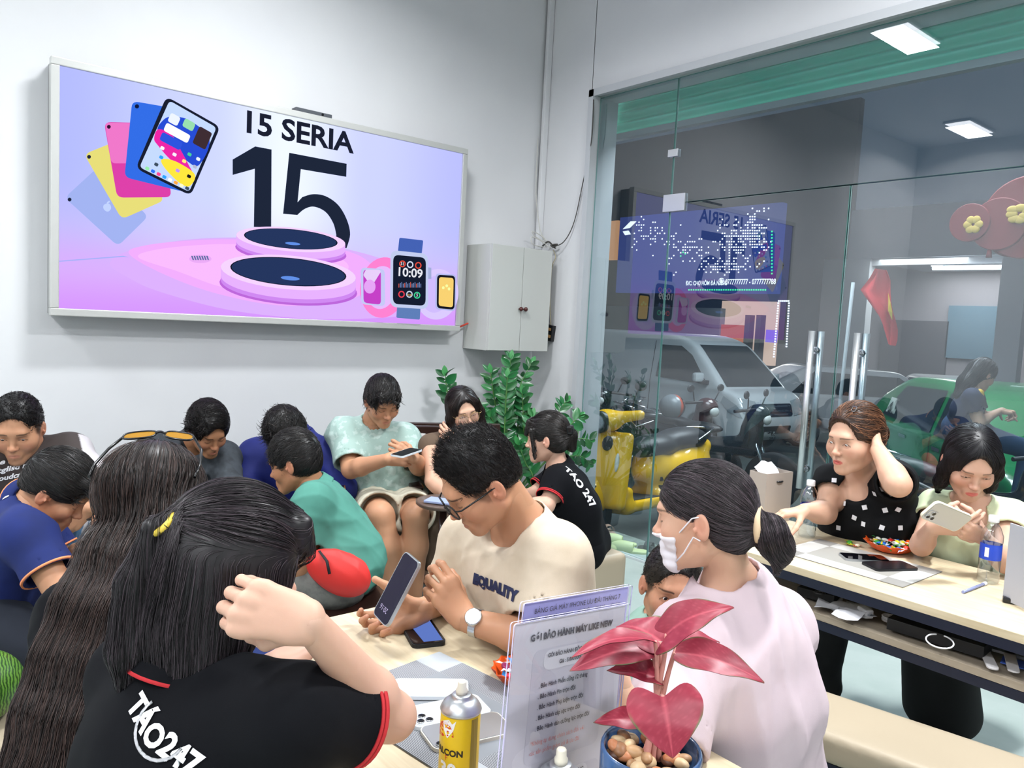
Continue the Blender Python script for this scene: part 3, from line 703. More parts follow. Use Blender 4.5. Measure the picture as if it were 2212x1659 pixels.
# ---- woman with half-tied black hair, fist at her ear (nearest)
def woman_ponytail():
    p = Person('woman in black polo with half-tied black hair, holding her fist to her ear', at(560, 1659, 1.0)*[1, 1, 0]+[0, 0, .45],
               sex='f', skin='fl', head=at(512, 1216, 1.15), yaw=-52, pitch=-16, eye=.15, sc=1.0, hs=.95)
    J = pose(p, -48, 24, nb=(-.075, -.150), pel=at(500, 1659, 1.12)*[1, 1, 0]+[0, 0, .55]); J['sh'][1] = at(628, 1546, 1.03); J['el'][1] = at(846, 1548, 1.17); J['wr'][1] = at(668, 1345, .99)
    J['el'][0] = J['sh'][0]+rel(-48)*.2-UP*.16; J['wr'][0] = at(590, 1440, 1.22)
    p.body(J, h=.006, hh=.0024)
    p.hand(1, rel(100, 14), rel(172, 18)+rel(-90)*.1, h=.0021, curl=[(72, 92, 45), (66, 92, 45), (62, 88, 40), (52, 70, 35)], thumb=(.75, 30, 26), spread=4, sc=1.0)
    p.hand(0, rel(-30, 10), UP, h=.003, curl=35); p.finish()
    bk = MATS['black_knit']; S = p.shirt_sdf(g=.016, sleeve=.60, cuffr=.070, neck=.056); sh, _ = p.cloth('polo_shirt', S, bk, h=.0065, amp=.006, fr=38)
    p.collar(bk, r=.058, hgt=.05, edge=MATS['red_rib'])
    p.band('cuff_trim', 1, .585, MATS['red_rib'], .0695, .006, rad=.0018); p.band('cuff_trim', 1, .545, MATS['red_rib'], .0695, .005, rad=.0016)
    p.cloth('trousers', legs_sdf(p), bk, h=.011)
    # hair: skull cap, half ponytail gathered high at the back, long curtain below, fringe
    H = Sdf(); H.ell((0, -.012, .040), (.083, .104, .088), k=.02); H.ell((0, -.05, -.02), (.080, .062, .085), k=.04)
    H.ell((0, .132, -.055), (.066, .070, .100), k=.012, sub=True)
    for q in (1, -1): H.ell((q*.062, .012, -.010), (.026, .055, .075), k=.03); H.ell((q*.060, -.010, -.09), (.028, .045, .07), k=.03)
    H.chain([(0, -.045, -.02), (.0, -.042, -.10), (.005, -.032, -.18), (.0, -.020, -.245)], [.080, .072, .058, .030], .04)
    H.chain([(.044, -.03, -.05), (.046, -.030, -.14), (.04, -.010, -.215)], [.042, .038, .018], .03)
    H.chain([(-.036, -.02, -.05), (-.036, -.025, -.14), (-.03, -.015, -.235)], [.042, .036, .016], .03)
    H.chain([(0, -.112, .050), (0, -.140, .036), (.0, -.142, -.04), (0, -.120, -.14), (0, -.09, -.22)], [.016, .012, .022, .028, .012], .010)
    for x in (-.045, -.015, .015, .045): H.cone((x, .070, .085), (x*1.1, .090, .045), .012, .007, .025)
    T = np.array([0, -.118, .044])
    def comb(P):
        d = T-P; far = np.linalg.norm(d, axis=1, keepdims=True); d = d/(far+1e-6); top = np.clip((P[:, 2:3]-.015)/.03, 0, 1)*(P[:, 1:2] > -.112); fr_ = np.clip((P[:, 1:2]-.072)/.015, 0, 1)
        dn = np.array([[0, .22, -1.]])+np.stack([.15*np.sin(40*P[:, 2]), 0*P[:, 0], 0*P[:, 0]], 1); d = d*top+dn*(1-top); return d*(1-fr_)+np.array([[0, .25, -1.]])*fr_
    p.hair(H, 4200, comb, n=12, step=.011, r=.00042, jit=.05, c0='#0d0b0d', c1='#564b52', h=.0035, lay=.0012, lift=.02)
    t = MB(); t.torus(p.hl((0, -.128, .044)), .0185, .0052, p.HR_@np.array(Matrix.Rotation(math.radians(60), 3, 'X')), 24, 8); t.build('hair_tie', mat('hair_tie', '#e0c34a', .5), p.root)
    wt = mat('print_white', '#e6e6ea', .7); pass
    c, s_ = math.cos(.0), 0
    it = []
    arc = MB(); arc.tube([np.array([.04*math.cos(a), .018+.036*math.sin(a), 0]) for a in np.linspace(math.radians(160), math.radians(360), 16)], .0022, 4); me = bpy.data.meshes.new('a')
    for v in arc.bm.verts: v.co.z = 0
    arc.bm.to_mesh(me); arc.bm.free(); it.append((me, 0, 0, 0))
    for tx, px, py, sz, tn in (('TÁO', 316, 1560, .037, -40), ('247', 388, 1632, .040, -26)):
        o, n_ = surf_hit(sh, px, py)
        if o is not None: p.print_on('shirt_print', [(text_mesh(tx, sz, bold=.0016), 0, 0, 0)], o, facing(n_*.5+rel(180, 20), tn), sh, wt)
    o, n_ = surf_hit(sh, 330, 1600)
    if o is not None: p.print_on('shirt_print', [(me, 0, 0, 0)], o, facing(n_*.5+rel(180, 20), -30), sh, wt)
    PEOPLE['A'] = p
woman_ponytail()
# ---- woman with very long brown hair, seen from behind
def woman_longhair():
    p = Person('woman seen from behind with very long dark brown hair and yellow sunglasses on her head', at(250, 1659, 1.25)*[1, 1, 0]+[0, 0, .45],
               sex='f', skin='f', head=at(326, 1092, 1.50), yaw=12, pitch=-14, eye=0, sc=1.0, hs=.95)
    J = pose(p, 0, 14, nb=(-.04, -.15), shw=.115)
    for i in (0, 1): J['el'][i] = J['sh'][i]+rel(0)*.18-UP*.18; J['wr'][i] = J['el'][i]+rel(-20)*.2
    p.body(J, h=.009, hh=.004); p.hand(0, rel(10), UP, h=.004); p.hand(1, rel(10), UP, h=.004); p.finish()
    p.cloth('polo_shirt', p.shirt_sdf(g=.014, sleeve=.6, cuffr=.066, neck=.06), MATS['black_knit'], h=.009); p.cloth('trousers', legs_sdf(p), MATS['black_knit'], h=.012)
    H = Sdf(); hl = p.hl; H.ell(hl((0, -.012, .04)), (.090, .108, .088), p.HR_, .02)
    H.ell(hl((0, .14, -.06)), (.064, .07, .10), p.HR_, .012, True)
    W_ = [(at(328, 1120, 1.42), .078), (at(300, 1210, 1.38), .098), (at(262, 1320, 1.34), .112), (at(222, 1440, 1.30), .114), (at(185, 1560, 1.26), .114), (at(158, 1680, 1.23), .110), (at(145, 1790, 1.21), .10)]
    rt = rel(-90-18); 
    for j in (-.6, -.2, .2, .6):
        H.chain([w+rt*j*r*1.0*(1 if i else .55)+(rel(190)*-.03*abs(j)) for i, (w, r) in enumerate(W_)], [r*.50 for w, r in W_], .03)
    down = [uni(W_[i+1][0]-W_[i][0]) for i in range(6)]; zs = np.array([w[0][2] for w in W_][:6])
    c0 = hl((0, .02, .15))
    def comb(P):
        k = np.clip(np.searchsorted(-zs, -P[:, 2])-1, 0, 5); d = np.array(down)[k]; fan = (P-c0); fan[:, 2] *= .35; fan /= np.linalg.norm(fan, axis=1, keepdims=True)+1e-6
        t = np.clip((P[:, 2:3]-(p.hc[2]+.0))/.09, 0, 1); w = np.stack([.10*np.sin(P[:, 2]*22+P[:, 0]*35), .10*np.cos(P[:, 2]*19+P[:, 1]*31), 0*P[:, 0]], 1)
        return d*(1-t)+fan*t*1.0+np.array([[0, 0, -.35]])*t+w
    p.hair(H, 6500, comb, n=16, step=.016, r=.00048, jit=.07, c0='#17100f', c1='#54403a', h=.005, lay=.0025, world=True, lift=.02)
    b = MB(); R = p.HR_; 
    def pt(x, y, z): return hl((x, y, z))
    for q in (1, -1):
        L = [(q*.039+.030*math.copysign(abs(math.cos(a))**.7, math.cos(a)), .020*math.copysign(abs(math.sin(a))**.7, math.sin(a))) for a in np.linspace(0, 2*math.pi, 25)]
        P = [pt(x, .040+zz*.7-abs(x)*.25, .152+zz*.42-abs(x)*.14) for x, zz in L]
        b.tube(P, .0022, 6, cap=False); b.poly(P[:-1], .001, mi=1)
        b.tube([pt(q*.070, .030, .142), pt(q*.090, .005, .115), pt(q*.098, -.05, .080), pt(q*.096, -.085, .055)], .0028, 6)
    b.tube([pt(-.010, .036, .152), pt(0, .037, .155), pt(.010, .036, .152)], .002, 6)
    b.build('sunglasses', [mat('frame_black', '#0e0e10', .25), mat('lens_yellow', '#9a6f20', .12, spec=.6)], p.root)
    PEOPLE['B'] = p
woman_longhair()
# ---- man in the beige EQUALITY t-shirt
def man_beige():
    p = Person('man with glasses in a beige EQUALITY t-shirt holding up a purple phone', at(1230, 1500, z=.45)*[1, 1, 1],
               sex='m', skin='m', head=at(1038, 1042, 1.76), yaw=112, pitch=-36, roll=-4, eye=.12, fade=.8, fat=.005, stub=.25, hs=.925)
    J = pose(p, 128, 26, nb=(-.115, -.135), pel=at(1200, 1400, 2.05)*[1, 1, 0]+[0, 0, .55])
    J['neck'] = at(1128, 1128, 1.86); J['chest'] = at(1125, 1180, 1.86); J['mid'] = at(1130, 1350, 1.92)
    J['sh'] = [at(1200, 1200, 1.76), at(1018, 1160, 2.02)]; J['el'] = [at(1165, 1385, 1.70), at(978, 1283, 2.05)]; J['wr'] = [at(1003, 1338, 1.76), at(915, 1318, 1.86)]
    p.body(J, h=.006, hh=.0021)
    p.hand(0, uni(at(925, 1215, 1.75)-J['wr'][0]), rel(172)+UP*.2+rel(-90)*.6, h=.0021, curl=[(35, 50, 25), (42, 55, 30), (50, 62, 35), (58, 66, 35)], thumb=(.9, 5, 10), spread=5)
    p.hand(1, rel(100, -20), -UP*.6+rel(0)*.8, h=.0023, curl=[(20, 50, 40), (28, 60, 45), (36, 64, 45), (44, 62, 45)], thumb=(.25, 0, 5), spread=5)
    p.finish()
    tee = mat('tee_beige', '#cdbfab', .9, noise=(14, '#bdae98', .35, .75), bump=(500, .12, .001))
    S = p.shirt_sdf(g=.020, sleeve=.74, cuffr=.082, neck=.066, ndrop=.012); sh, _ = p.cloth('t_shirt', S, tee, h=.006, amp=.0075, fr=34, seed=5)
    p.cloth('trousers', legs_sdf(p), mat('dark_denim', '#1c2230', .85), h=.011)
    H = cap_hair(t=.007, top=.013, low=0, line=.084, wd=.088, nape=-.02)
    for q in (1, -1): H.ell((q*.105, .01, -.022), (.034, .06, .052), k=.012, sub=True)
    H.disp = wob(4, .003, 110)
    p.hair(H, 5200, lambda P: np.stack([P[:, 0]*2.5, .25+0*P[:, 0], .9+P[:, 2]*2], 1), n=5, step=.0048, r=.00048, lift=.6, jit=.35, c0='#0c0b0c', c1='#2c2524', h=.003)
    p.eyeglasses(mat('frame_black', '#0e0e10', .25), glassmat('lens_clear', (.93, .96, .98), 1.2), rx=.026, rz=.019, th=.0021)
    # writing on the chest
    me = text_mesh('EQUALITY', .0305, bold=.0028, space=1.02); o, n_ = surf_hit(sh, 1070, 1268); R = facing(n_*.6+rel(180, 15), -2)
    p.print_on('shirt_print', [(me, 0, 0, 0)], o, R, sh, mat('print_navy', '#1a2347', .7))
    # watch and ring
    a = J['wr'][0]; d = uni(J['el'][0]-a); c = a+d*.030; zz = uni(rel(178)+UP*.85-d*((rel(178)+UP*.85)@d)); xx = np.cross(d, zz); Rw = np.stack([xx, d, zz], 1)
    b = MB(); b.torus(c, .0300, .0016, np.stack([xx, zz, -d], 1), 40, 8, sy=1.0)
    for k in range(26):
        th_ = math.pi/2+.55+(2*math.pi-1.1)*k/25; b.box(c+xx*.0310*math.cos(th_)+zz*.0310*math.sin(th_), (.0068, .017-.003*(k > 8 and k < 18), .0030), np.stack([xx*-math.sin(th_)+zz*math.cos(th_), d, xx*math.cos(th_)+zz*math.sin(th_)], 1), .0008)
    ws = b.build('watch', MATS['chrome'], p.root)
    q = MB(); q.lathe([(.0185, -.004), (.0200, 0), (.0200, .006), (.0180, .0078)], c+zz*.031, 40, Rw); q.build('watch_case', MATS['chrome'], ws)
    q = MB(); q.lathe([(.0172, 0), (.0172, .0008)], c+zz*.0387, 40, Rw); q.build('dial', mat('dial_white', '#f2f3f6', .3), ws)
    PEOPLE['C'] = p
man_beige()
_c = at(858, 1272, 1.76); _r, _u, _b = RC[:, 0], RC[:, 1], RC[:, 2]
_y = uni(_r*.46+_u*.885+_b*-.1); _x = uni(_r*.50-_u*.26+_b*.82); _z = uni(np.cross(_x, _y)); _x = np.cross(_y, _z)
mat('phone_purple', '#17122a', .22, spec=.2); 
phone(_c, np.stack([_x, _y, _z], 1), 'purple phone tilted upright in the hands of the man in beige', body='phone_silver', screen='phone_purple', l=.160, w=.078, txt=[('20:16', -.004, -.052, .017, math.pi)])
def short_hair(p, H, n=2600, d=(0, .75, .3), wx=2.5, wz=2., L=.006, lift=.4, r=.0007, c0='#0c0b0c', c1='#29221f', jit=.3, k=5, h=.0045, seed=3):
    return p.hair(H, n, lambda P: np.stack([P[:, 0]*wx+d[0], d[1]+0*P[:, 0], d[2]+P[:, 2]*wz], 1), n=k, step=L, r=r, lift=lift, jit=jit, c0=c0, c1=c1, h=h, seed=seed)
# ---- woman with a face mask and low bun (near right)
def woman_mask():
    p = Person('woman with a white face mask, low black bun and pale pink t-shirt, seen from behind', at(1640, 1659, z=.45),
               sex='f', skin='f', head=at(1518, 1116, 1.52), yaw=66, pitch=-8, eye=.2, sc=1.04, hs=.93)
    J = pose(p, 46, 10, nb=(-.05, -.150), pel=at(1625, 1600, 1.62)*[1, 1, 0]+[0, 0, .55], hipw=.10); J['neck'] = at(1580, 1262, 1.56); J['chest'] = at(1585, 1320, 1.56)
    J['sh'] = [at(1494, 1388, 1.47), at(1672, 1345, 1.68)]; J['el'] = [at(1412, 1640, 1.34), at(1690, 1560, 1.95)]; J['wr'] = [at(1335, 1480, 1.34), at(1600, 1560, 2.0)]
    p.body(J, h=.006, hh=.0023); p.hand(0, rel(110, 40), rel(170), h=.003, curl=45); p.hand(1, rel(60), UP, h=.004, curl=40); p.finish()
    tee = mat('tee_pink', '#c6b4ba', .88, noise=(10, '#bba9b1', .3, .8), bump=(420, .12, .001))
    S = p.shirt_sdf(g=.023, sleeve=.85, cuffr=.088, neck=.058, sg=.022); p.cloth('t_shirt', S, tee, h=.0065, amp=.009, fr=26, seed=9, ax=UP)
    p.cloth('trousers', legs_sdf(p), mat('dark_denim', '#1c2230', .85), h=.012)
    H = Sdf(); H.ell((0, -.014, .040), (.080, .100, .082), k=.02); H.ell((0, -.055, -.01), (.070, .056, .07), k=.03)
    H.ell((0, .125, -.045), (.085, .073, .082), k=.008, sub=True)
    for q in (1, -1): H.ell((q*.088, .010, -.030), (.03, .032, .040), k=.008, sub=True)
    H.ell((0, .01, -.09), (.12, .085, .045), k=.012, sub=True)
    H.chain([(0, -.080, -.012), (0, -.112, -.018)], [.040, .026], .02)
    H.ell((.0, -.138, -.040), (.044, .034, .046), k=.012); H.ell((.01, -.152, -.066), (.032, .026, .032), k=.015); H.cone((.02, -.152, -.066), (.01, -.140, -.115), .018, .006, .02)
    T = np.array([0, -.118, -.018])
    def comb(P):
        d = T-P; d /= np.linalg.norm(d, axis=1, keepdims=True)+1e-6; b = P-np.array([0, -.142, -.036]); sw = np.stack([-b[:, 2], .3*b[:, 1], b[:, 0]], 1); sw /= np.linalg.norm(sw, axis=1, keepdims=True)+1e-6
        m = (P[:, 1:2] < -.112)*1.; return d*(1-m)+(sw*.8+np.array([[0, -.3, -.5]]))*m
    p.hair(H, 4200, comb, n=9, step=.010, r=.00042, jit=.06, c0='#0f0c0e', c1='#5c4f56', h=.0035)
    t = MB(); t.torus(p.hl((0, -.113, -.016)), .0330, .0075, p.HR_@np.array(Matrix.Rotation(math.radians(90), 3, 'X')), 26, 8); t.build('hair_tie', mat('scrunchie', '#d9bf9d', .9), p.root)
    M = Sdf(); q = p.HS; M.ops = [o for o in q.ops if not (o[4] and o[3] < .0035)][:]; M.disp = lambda x, y, z: -.0030+0*x
    M.half((0, 0, -.026), (0, .12, 1), .004); M.half((0, .046, 0), (0, -1, -.12), .004); M.half((0, 0, -.108), (0, -.3, -1), .004)
    M.disp = lambda x, y, z: -.0035-.0008*np.sin(z*300)
    V, Q = M.mesh(.003, lo=(-.08, .03, -.125), hi=(.08, .12, -.01)); mw = mat('mask_white', '#e4e2ea', .8); mk = link('face_mask', npmesh('face_mask', p.hl(V), Q), mw, p.root)
    b = MB()
    for q in (1, -1):
        for z0, z1 in ((-.036, .016), (-.085, -.032)): b.tube([p.hl(v) for v in ((q*.052, .052, z0), (q*.070, .030, z0*.55+z1*.45), (q*.0795, .006, z1*.8), (q*.083, -.008, z1))], .0014, 6)
    b.build('ear_loop', mw, mk); PEOPLE['D'] = p
woman_mask()
# ---- child held on the lap
def child():
    p = Person('small child peeking out behind the shoulder of the woman in the face mask', at(1470, 1500, 1.75)*[1, 1, 0]+[0, 0, .5], cat='child',
               sex='m', skin='k', head=at(1450, 1272, 1.80), yaw=179, pitch=-2, roll=-6, eye=1.5, sc=.62, hs=.84, fade=.9, gaze=6, gazex=10, armr=(.032, .026, .018), legr=(.05, .038, .026), neckr=.036)
    J = pose(p, -150, 5, seat=.58, pel=at(1480, 1480, 1.86)*[1, 1, 0]+[0, 0, .68], thigh=.3, shw=.17); p.body(J, h=.006, hh=.0022)
    p.hand(0, rel(170), UP, h=.004, sc=.62); p.hand(1, rel(170), UP, h=.004, sc=.62); p.finish()
    p.cloth('t_shirt', p.shirt_sdf(g=.012, sleeve=.6, cuffr=.045, neck=.042), mat('tee_mint', '#9fc4b6', .9), h=.007); p.cloth('shorts', legs_sdf(p, .01, .8, shorts=True), mat('shorts_grey', '#6d6f72', .9), h=.008)
    H = cap_hair(t=.0035, top=.003, line=.070, wd=.085, nape=-.03)
    short_hair(p, H, 2600, L=.003, lift=.3, r=.0005, h=.003, c0='#15110f', c1='#2e2520'); PEOPLE['E'] = p
child()
# ---- woman in black top with white squares
def woman_squares():
    p = Person('woman in a black top with white squares, hand raised to her brown bun', at(1880, 1180, z=.45), sex='f', skin='f', fat=.008,
               head=at(1846, 950, 2.80), yaw=118, pitch=-8, eye=1.2, sc=1.03, bulk=1.04, armr=(.050, .040, .026), lipc='#b03038', gaze=25, gazex=-5)
    J = pose(p, 150, 6, nb=(-.02, -.150), pel=at(1880, 1180, 2.98)*[1, 1, 0]+[0, 0, .56], knees=[at(1800, 1300, 2.85)*[1, 1, 0]+[0, 0, .48], at(1720, 1290, 2.95)*[1, 1, 0]+[0, 0, .48]])
    J['neck'] = at(1868, 1030, 2.93); J['chest'] = at(1866, 1052, 2.93); J['mid'] = at(1866, 1130, 2.98)
    J['sh'] = [at(1930, 1040, 2.82), at(1803, 1042, 3.0)]; J['el'] = [at(1940, 1046, 2.56), at(1782, 1108, 2.88)]; J['wr'] = [at(1897, 972, 2.70), at(1738, 1103, 2.78)]
    J['el'][1][2] = max(J['el'][1][2], .80); J['an'] = [at(1750, 1500, 3.05)*[1, 1, 0]+[0, 0, .09], at(1775, 1470, 3.0)*[1, 1, 0]+[0, 0, .09]]
    p.body(J, h=.006, hh=.0026); p.hand(0, uni(at(1893, 925, 2.80)-J['wr'][0]), rel(-60)+rel(180)*.9, h=.0028, curl=[60, 66, 68, 66], thumb=.6)
    p.hand(1, rel(95, -8), UP, h=.0028, curl=[25, 28, 30, 34], thumb=.3); p.finish()
    top = mat('top_black', '#08090c', .85, spec=.25, bump=(500, .1, .001)); S = p.shirt_sdf(g=.020, sleeve=.40, cuffr=.070, neck=.060, ndrop=.028, sg=.014); sh, _ = p.cloth('blouse', S, top, h=.007, amp=.006, fr=30)
    it = []; rg = random.Random(5); sq = MATS['print_white']
    bm = bmesh.new(); T = None
    for k, (x, y) in enumerate([(1802, 1038), (1808, 1072), (1797, 1108), (1837, 1058), (1826, 1088), (1868, 1096), (1853, 1060), (1890, 1066), (1912, 1102), (1880, 1030), (1925, 1070), (1940, 1100), (1866, 1132), (1903, 1058), (1812, 1140), (1944, 1140), (1935, 1052), (1846, 1118), (1905, 1140), (1838, 1012+60), (1780, 1075)]):
        o, n_ = surf_hit(sh, x, y)
        if o is None: continue
        R = facing(n_, rg.uniform(-25, 25)); w = .0085; q = MB(); q.poly(plane_pts([(-w, -w), (w, -w), (w, w), (-w, w)], o+R[:, 2]*.0035, R), .001); q.build('square_print', sq, p.root)
    bm.free()
    p.cloth('trousers', legs_sdf(p, .016, .85, flare=.03), mat('trousers_black', '#08080a', .9), h=.011, amp=.006); shoes(p, mat('sandal_black', '#111111', .6), mat('sole_dark', '#1a1a1a', .8))
    H = cap_hair(t=.010, top=.010, line=.080, wd=.086, nape=-.05)
    H.chain([(0, -.08, .02), (0, -.112, .012)], [.036, .022], .02); H.ell((0, -.128, .004), (.038, .026, .040), k=.01); H.ell((.012, -.130, -.03), (.024, .022, .030), k=.012)
    T = np.array([0, -.11, .01])
    p.hair(H, 2600, lambda P: (T-P)/(np.linalg.norm(T-P, axis=1, keepdims=True)+1e-6), n=7, step=.010, r=.0007, jit=.15, c0='#2a1a13', c1='#9a6a4c', h=.0045)
    hc = MB(); R = p.HR_; hc.torus(p.hl((-.035, .045, .122)), .011, .0022, R@frame((.3, -.2, .5), (0, 1, 0)), 4, 6, sx=1.4); hc.build('hair_clip', MATS['chrome'], p.root)
    PEOPLE['F'] = p
woman_squares()
# ---- woman in pale green lace top, typing
def woman_green():
    p = Person('woman with black hair in a pale green lace-edged top typing on a phone', at(2110, 1200, z=.45), sex='f', skin='fl',
               head=at(2096, 1000, 2.66), yaw=166, pitch=-28, eye=.5, sc=1.0, lipc='#c0484c')
    J = pose(p, 165, 12, nb=(-.035, -.150), pel=at(2120, 1230, 2.85)*[1, 1, 0]+[0, 0, .55], knees=[at(2060, 1330, 2.6)*[1, 1, 0]+[0, 0, .48], at(2000, 1330, 2.7)*[1, 1, 0]+[0, 0, .48]])
    J['neck'] = at(2102, 1088, 2.74); J['chest'] = at(2100, 1112, 2.74); J['mid'] = at(2100, 1200, 2.80)
    J['sh'] = [at(2182, 1118, 2.68), at(2024, 1096, 2.82)]; J['el'] = [at(2172, 1215, 2.52), at(1990, 1178, 2.66)]; J['wr'] = [at(2124, 1160, 2.50), at(2012, 1140, 2.54)]
    J['an'] = [at(2050, 1590, 2.9)*[1, 1, 0]+[0, 0, .09], at(2015, 1570, 2.95)*[1, 1, 0]+[0, 0, .09]]
    p.body(J, h=.006, hh=.0024)
    p.hand(0, uni(at(2070, 1138, 2.46)-J['wr'][0]), rel(175)-UP*.5, h=.0026, curl=[42, 46, 50, 55], thumb=(.8, 20, 20)); p.hand(1, uni(at(2075, 1140, 2.48)-J['wr'][1]), rel(178)-UP*.4, h=.0026, curl=[22, 26, 32, 38], thumb=(.8, 20, 25)); p.finish()
    t = mat('knit_green', '#cfd9b4', .9, bump=(600, .12, .001)); S = p.shirt_sdf(g=.010, sleeve=.36, cuffr=.062, neck=.058, ndrop=.060, sg=.010); sh, _ = p.cloth('knit_top', S, t, h=.0055, amp=.004, fr=36)
    b = MB(); pts = []
    for (x, y) in [(2062, 1062), (2068, 1090), (2078, 1115), (2090, 1136), (2102, 1120), (2122, 1096), (2140, 1066)]:
        o, n_ = surf_hit(sh, x, y)
        if o is None: o, n_ = surf_hit(p.bodyo, x, y)
        if o is not None: pts.append(o+n_*.004)
    lp = []
    for i in range(len(pts)-1):
        for k in range(5): u = k/5; q = pts[i]*(1-u)+pts[i+1]*u; lp.append(q+np.array([0, 0, .003*math.sin(k*2.5)]))
    if lp: b.tube(lp, [.0095+.003*math.sin(i*2.4) for i in range(len(lp))], 8, flat=.5); b.build('lace_trim', mat('lace', '#efe6d4', .9), p.root)
    p.cloth('trousers', legs_sdf(p, .018, .86, flare=.045), MATS['trousers_black'], h=.011, amp=.007); shoes(p, MATS['sandal_black'], MATS['sole_dark'])
    H = cap_hair(t=.010, top=.008, line=.074, wd=.062, nape=-.10, ears=False)
    H.ops.pop(); H.ell((0, -.05, -.06), (.075, .055, .075), k=.03)
    for q in (1, -1): H.chain([(q*.062, .030, .035), (q*.078, .020, -.02), (q*.076, .005, -.085), (q*.070, -.015, -.135)], [.026, .020, .020, .010], .02)
    T0 = np.array([0, .03, .13])
    def comb(P):
        d = P-T0; d[:, 0] *= 2.2; d[:, 2] *= .6; d /= np.linalg.norm(d, axis=1, keepdims=True)+1e-6; t_ = np.clip((P[:, 2:3]-.02)/.06, 0, 1); return d*t_+np.array([[0, .35, -1.]])*(1-t_)+np.array([[0, 0, -.3]])
    p.hair(H, 3200, comb, n=9, step=.011, r=.0006, jit=.07, c0='#0b0a0c', c1='#2b2730', h=.004)
    PEOPLE['G'] = p
    c = at(2044, 1116, 2.385); y = uni(rel(90)*.9+UP*.33+rel(180)*.25); z = uni(rel(175)-UP*.55); x = uni(np.cross(y, z)); z = np.cross(x, y)
    phone(c, np.stack([x, y, z], 1), 'phone in a cream case in the hands of the woman in pale green', body='phone_silver', cams=3, case=mat('case_cream', '#ddd6c0', .5), w=.072, l=.148)
woman_green()
# ---- far group -----------------------------------------------------------
def staff_claw():
    p = Person('woman in a black polo with a claw clip in her black hair, by the plant', at(1260, 1150, 3.55)*[1, 1, 0]+[0, 0, .40], sex='f', skin='fl',
               head=at(1182, 948, 3.52), yaw=76, pitch=-6, eye=.4)
    J = pose(p, 72, 26, nb=(-.05, -.148), pel=at(1262, 1130, 3.62)*[1, 1, 0]+[0, 0, .47], seat=.40); J['neck'] = at(1205, 1010, 3.55); J['chest'] = at(1212, 1030, 3.55)
    J['sh'] = [at(1205, 1040, 3.44), at(1210, 1025, 3.72)]; J['el'] = [at(1180, 1092, 3.36), at(1146, 1072, 3.66)]; J['wr'] = [at(1110, 1092, 3.40), at(1100, 1080, 3.6)]
    p.body(J, h=.007, hh=.0032); p.hand(0, rel(90), UP, h=.0035); p.hand(1, rel(90), UP, h=.0035); p.finish(); bk = MATS['black_knit']
    sh, _ = p.cloth('polo_shirt', p.shirt_sdf(g=.016, sleeve=.72, cuffr=.064, neck=.054), bk, h=.007, amp=.005); p.collar(bk, r=.053, hgt=.045)
    for i in (0, 1):
        p.band('cuff_trim', i, .705, MATS['red_rib'], .0635, .005, rad=.0018); p.band('cuff_trim', i, .65, MATS['red_rib'], .0635, .004, rad=.0016)
    p.cloth('trousers', legs_sdf(p), bk, h=.011)
    H = cap_hair(t=.008, top=.010, line=.066, wd=.075, nape=-.06); H.chain([(0, -.08, .03), (0, -.115, .015), (0, -.120, -.05)], [.035, .028, .018], .02)
    H.cone((-.066, .062, .05), (-.070, .050, -.085), .012, .006, .01); H.cone((.066, .062, .05), (.070, .050, -.085), .012, .006, .01)
    for x in (-.04, 0, .04): H.cone((x, .075, .09), (x, .094, .03), .014, .01, .02)
    T = np.array([0, -.11, .02]); p.hair(H, 1500, lambda P: (T-P)/(np.linalg.norm(T-P, axis=1, keepdims=True)+1e-6), n=6, step=.012, r=.0009, jit=.08, h=.0045)
    b = MB(); b.box(p.hl((-.02, -.118, .045)), (.05, .03, .04), p.HR_, .01); b.build('claw_clip', mat('clip_black', '#131114', .2), p.root)
    o, n_ = surf_hit(sh, 1255, 1050)
    if o is not None: p.print_on('shirt_print', [(text_mesh('TÁO 247', .055, bold=.002), 0, 0, 0)], o, facing(n_, -60), sh, MATS['print_white'])
    PEOPLE['H'] = p
staff_claw()
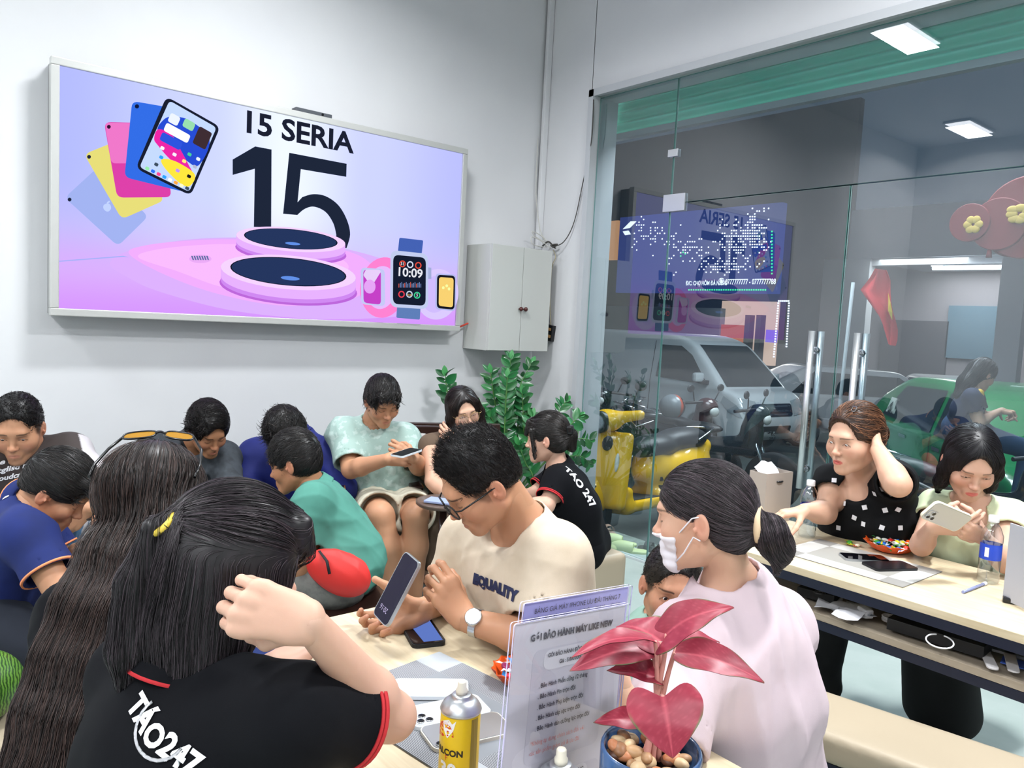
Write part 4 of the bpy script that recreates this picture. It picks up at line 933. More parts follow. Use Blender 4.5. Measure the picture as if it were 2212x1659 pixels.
def woman_brown():
    p = Person('laughing woman with glasses and a dark bob in a brown sleeveless top', at(960, 1040, 4.0)*[1, 1, 0]+[0, 0, .40], sex='f', skin='f',
               head=at(1001, 889, 3.88), yaw=-158, pitch=-10, roll=14, eye=.6, mouth=.005, lipc='#b8303a')
    J = pose(p, -165, 18, nb=(-.05, -.148), pel=at(975, 1060, 4.16)*[1, 1, 0]+[0, 0, .50], seat=.42, thigh=.36); J['neck'] = at(978, 946, 3.95); J['chest'] = at(972, 968, 3.95)
    J['sh'] = [at(1032, 975, 4.02), at(932, 962, 3.86)]; J['el'] = [at(1040, 1030, 3.85), at(934, 1040, 3.72)]; J['wr'] = [at(990, 960, 3.80), at(975, 1080, 3.68)]
    p.body(J, h=.006, hh=.003); p.hand(0, uni(rel(80, 35)), rel(180), h=.003, curl=[30, 34, 38, 42], thumb=.4); p.hand(1, rel(-150), UP, h=.0035); p.finish()
    br = mat('cloth_brown', '#5c4c3e', .9); p.cloth('sleeveless_top', p.shirt_sdf(g=.012, sleeve=0, neck=.066, ndrop=.03), br, h=.007, amp=.006); p.cloth('skirt', legs_sdf(p, .03, .4), br, h=.011, amp=.008)
    H = cap_hair(t=.012, top=.008, line=.076, wd=.064, nape=-.12, ears=False); H.ops.pop(); H.ell((0, -.04, -.055), (.080, .065, .075), k=.03)
    for q in (1, -1): H.chain([(q*.060, .035, .05), (q*.082, .028, -.01), (q*.082, .020, -.085), (q*.070, .03, -.115)], [.024, .022, .022, .012], .02)
    T0 = np.array([0, .03, .13])
    def comb(P):
        d = P-T0; d[:, 0] *= 2; d /= np.linalg.norm(d, axis=1, keepdims=True)+1e-6; t_ = np.clip((P[:, 2:3]-.03)/.06, 0, 1); return d*t_+np.array([[0, .15, -1.]])*(1-t_)
    p.hair(H, 2000, comb, n=8, step=.012, r=.0009, jit=.07, h=.0045, c0='#100c0c', c1='#3a2c28')
    p.eyeglasses(mat('frame_gold', '#b59a6a', .3, .9), glassmat('lens_clear', (.93, .96, .98), 1.2), rx=.026, rz=.024, round_=True, th=.0011); PEOPLE['I'] = p
woman_brown()
def man_mint():
    p = Person('man in a sage green shirt and cream shorts looking down at his phone', at(845, 1130, 3.95)*[1, 1, 0]+[0, 0, .42], sex='m', skin='m', fat=.006,
               head=at(826, 868, 3.86), yaw=-148, pitch=-27, roll=4, eye=.05, bulk=1.06, armr=(.054, .044, .028), legr=(.088, .062, .042))
    J = pose(p, -166, 12, nb=(-.05, -.150), pel=at(840, 1095, 4.05)*[1, 1, 0]+[0, 0, .53], knees=[at(898, 1112, 3.62), at(822, 1112, 3.60)])
    J['neck'] = at(800, 925, 3.95); J['chest'] = at(802, 950, 3.95); J['mid'] = at(826, 1010, 4.02); J['sh'] = [at(872, 948, 3.98), at(742, 935, 3.92)]; J['el'] = [at(905, 1008, 3.86), at(758, 1014, 3.78)]; J['wr'] = [at(896, 990, 3.66), at(838, 992, 3.62)]
    J['an'] = [at(892, 1262, 3.72), at(868, 1270, 3.62)]; J['an'] = [np.array([*a[:2], .09]) for a in J['an']]
    p.body(J, h=.0065, hh=.003); p.hand(0, rel(95, 25), rel(180)+rel(-90)*.8, h=.003, curl=[40, 44, 48, 52], thumb=(.7, 20, 20)); p.hand(1, rel(-70, 5), rel(180)+UP*.3, h=.003, curl=[40, 44, 48, 52], thumb=(.8, 20, 20)); p.finish()
    sg = mat('shirt_sage', '#93aba4', .85, noise=(30, '#a9bdb7', .52, .6)); S = p.shirt_sdf(g=.026, sleeve=.82, cuffr=.080, neck=.056); S.ell(J['pel']+UP*.04, (.20, .19, .14), k=.05); p.cloth('shirt', S, sg, h=.007, amp=.007, fr=30)
    p.collar(sg, r=.064, hgt=.05, open_=.9); p.cloth('shorts', legs_sdf(p, .022, .86, shorts=True), mat('cloth_cream', '#cdc8b4', .9), h=.008, amp=.006)
    shoes(p, mat('shoe_dark', '#16161a', .6), MATS['sole_dark'])
    H = cap_hair(t=.010, top=.012, line=.074, wd=.085, nape=-.04)
    for x in (-.045, -.015, .015, .045): H.cone((x, .07, .09), (x, .090, .070), .014, .008, .02)
    short_hair(p, H, 1800, d=(.2, .6, -.2), L=.009, lift=.15, r=.0011, jit=.15); PEOPLE['J'] = p
    c = at(878, 978, 3.56); y = uni(rel(-88, 10)*.5+rel(0)*.85); z = uni(UP); x = uni(np.cross(y, z)); z = np.cross(x, y)
    phone(c, np.stack([x, y, z], 1), 'white phone held by the man in the sage green shirt', body='phone_white', w=.075, l=.155)
man_mint()
def man_teal():
    p = Person('man in a teal polo with a red waist bag, leaning forward', at(740, 1330, 3.0)*[1, 1, 0]+[0, 0, .42], sex='m', skin='mt',
               head=at(636, 1000, 3.06), yaw=84, pitch=-16, eye=.1, fade=.6)
    J = pose(p, 78, 30, nb=(-.055, -.150), pel=at(738, 1290, 3.02)*[1, 1, 0]+[0, 0, .50], seat=.42); J['neck'] = at(680, 1060, 3.08); J['chest'] = at(690, 1085, 3.06); J['mid'] = at(745, 1180, 3.06)
    J['sh'] = [at(676, 1088, 2.90), at(700, 1075, 3.24)]; J['el'] = [at(652, 1218, 2.86), at(640, 1200, 3.2)]; J['wr'] = [at(560, 1250, 2.92), at(560, 1240, 3.1)]
    p.body(J, h=.0065, hh=.003); p.hand(0, rel(80), UP, h=.0035, curl=40); p.hand(1, rel(100), UP, h=.0035, curl=40); p.finish()
    tl = mat('polo_teal', '#4d8a7c', .85, noise=(5, '#417a6d', .4, .7)); S = p.shirt_sdf(g=.022, sleeve=.66, cuffr=.076, neck=.062); S.ell(J['pel']+UP*.03, (.17, .165, .12), k=.05); p.cloth('polo_shirt', S, tl, h=.0065, amp=.007, fr=30, seed=8); p.collar(tl, r=.060, hgt=.045)
    p.cloth('trousers', legs_sdf(p, .02), mat('denim_grey', '#74736f', .9, noise=(25, '#5a5a58', .4, .65)), h=.009, amp=.007)
    b = Sdf(); c = at(728, 1232, 2.80); R = frame(rel(90, 18)); b.ell(c, (.05, .115, .075), R, .02); b.ell(c+R@np.array([0, -.04, -.01]), (.055, .09, .07), R, .03); b.disp = wob(3, .010, 70); V, Q = b.mesh(.005)
    bg = link('waist_bag', npmesh('waist_bag', V, Q), mat('bag_red', '#c92a26', .55, bump=(200, .2, .001)), p.root)
    s = MB(); s.tube([at(690, 1190, 2.78), at(706, 1212, 2.74), at(712, 1240, 2.735)], .006, 6, flat=.4); s.tube([at(690, 1270, 2.88), at(672, 1235, 2.88), at(690, 1190, 2.9), at(712, 1176, 3.0)], .014, 8, flat=.3); s.build('strap', mat('strap_black', '#17171b', .8), bg)
    H = cap_hair(t=.009, top=.011, line=.070, wd=.085, nape=-.045); short_hair(p, H, 2200, d=(0, .5, -.25), L=.007, lift=.15, r=.0008, jit=.15); PEOPLE['K'] = p
man_teal()
def man_blue():
    p = Person('man in a blue jacket bending forward with his head down against the wall', at(620, 1090, 3.95)*[1, 1, 0]+[0, 0, .40], sex='m', skin='mt',
               head=at(618, 935, 3.80), yaw=168, pitch=-58, eye=0, sc=1.04)
    J = pose(p, 172, 34, nb=(-.10, -.10), pel=at(640, 1110, 4.10)*[1, 1, 0]+[0, 0, .50]); J['neck'] = at(640, 945, 3.98); J['chest'] = at(638, 975, 3.98); J['sh'] = [at(712, 985, 3.98), at(555, 985, 3.98)]; J['el'] = [at(738, 1060, 3.86), at(528, 1055, 3.86)]; J['wr'] = [at(650, 1100, 3.66), at(590, 1100, 3.66)]
    p.body(J, h=.008, hh=.004); p.hand(0, rel(130), UP, h=.004); p.hand(1, rel(-130), UP, h=.004); p.finish()
    bl = mat('jacket_blue', '#14206a', .75); sh, _ = p.cloth('jacket', p.shirt_sdf(g=.035, long=True, neck=.060, sg=.030), bl, h=.009, amp=.014, fr=26, seed=6); p.collar(bl, r=.064, hgt=.05, edge=MATS['print_white'])
    p.cloth('trousers', legs_sdf(p), mat('dark_denim', '#1c2230', .85), h=.012)
    H = cap_hair(t=.012, top=.012, line=.06, wd=.085, nape=-.05); short_hair(p, H, 1800, d=(.1, .4, -.3), L=.010, lift=.2, r=.0011, jit=.35); PEOPLE['L'] = p
man_blue()
def man_dark():
    p = Person('man in a dark grey jacket with swept black hair looking down, by the wall', at(430, 1100, 3.8)*[1, 1, 0]+[0, 0, .40], sex='m', skin='mt',
               head=at(450, 930, 3.62), yaw=-134, pitch=-30, roll=6, eye=.05)
    J = pose(p, -150, 30, nb=(-.07, -.135), pel=at(400, 1100, 3.85)*[1, 1, 0]+[0, 0, .50]); J['neck'] = at(408, 962, 3.74); J['chest'] = at(404, 985, 3.74); J['sh'] = [at(482, 990, 3.78), at(338, 972, 3.66)]; J['el'] = [at(498, 1060, 3.62), at(330, 1070, 3.5)]; J['wr'] = [at(430, 1100, 3.46), at(400, 1110, 3.40)]
    p.body(J, h=.007, hh=.003); p.hand(0, rel(180), UP, h=.004); p.hand(1, rel(180), UP, h=.004); p.finish()
    dk = mat('jacket_grey', '#3a4046', .85, noise=(22, '#2c3136', .4, .6)); sh, _ = p.cloth('jacket', p.shirt_sdf(g=.028, long=True, neck=.056, sg=.024), dk, h=.008, amp=.010, fr=30, seed=2)
    r = MB(); nk = J['neck']; nu = uni(p.hl((0, -.03, -.06))-nk); r.torus(nk+nu*.012, .063, .012, np.stack([np.cross(rel(0), nu), rel(0), nu], 1), 30, 8); r.build('neck_rib', mat('rib_black', '#111318', .9), p.root)
    p.cloth('trousers', legs_sdf(p), mat('dark_denim', '#1c2230', .85), h=.012)
    H = cap_hair(t=.016, top=.018, line=.070, wd=.085, nape=-.04); H.cone((.03, .070, .090), (.05, .085, .065), .022, .012, .02)
    short_hair(p, H, 2200, d=(.6, .3, .2), L=.008, lift=.2, r=.0009, jit=.2); PEOPLE['M'] = p
man_dark()
def man_varsity():
    p = Person('stocky man in a brown jacket with pale sleeves and white lettering', at(30, 1180, 3.3)*[1, 1, 0]+[0, 0, .40], sex='m', skin='m', fat=.010,
               head=at(38, 926, 3.08), yaw=-158, pitch=-20, eye=.9, fade=.9, sc=1.08, bulk=1.12, hs=1.1)
    J = pose(p, -160, 8, nb=(-.04, -.150), pel=at(60, 1170, 3.30)*[1, 1, 0]+[0, 0, .54]); J['neck'] = at(45, 980, 3.16); J['chest'] = at(50, 1006, 3.16); J['sh'] = [at(148, 982, 3.22), at(-70, 1000, 3.0)]; J['el'] = [at(228, 1052, 3.10), at(-120, 1120, 2.9)]; J['wr'] = [at(192, 1098, 2.92), at(0, 1150, 2.8)]
    p.body(J, h=.007, hh=.003); p.hand(0, uni(rel(130, -40)), rel(180)+rel(-90), h=.0035, curl=35); p.hand(1, rel(-120), UP, h=.004); p.finish()
    jb = col('#38302e'); js = col('#b9b5b8')
    def jc(V):
        m = np.zeros(len(V))
        for i in (0, 1):
            d = uni(J['el'][i]-J['sh'][i]); m = np.maximum(m, (((V-J['sh'][i])@d > .0)).astype(float)*(np.abs((V-J['mid'])@p.fr[:, 0]) > .17))
        return np.where(m[:, None] > .5, np.array(js), np.array(jb))
    sh, _ = p.cloth('jacket', p.shirt_sdf(g=.026, long=True, neck=.068, sg=.024), mat('jacket_varsity', (.5, .5, .5), .8, attr=True), h=.007, amp=.008, fr=28, cols=jc, seed=4)
    nk = J['neck']; nu = uni(p.hl((0, -.03, -.06))-nk); fw = uni(np.cross(nu, p.fr[:, 0])); Rn = np.stack([p.fr[:, 0], -fw, nu], 1)
    for k, (dz, m_) in enumerate(((-.004, 'jacket_dark_rib'), (.008, 'rib_white'), (.018, 'jacket_dark_rib'))):
        r = MB(); r.torus(nk+nu*dz, .078-.002*k, .007, Rn, 30, 8); r.build('collar_rib', mat(m_, '#2a2424' if 'dark' in m_ else '#d6d0cb', .9), p.root)
    for k, (t, m_) in enumerate(((.84, 'rib_white'), (.89, 'jacket_dark_rib'), (.93, 'rib_white'))): p.band('cuff_trim', 0, t, MATS[m_], .047, .012, arm='fore')
    o, n_ = surf_hit(sh, 32, 1010)
    if o is not None: p.print_on('shirt_print', [(text_mesh(t, .027, bold=.0008, shear=.35), x, y, 0) for t, x, y in (('The Lidge', -.01, .032), ('Stglisd red', .0, 0), ('SoudcadllMay', .01, -.032))], o, facing(n_*.3+rel(180), 10), sh, MATS['print_white'])
    p.cloth('trousers', legs_sdf(p, .018), mat('denim_light', '#5f83a8', .85, noise=(20, '#4e7096', .4, .6)), h=.009, amp=.006)
    H = cap_hair(t=.0045, top=.006, line=.080, wd=.085, nape=-.02); short_hair(p, H, 2400, L=.004, lift=.4, r=.0007); PEOPLE['N'] = p
man_varsity()
def boy_blue():
    p = Person('young man in a royal blue polo with orange-trimmed sleeves, bent forward', at(20, 1450, 2.35)*[1, 1, 0]+[0, 0, .42], sex='m', skin='m',
               head=at(122, 1062, 2.42), yaw=-78, pitch=-34, eye=.08, fade=.8, sc=.98)
    J = pose(p, -76, 30, nb=(-.085, -.140), pel=at(-20, 1330, 2.42)*[1, 1, 0]+[0, 0, .52], seat=.42, knees=[at(130, 1330, 2.6)*[1, 1, 0]+[0, 0, .46], at(150, 1400, 2.25)*[1, 1, 0]+[0, 0, .46]]); J['neck'] = at(62, 1085, 2.45); J['chest'] = at(50, 1120, 2.45); J['mid'] = at(5, 1230, 2.44)
    J['sh'] = [at(68, 1110, 2.64), at(58, 1150, 2.30)]; J['el'] = [at(150, 1240, 2.66), at(138, 1295, 2.24)]; J['wr'] = [at(165, 1190, 2.48), at(200, 1215, 2.34)]
    p.body(J, h=.006, hh=.0026); p.hand(0, uni(rel(-120, 5)), -UP+rel(0)*.6, h=.003, curl=40, thumb=.5); p.hand(1, uni(rel(-20, 25)), rel(180)-UP*.6, h=.003, curl=45, thumb=.5); p.finish()
    bl = mat('polo_blue', '#0f2262', .85, noise=(8, '#0d1c50', .4, .7)); og = mat('trim_orange', '#e08a5c', .8)
    sh, _ = p.cloth('polo_shirt', p.shirt_sdf(g=.020, sleeve=.62, cuffr=.074, neck=.060), bl, h=.006, amp=.006, fr=34, seed=7); p.collar(bl, r=.058, hgt=.048, edge=og)
    p.band('cuff_trim', 1, .605, og, .073, .006); p.band('cuff_trim', 0, .605, og, .073, .006)
    o, n_ = surf_hit(sh, 14, 1072)
    if o is not None: p.print_on('shirt_print', [(text_mesh('M', .03, bold=.001), 0, 0, 0)], o, facing(n_, -40), sh, MATS['print_white'])
    p.cloth('trousers', legs_sdf(p, .016), mat('trousers_navy', '#141a26', .9), h=.009, amp=.006)
    H = cap_hair(t=.012, top=.014, line=.072, wd=.085, nape=-.01)
    for q in (1, -1): H.ell((q*.105, .01, -.03), (.036, .06, .050), k=.012, sub=True)
    for x in (-.045, -.015, .015, .045): H.cone((x, .07, .09), (x, .108, .060), .016, .010, .02)
    short_hair(p, H, 3000, d=(0, 1, -.15), L=.008, lift=.12, r=.0007, jit=.12, h=.004); PEOPLE['O'] = p
boy_blue()
# ---------------------------------------------------------------- the room
def struct(o): o['kind'] = 'structure'; return o
white = mat('wall_white', '#d8d9db', .75, bump=(60, .04, .002), noise=(1.6, '#d2d3d6', .35, .75)); WX = 3.76
b = MB(); b.box(((ROOM_X0+4.2)/2, 4.425, ROOM_Z/2), (4.2-ROOM_X0+.4, .2, ROOM_Z)); struct(b.build('wall_back', white))
b = MB(); b.box((ROOM_X0-.1, (ROOM_Y0+4.4)/2, ROOM_Z/2), (.2, 4.4-ROOM_Y0, ROOM_Z)); struct(b.build('wall_left', white))
b = MB(); b.box((.8, ROOM_Y0-.1, ROOM_Z/2), (6.2, .2, ROOM_Z)); struct(b.build('wall_front', white))
b = MB(); b.box((WX+.13, 4.09, ROOM_Z/2), (.26, .49, ROOM_Z)); b.box((WX+.13, .6, (3.05+ROOM_Z)/2), (.26, 6.5, ROOM_Z-3.05)); struct(b.build('wall_right', white))
b = MB(); b.box(((ROOM_X0+4.0)/2, .9, ROOM_Z+.05), (4.2-ROOM_X0+.2, 7.4, .1)); struct(b.build('ceiling', mat('ceiling_white', '#c4c6ca', .8)))
fl = mat('floor_green_grey', '#b3bfba', .22, noise=(3.5, '#a5b3ad', .35, .7)); b = MB(); b.box(((ROOM_X0+3.9)/2, .9, -.05), (3.9-ROOM_X0+.2, 7.4, .1)); struct(b.build('floor', fl))
# frame round the glass
tr = mat('trim_white', '#b9bcc0', .45)
b = MB(); b.box((WX-.012, 3.828, 1.54), (.030, .045, 3.08)); b.box((WX-.012, .6, 3.055), (.030, 6.5, .046)); b.box((WX+.02, 3.812, 1.52), (.05, .012, 3.03)); struct(b.build('trim_1', tr, normals=True))
gl = glassmat('glass_pane', (.72, .83, .87), 3.8, haze=.035, hazecol=(.26, .40, .52)); edge = mat('glass_edge', '#5f8d86', .2)  # bluish haze over the glass is painted in as a diffuse tint
def pane(name, y0, y1, z0, z1, x=3.80, t=.010):
    b = MB(); b.box((x, (y0+y1)/2, (z0+z1)/2), (t, y1-y0, z1-z0)); bm = b.bm
    for f in bm.faces: f.material_index = 0 if abs(f.normal.x) > .5 else 1
    bm.normal_update()
    for f in bm.faces: f.material_index = 0 if abs(f.normal.x) > .5 else 1
    return struct(b.build(name, [gl, edge]))
pane('window_1', 3.142, 3.800, .012, 3.03); pane('window_2', -2.6, 3.134, 2.275, 3.03)
for k, (y0, y1) in enumerate(((1.995, 3.134), (.85, 1.987))):
    d = pane('door_%d' % (k+1), y0, y1, .012, 2.268)
    yh = (2.11, 1.868)[k]
    for sx in (-.048, .048):
        h = MB(); h.tube([(3.80+sx, yh, .70), (3.80+sx, yh, 1.53)], .0165, 16); hd = h.build('handle', mat('handle_steel', '#cfd2d4', .3, .85), d)
        for z in (.80, 1.43):
            q = MB(); q.tube([(3.80+sx*.99, yh, z), (3.80+sx*.12, yh, z)], .010, 12); q.lathe([(.019, 0), (.019, .006)], (3.80+sx*.16, yh, z), 16, np.array([[0, 0, 1], [0, 1, 0], [-1, 0, 0]])); q.build('handle_mount', MATS['chrome'], hd)
pane('window_3', -2.6, .842, .012, 2.268)
# patch fittings
stl = mat('patch_steel', '#c6c8cc', .3, .6)
def fitting(y, z, w, h, label):
    b = MB(); b.box((3.789, y, z), (.012, w, h), bev=.002); b.box((3.811, y, z), (.012, w, h), bev=.002); o = b.build('glass_clamp', stl); tag(o, label, 'clamp')
fitting(3.105, 2.275, .165, .105, 'steel hinge clamp at the top corner of the glass door'); fitting(3.138, 2.578, .075, .045, 'small steel clamp joining the upper glass panes')
b = MB(); b.box((3.80, .6, .006), (.05, 6.4, .012)); struct(b.build('trim_2', mat('sill_aluminium', '#d0d6d8', .35, .3)))
# ceiling panels
pw = emis('panel_glow', '#f4f8ff', 6.0)
for i, (x, y) in enumerate(PANELS):
    r = empty('ceiling_light', (x, y, ROOM_Z), 0, None, 'light', 'flat ceiling light panels'); r['label'] = 'flat rectangular ceiling light panel of the phone shop'
    b = MB(); b.poly([(x+u, y+v, ROOM_Z-.025) for u, v in ((-.34, -.14), (-.34, .14), (.34, .14), (.34, -.14))], .024, (0, 0, -1)); b.build('panel_frame', tr, r)
    b = MB(); b.poly([(x+u, y+v, ROOM_Z-.030) for u, v in ((-.32, -.12), (-.32, .12), (.32, .12), (.32, -.12))], .004, (0, 0, -1)); b.build('diffuser', pw, r)
# conduit and cables in the corner
wr = mat('cable_white', '#c4c3bd', .6); dkc = mat('cable_dark', '#3f3d3a', .6)
def cable(label, pts, r, m, name='cable'):
    P = [np.asarray(p, float) for p in pts]; Q = []
    for i in range(len(P)-1):
        a, b_, c, d = P[max(i-1, 0)], P[i], P[i+1], P[min(i+2, len(P)-1)]
        for k in range(8):
            t = k/8; Q.append(.5*((2*b_)+(-a+c)*t+(2*a-5*b_+4*c-d)*t*t+(-a+3*b_-3*c+d)*t**3))
    Q.append(P[-1]); b = MB(); b.tube(Q, r, 6); return tag(b.build(name, m), label, name.replace('_', ' '))
b = MB(); b.box((3.735, 4.285, (2.03+ROOM_Z)/2), (.045, .03, ROOM_Z-2.03), bev=.004); tag(b.build('cable_duct', white), 'white cable duct running down the room corner', 'duct')
cable('thin black cable sagging beside the window frame to the cabinet top', [at(1282, 215, x=3.73), at(1278, 300, x=3.735), at(1258, 400, x=3.74), at(1240, 480, x=3.74), at(1218, 522, x=3.72), at(1192, 534, x=3.68)], .0035, dkc)
cable('loose white cable loop above the wall cabinet', [at(1162, 300, y=4.29), at(1158, 420, y=4.29), at(1168, 500, y=4.25), at(1185, 525, y=4.2), at(1158, 512, y=4.2), at(1150, 500, y=4.2), at(1172, 512, y=4.2), at(1180, 534, y=4.2)], .0032, wr)
cable('second white cable loop lying on the cabinet', [at(1178, 534, y=4.15), at(1152, 528, y=4.15), at(1148, 512, y=4.15), at(1165, 518, y=4.15), at(1190, 536, y=4.12)], .0032, wr)
cable('tangle of black wires on top of the cabinet', [at(1170, 534, y=4.2), at(1184, 522, y=4.15), at(1196, 532, y=4.1), at(1204, 528, x=3.72), at(1190, 530, x=3.70), at(1200, 536, x=3.70)], .006, dkc)
cable('yellowed cable hanging from the cabinet to the small power box', [at(1195, 540, x=3.74), at(1200, 556, x=3.745), at(1192, 580, x=3.75), at(1188, 650, x=3.75), at(1190, 706, x=3.75)], .003, mat('cable_cream', '#b7ad8d', .7))
cable('short red cable between the screen and the cabinet', [at(988, 708, y=4.22), at(998, 704, y=4.25), at(1014, 697, y=4.28)], .006, mat('cable_red', '#c8402f', .6))
r = empty('power_box', (3.745, 4.117, 1.36), 0, 'small black power box hanging by a cable beside the cabinet', 'power box')
b = MB(); Rr = np.array(Matrix.Rotation(math.radians(8), 3, 'X')); b.box((3.742, 4.117, 1.43), (.034, .075, .115), Rr, .004); b.build('box', MATS['phone_black'], r)
for dz in (.026, -.024): b = MB(); b.box((3.723, 4.105, 1.43+dz), (.004, .028, .02), Rr, .001); b.build('socket', mat('socket_tan', '#c99a62', .6), r)
# ---------------------------------------------------------------- screen
sy = 4.20; x0, x1, z0, z1 = .632, 2.99, 1.415, 2.600
scr = empty('wall_screen', ((x0+x1)/2, sy, z0), 0, 'large wall-mounted advertising screen showing 15 SERIA tablets and watches', 'screen')
frm = mat('screen_frame', '#bfc0bd', .4, .3)
b = MB(); b.box(((x0+x1)/2, (sy+4.32)/2+.012, (z0+z1)/2), (x1-x0-.02, 4.32-sy-.01, z1-z0-.02)); b.build('casing', mat('casing_grey', '#8b8c8c', .5), scr)
b = MB(); fw_ = .036
for c, d in ((((x0+x1)/2, sy, z1-fw_/2), (x1-x0, .05, fw_)), (((x0+x1)/2, sy, z0+fw_/2), (x1-x0, .05, fw_)), ((x0+fw_/2, sy, (z0+z1)/2), (fw_, .0492, z1-z0-2*fw_)), ((x1-fw_/2, sy, (z0+z1)/2), (fw_, .0492, z1-z0-2*fw_))): b.box(c, d, bev=.004)
b.build('frame', frm, scr)
# display background: soft lavender field shown by the screen
m = bpy.data.materials.new('display_field'); m.use_nodes = True; nt = m.node_tree; nt.nodes.clear(); N = nt.nodes.new; L = nt.links.new
tc = N('ShaderNodeTexCoord'); sx_ = N('ShaderNodeSeparateXYZ'); L(tc.outputs['Object'], sx_.inputs[0])
def ramp(stops, src, interp='EASE'):
    r = N('ShaderNodeValToRGB'); r.color_ramp.interpolation = interp; e = r.color_ramp.elements
    e[0].position = stops[0][0]; e[0].color = (*hexc(stops[0][1]), 1); e[1].position = stops[-1][0]; e[1].color = (*hexc(stops[-1][1]), 1)
    for p_, c_ in stops[1:-1]: q = e.new(p_); q.color = (*hexc(c_), 1)
    L(src, r.inputs[0]); return r.outputs[0]
def mrange(src, a, b_):
    r = N('ShaderNodeMapRange'); r.inputs[1].default_value = a; r.inputs[2].default_value = b_; L(src, r.inputs[0]); return r.outputs[0]
hz = ramp([(0, '#a9b0f2'), (.3, '#c3cbfb'), (.48, '#e3ebff'), (.7, '#c2c8fb'), (1, '#b0b4f4')], mrange(sx_.outputs[0], x0, x1))
vt = ramp([(0, '#c98df0'), (.22, '#cfa3f6'), (.42, '#c9b4fa'), (1, '#c6ccfa')], mrange(sx_.outputs[2], z0, z1))
mx = N('ShaderNodeMix'); mx.data_type = 'RGBA'; L(ramp([(.1, '#ffffff'), (.6, '#101010')], mrange(sx_.outputs[2], z0, z1)), mx.inputs[0]); L(hz, mx.inputs[6]); L(vt, mx.inputs[7])
em = N('ShaderNodeEmission'); em.inputs[1].default_value = 1.08; L(mx.outputs[2], em.inputs[0]); ou = N('ShaderNodeOutputMaterial'); L(em.outputs[0], ou.inputs[0]); MATS['display_field'] = m
b = MB(); b.poly([(x0+fw_-.002, sy-.012, z0+fw_-.002), (x1-fw_+.002, sy-.012, z0+fw_-.002), (x1-fw_+.002, sy-.012, z1-fw_+.002), (x0+fw_-.002, sy-.012, z1-fw_+.002)], .01, (0, -1, 0)); b.build('display', m, scr)
LY = [sy-.0125]
def Z(X, Y): return (100+X*.4159, 120+Y*.4159)
def art(name, P, c, s=1.08, rnd=0):
    """flat shape of the picture on the screen, P in screen-picture points"""
    LY[0] -= .00045; pts = [at(*Z(*p), y=LY[0]) for p in P]
    if rnd:
        Q = []; n = len(pts)
        for i in range(n):
            a, p, c2 = pts[i-1], pts[i], pts[(i+1) % n]; d1 = uni(a-p)*min(rnd, np.linalg.norm(a-p)/2); d2 = uni(c2-p)*min(rnd, np.linalg.norm(c2-p)/2)
            for k in range(6): t = k/5; Q.append((1-t)**2*(p+d1)+2*t*(1-t)*p+t*t*(p+d2))
        pts = Q
    b = MB(); b.poly(pts, .0002, (0, -1, 0)); return b.build(name, emis('px_'+c.lstrip('#')+('_%d' % (s*10)), c, s), scr, normals=False)
def ellp(cx, cy, rx, ry, tilt=0, n=40, a0=0, a1=360):
    t = math.radians(tilt); return [(cx+rx*math.cos(a)*math.cos(t)-ry*math.sin(a)*math.sin(t), cy+rx*math.cos(a)*math.sin(t)+ry*math.sin(a)*math.cos(t)) for a in np.radians(np.linspace(a0, a1, n, endpoint=(a1-a0 != 360)))]
def spl(P, n=8, closed=True):
    P = [np.array(p, float) for p in P]; Q = []; N_ = len(P)
    for i in range(N_ if closed else N_-1):
        a, b_, c, d = P[i-1 if closed or i else 0], P[i], P[(i+1) % N_], P[(i+2) % N_ if closed else min(i+2, N_-1)]
        for k in range(n): t = k/n; Q.append(.5*((2*b_)+(-a+c)*t+(2*a-5*b_+4*c-d)*t*t+(-a+3*b_-3*c+d)*t**3))
    return Q
art('pink_glow', spl([(330, 1080), (440, 1010), (700, 960), (985, 945), (1300, 960), (1560, 1005), (1800, 1080), (1950, 1200), (1960, 1330), (1500, 1370), (1000, 1330), (600, 1230), (420, 1150)]), '#cfa6f5')
art('pink_pool', spl([(430, 1030), (520, 985), (760, 960), (1000, 955), (1300, 975), (1540, 1010), (1660, 1060), (1700, 1130), (1600, 1260), (1250, 1300), (900, 1240), (620, 1140)]), '#e3a3ee')
art('pink_pool_inner', spl([(480, 1050), (560, 1010), (780, 985), (1000, 980), (1300, 1000), (1500, 1040), (1560, 1120), (1300, 1230), (950, 1210), (680, 1120)]), '#eab0f0')
art('line', [(60, 1066), (400, 1040), (430, 1048), (400, 1046), (60, 1072)], '#9da6e8')
art('disc_grid', ellp(800, 1056, 58, 22), '#dca0e6')
for k in range(7): art('grid_slot', [(752+k*13, 1040), (760+k*13, 1040), (768+k*13, 1062), (760+k*13, 1062)], '#5a6a9a')
art('tablet_silver', [(96, 738), (262, 585), (530, 835), (372, 990)], '#98a8e2', rnd=.03)
art('logo', spl([(300, 775), (318, 768), (332, 775), (336, 795), (322, 810), (305, 805), (296, 790)]), '#b6c6f6'); art('logo_leaf', ellp(322, 762, 10, 5, -40, 12), '#b6c6f6')
art('lens', ellp(121, 748, 10, 10, 0, 16), '#1b2238')
art('tablet_yellow', [(196, 512), (400, 430), (614, 752), (392, 850)], '#d9d071', rnd=.03); art('lens', ellp(222, 526, 10, 10, 0, 16), '#1b2238')
art('tablet_pink', [(300, 345), (600, 352), (650, 736), (368, 738)], '#cf3c9e', rnd=.03); art('tablet_pink_top', [(304, 348), (450, 350), (430, 560), (338, 560)], '#e070bd', rnd=.02); art('lens', ellp(325, 370, 10, 10, 0, 16), '#2a1230')
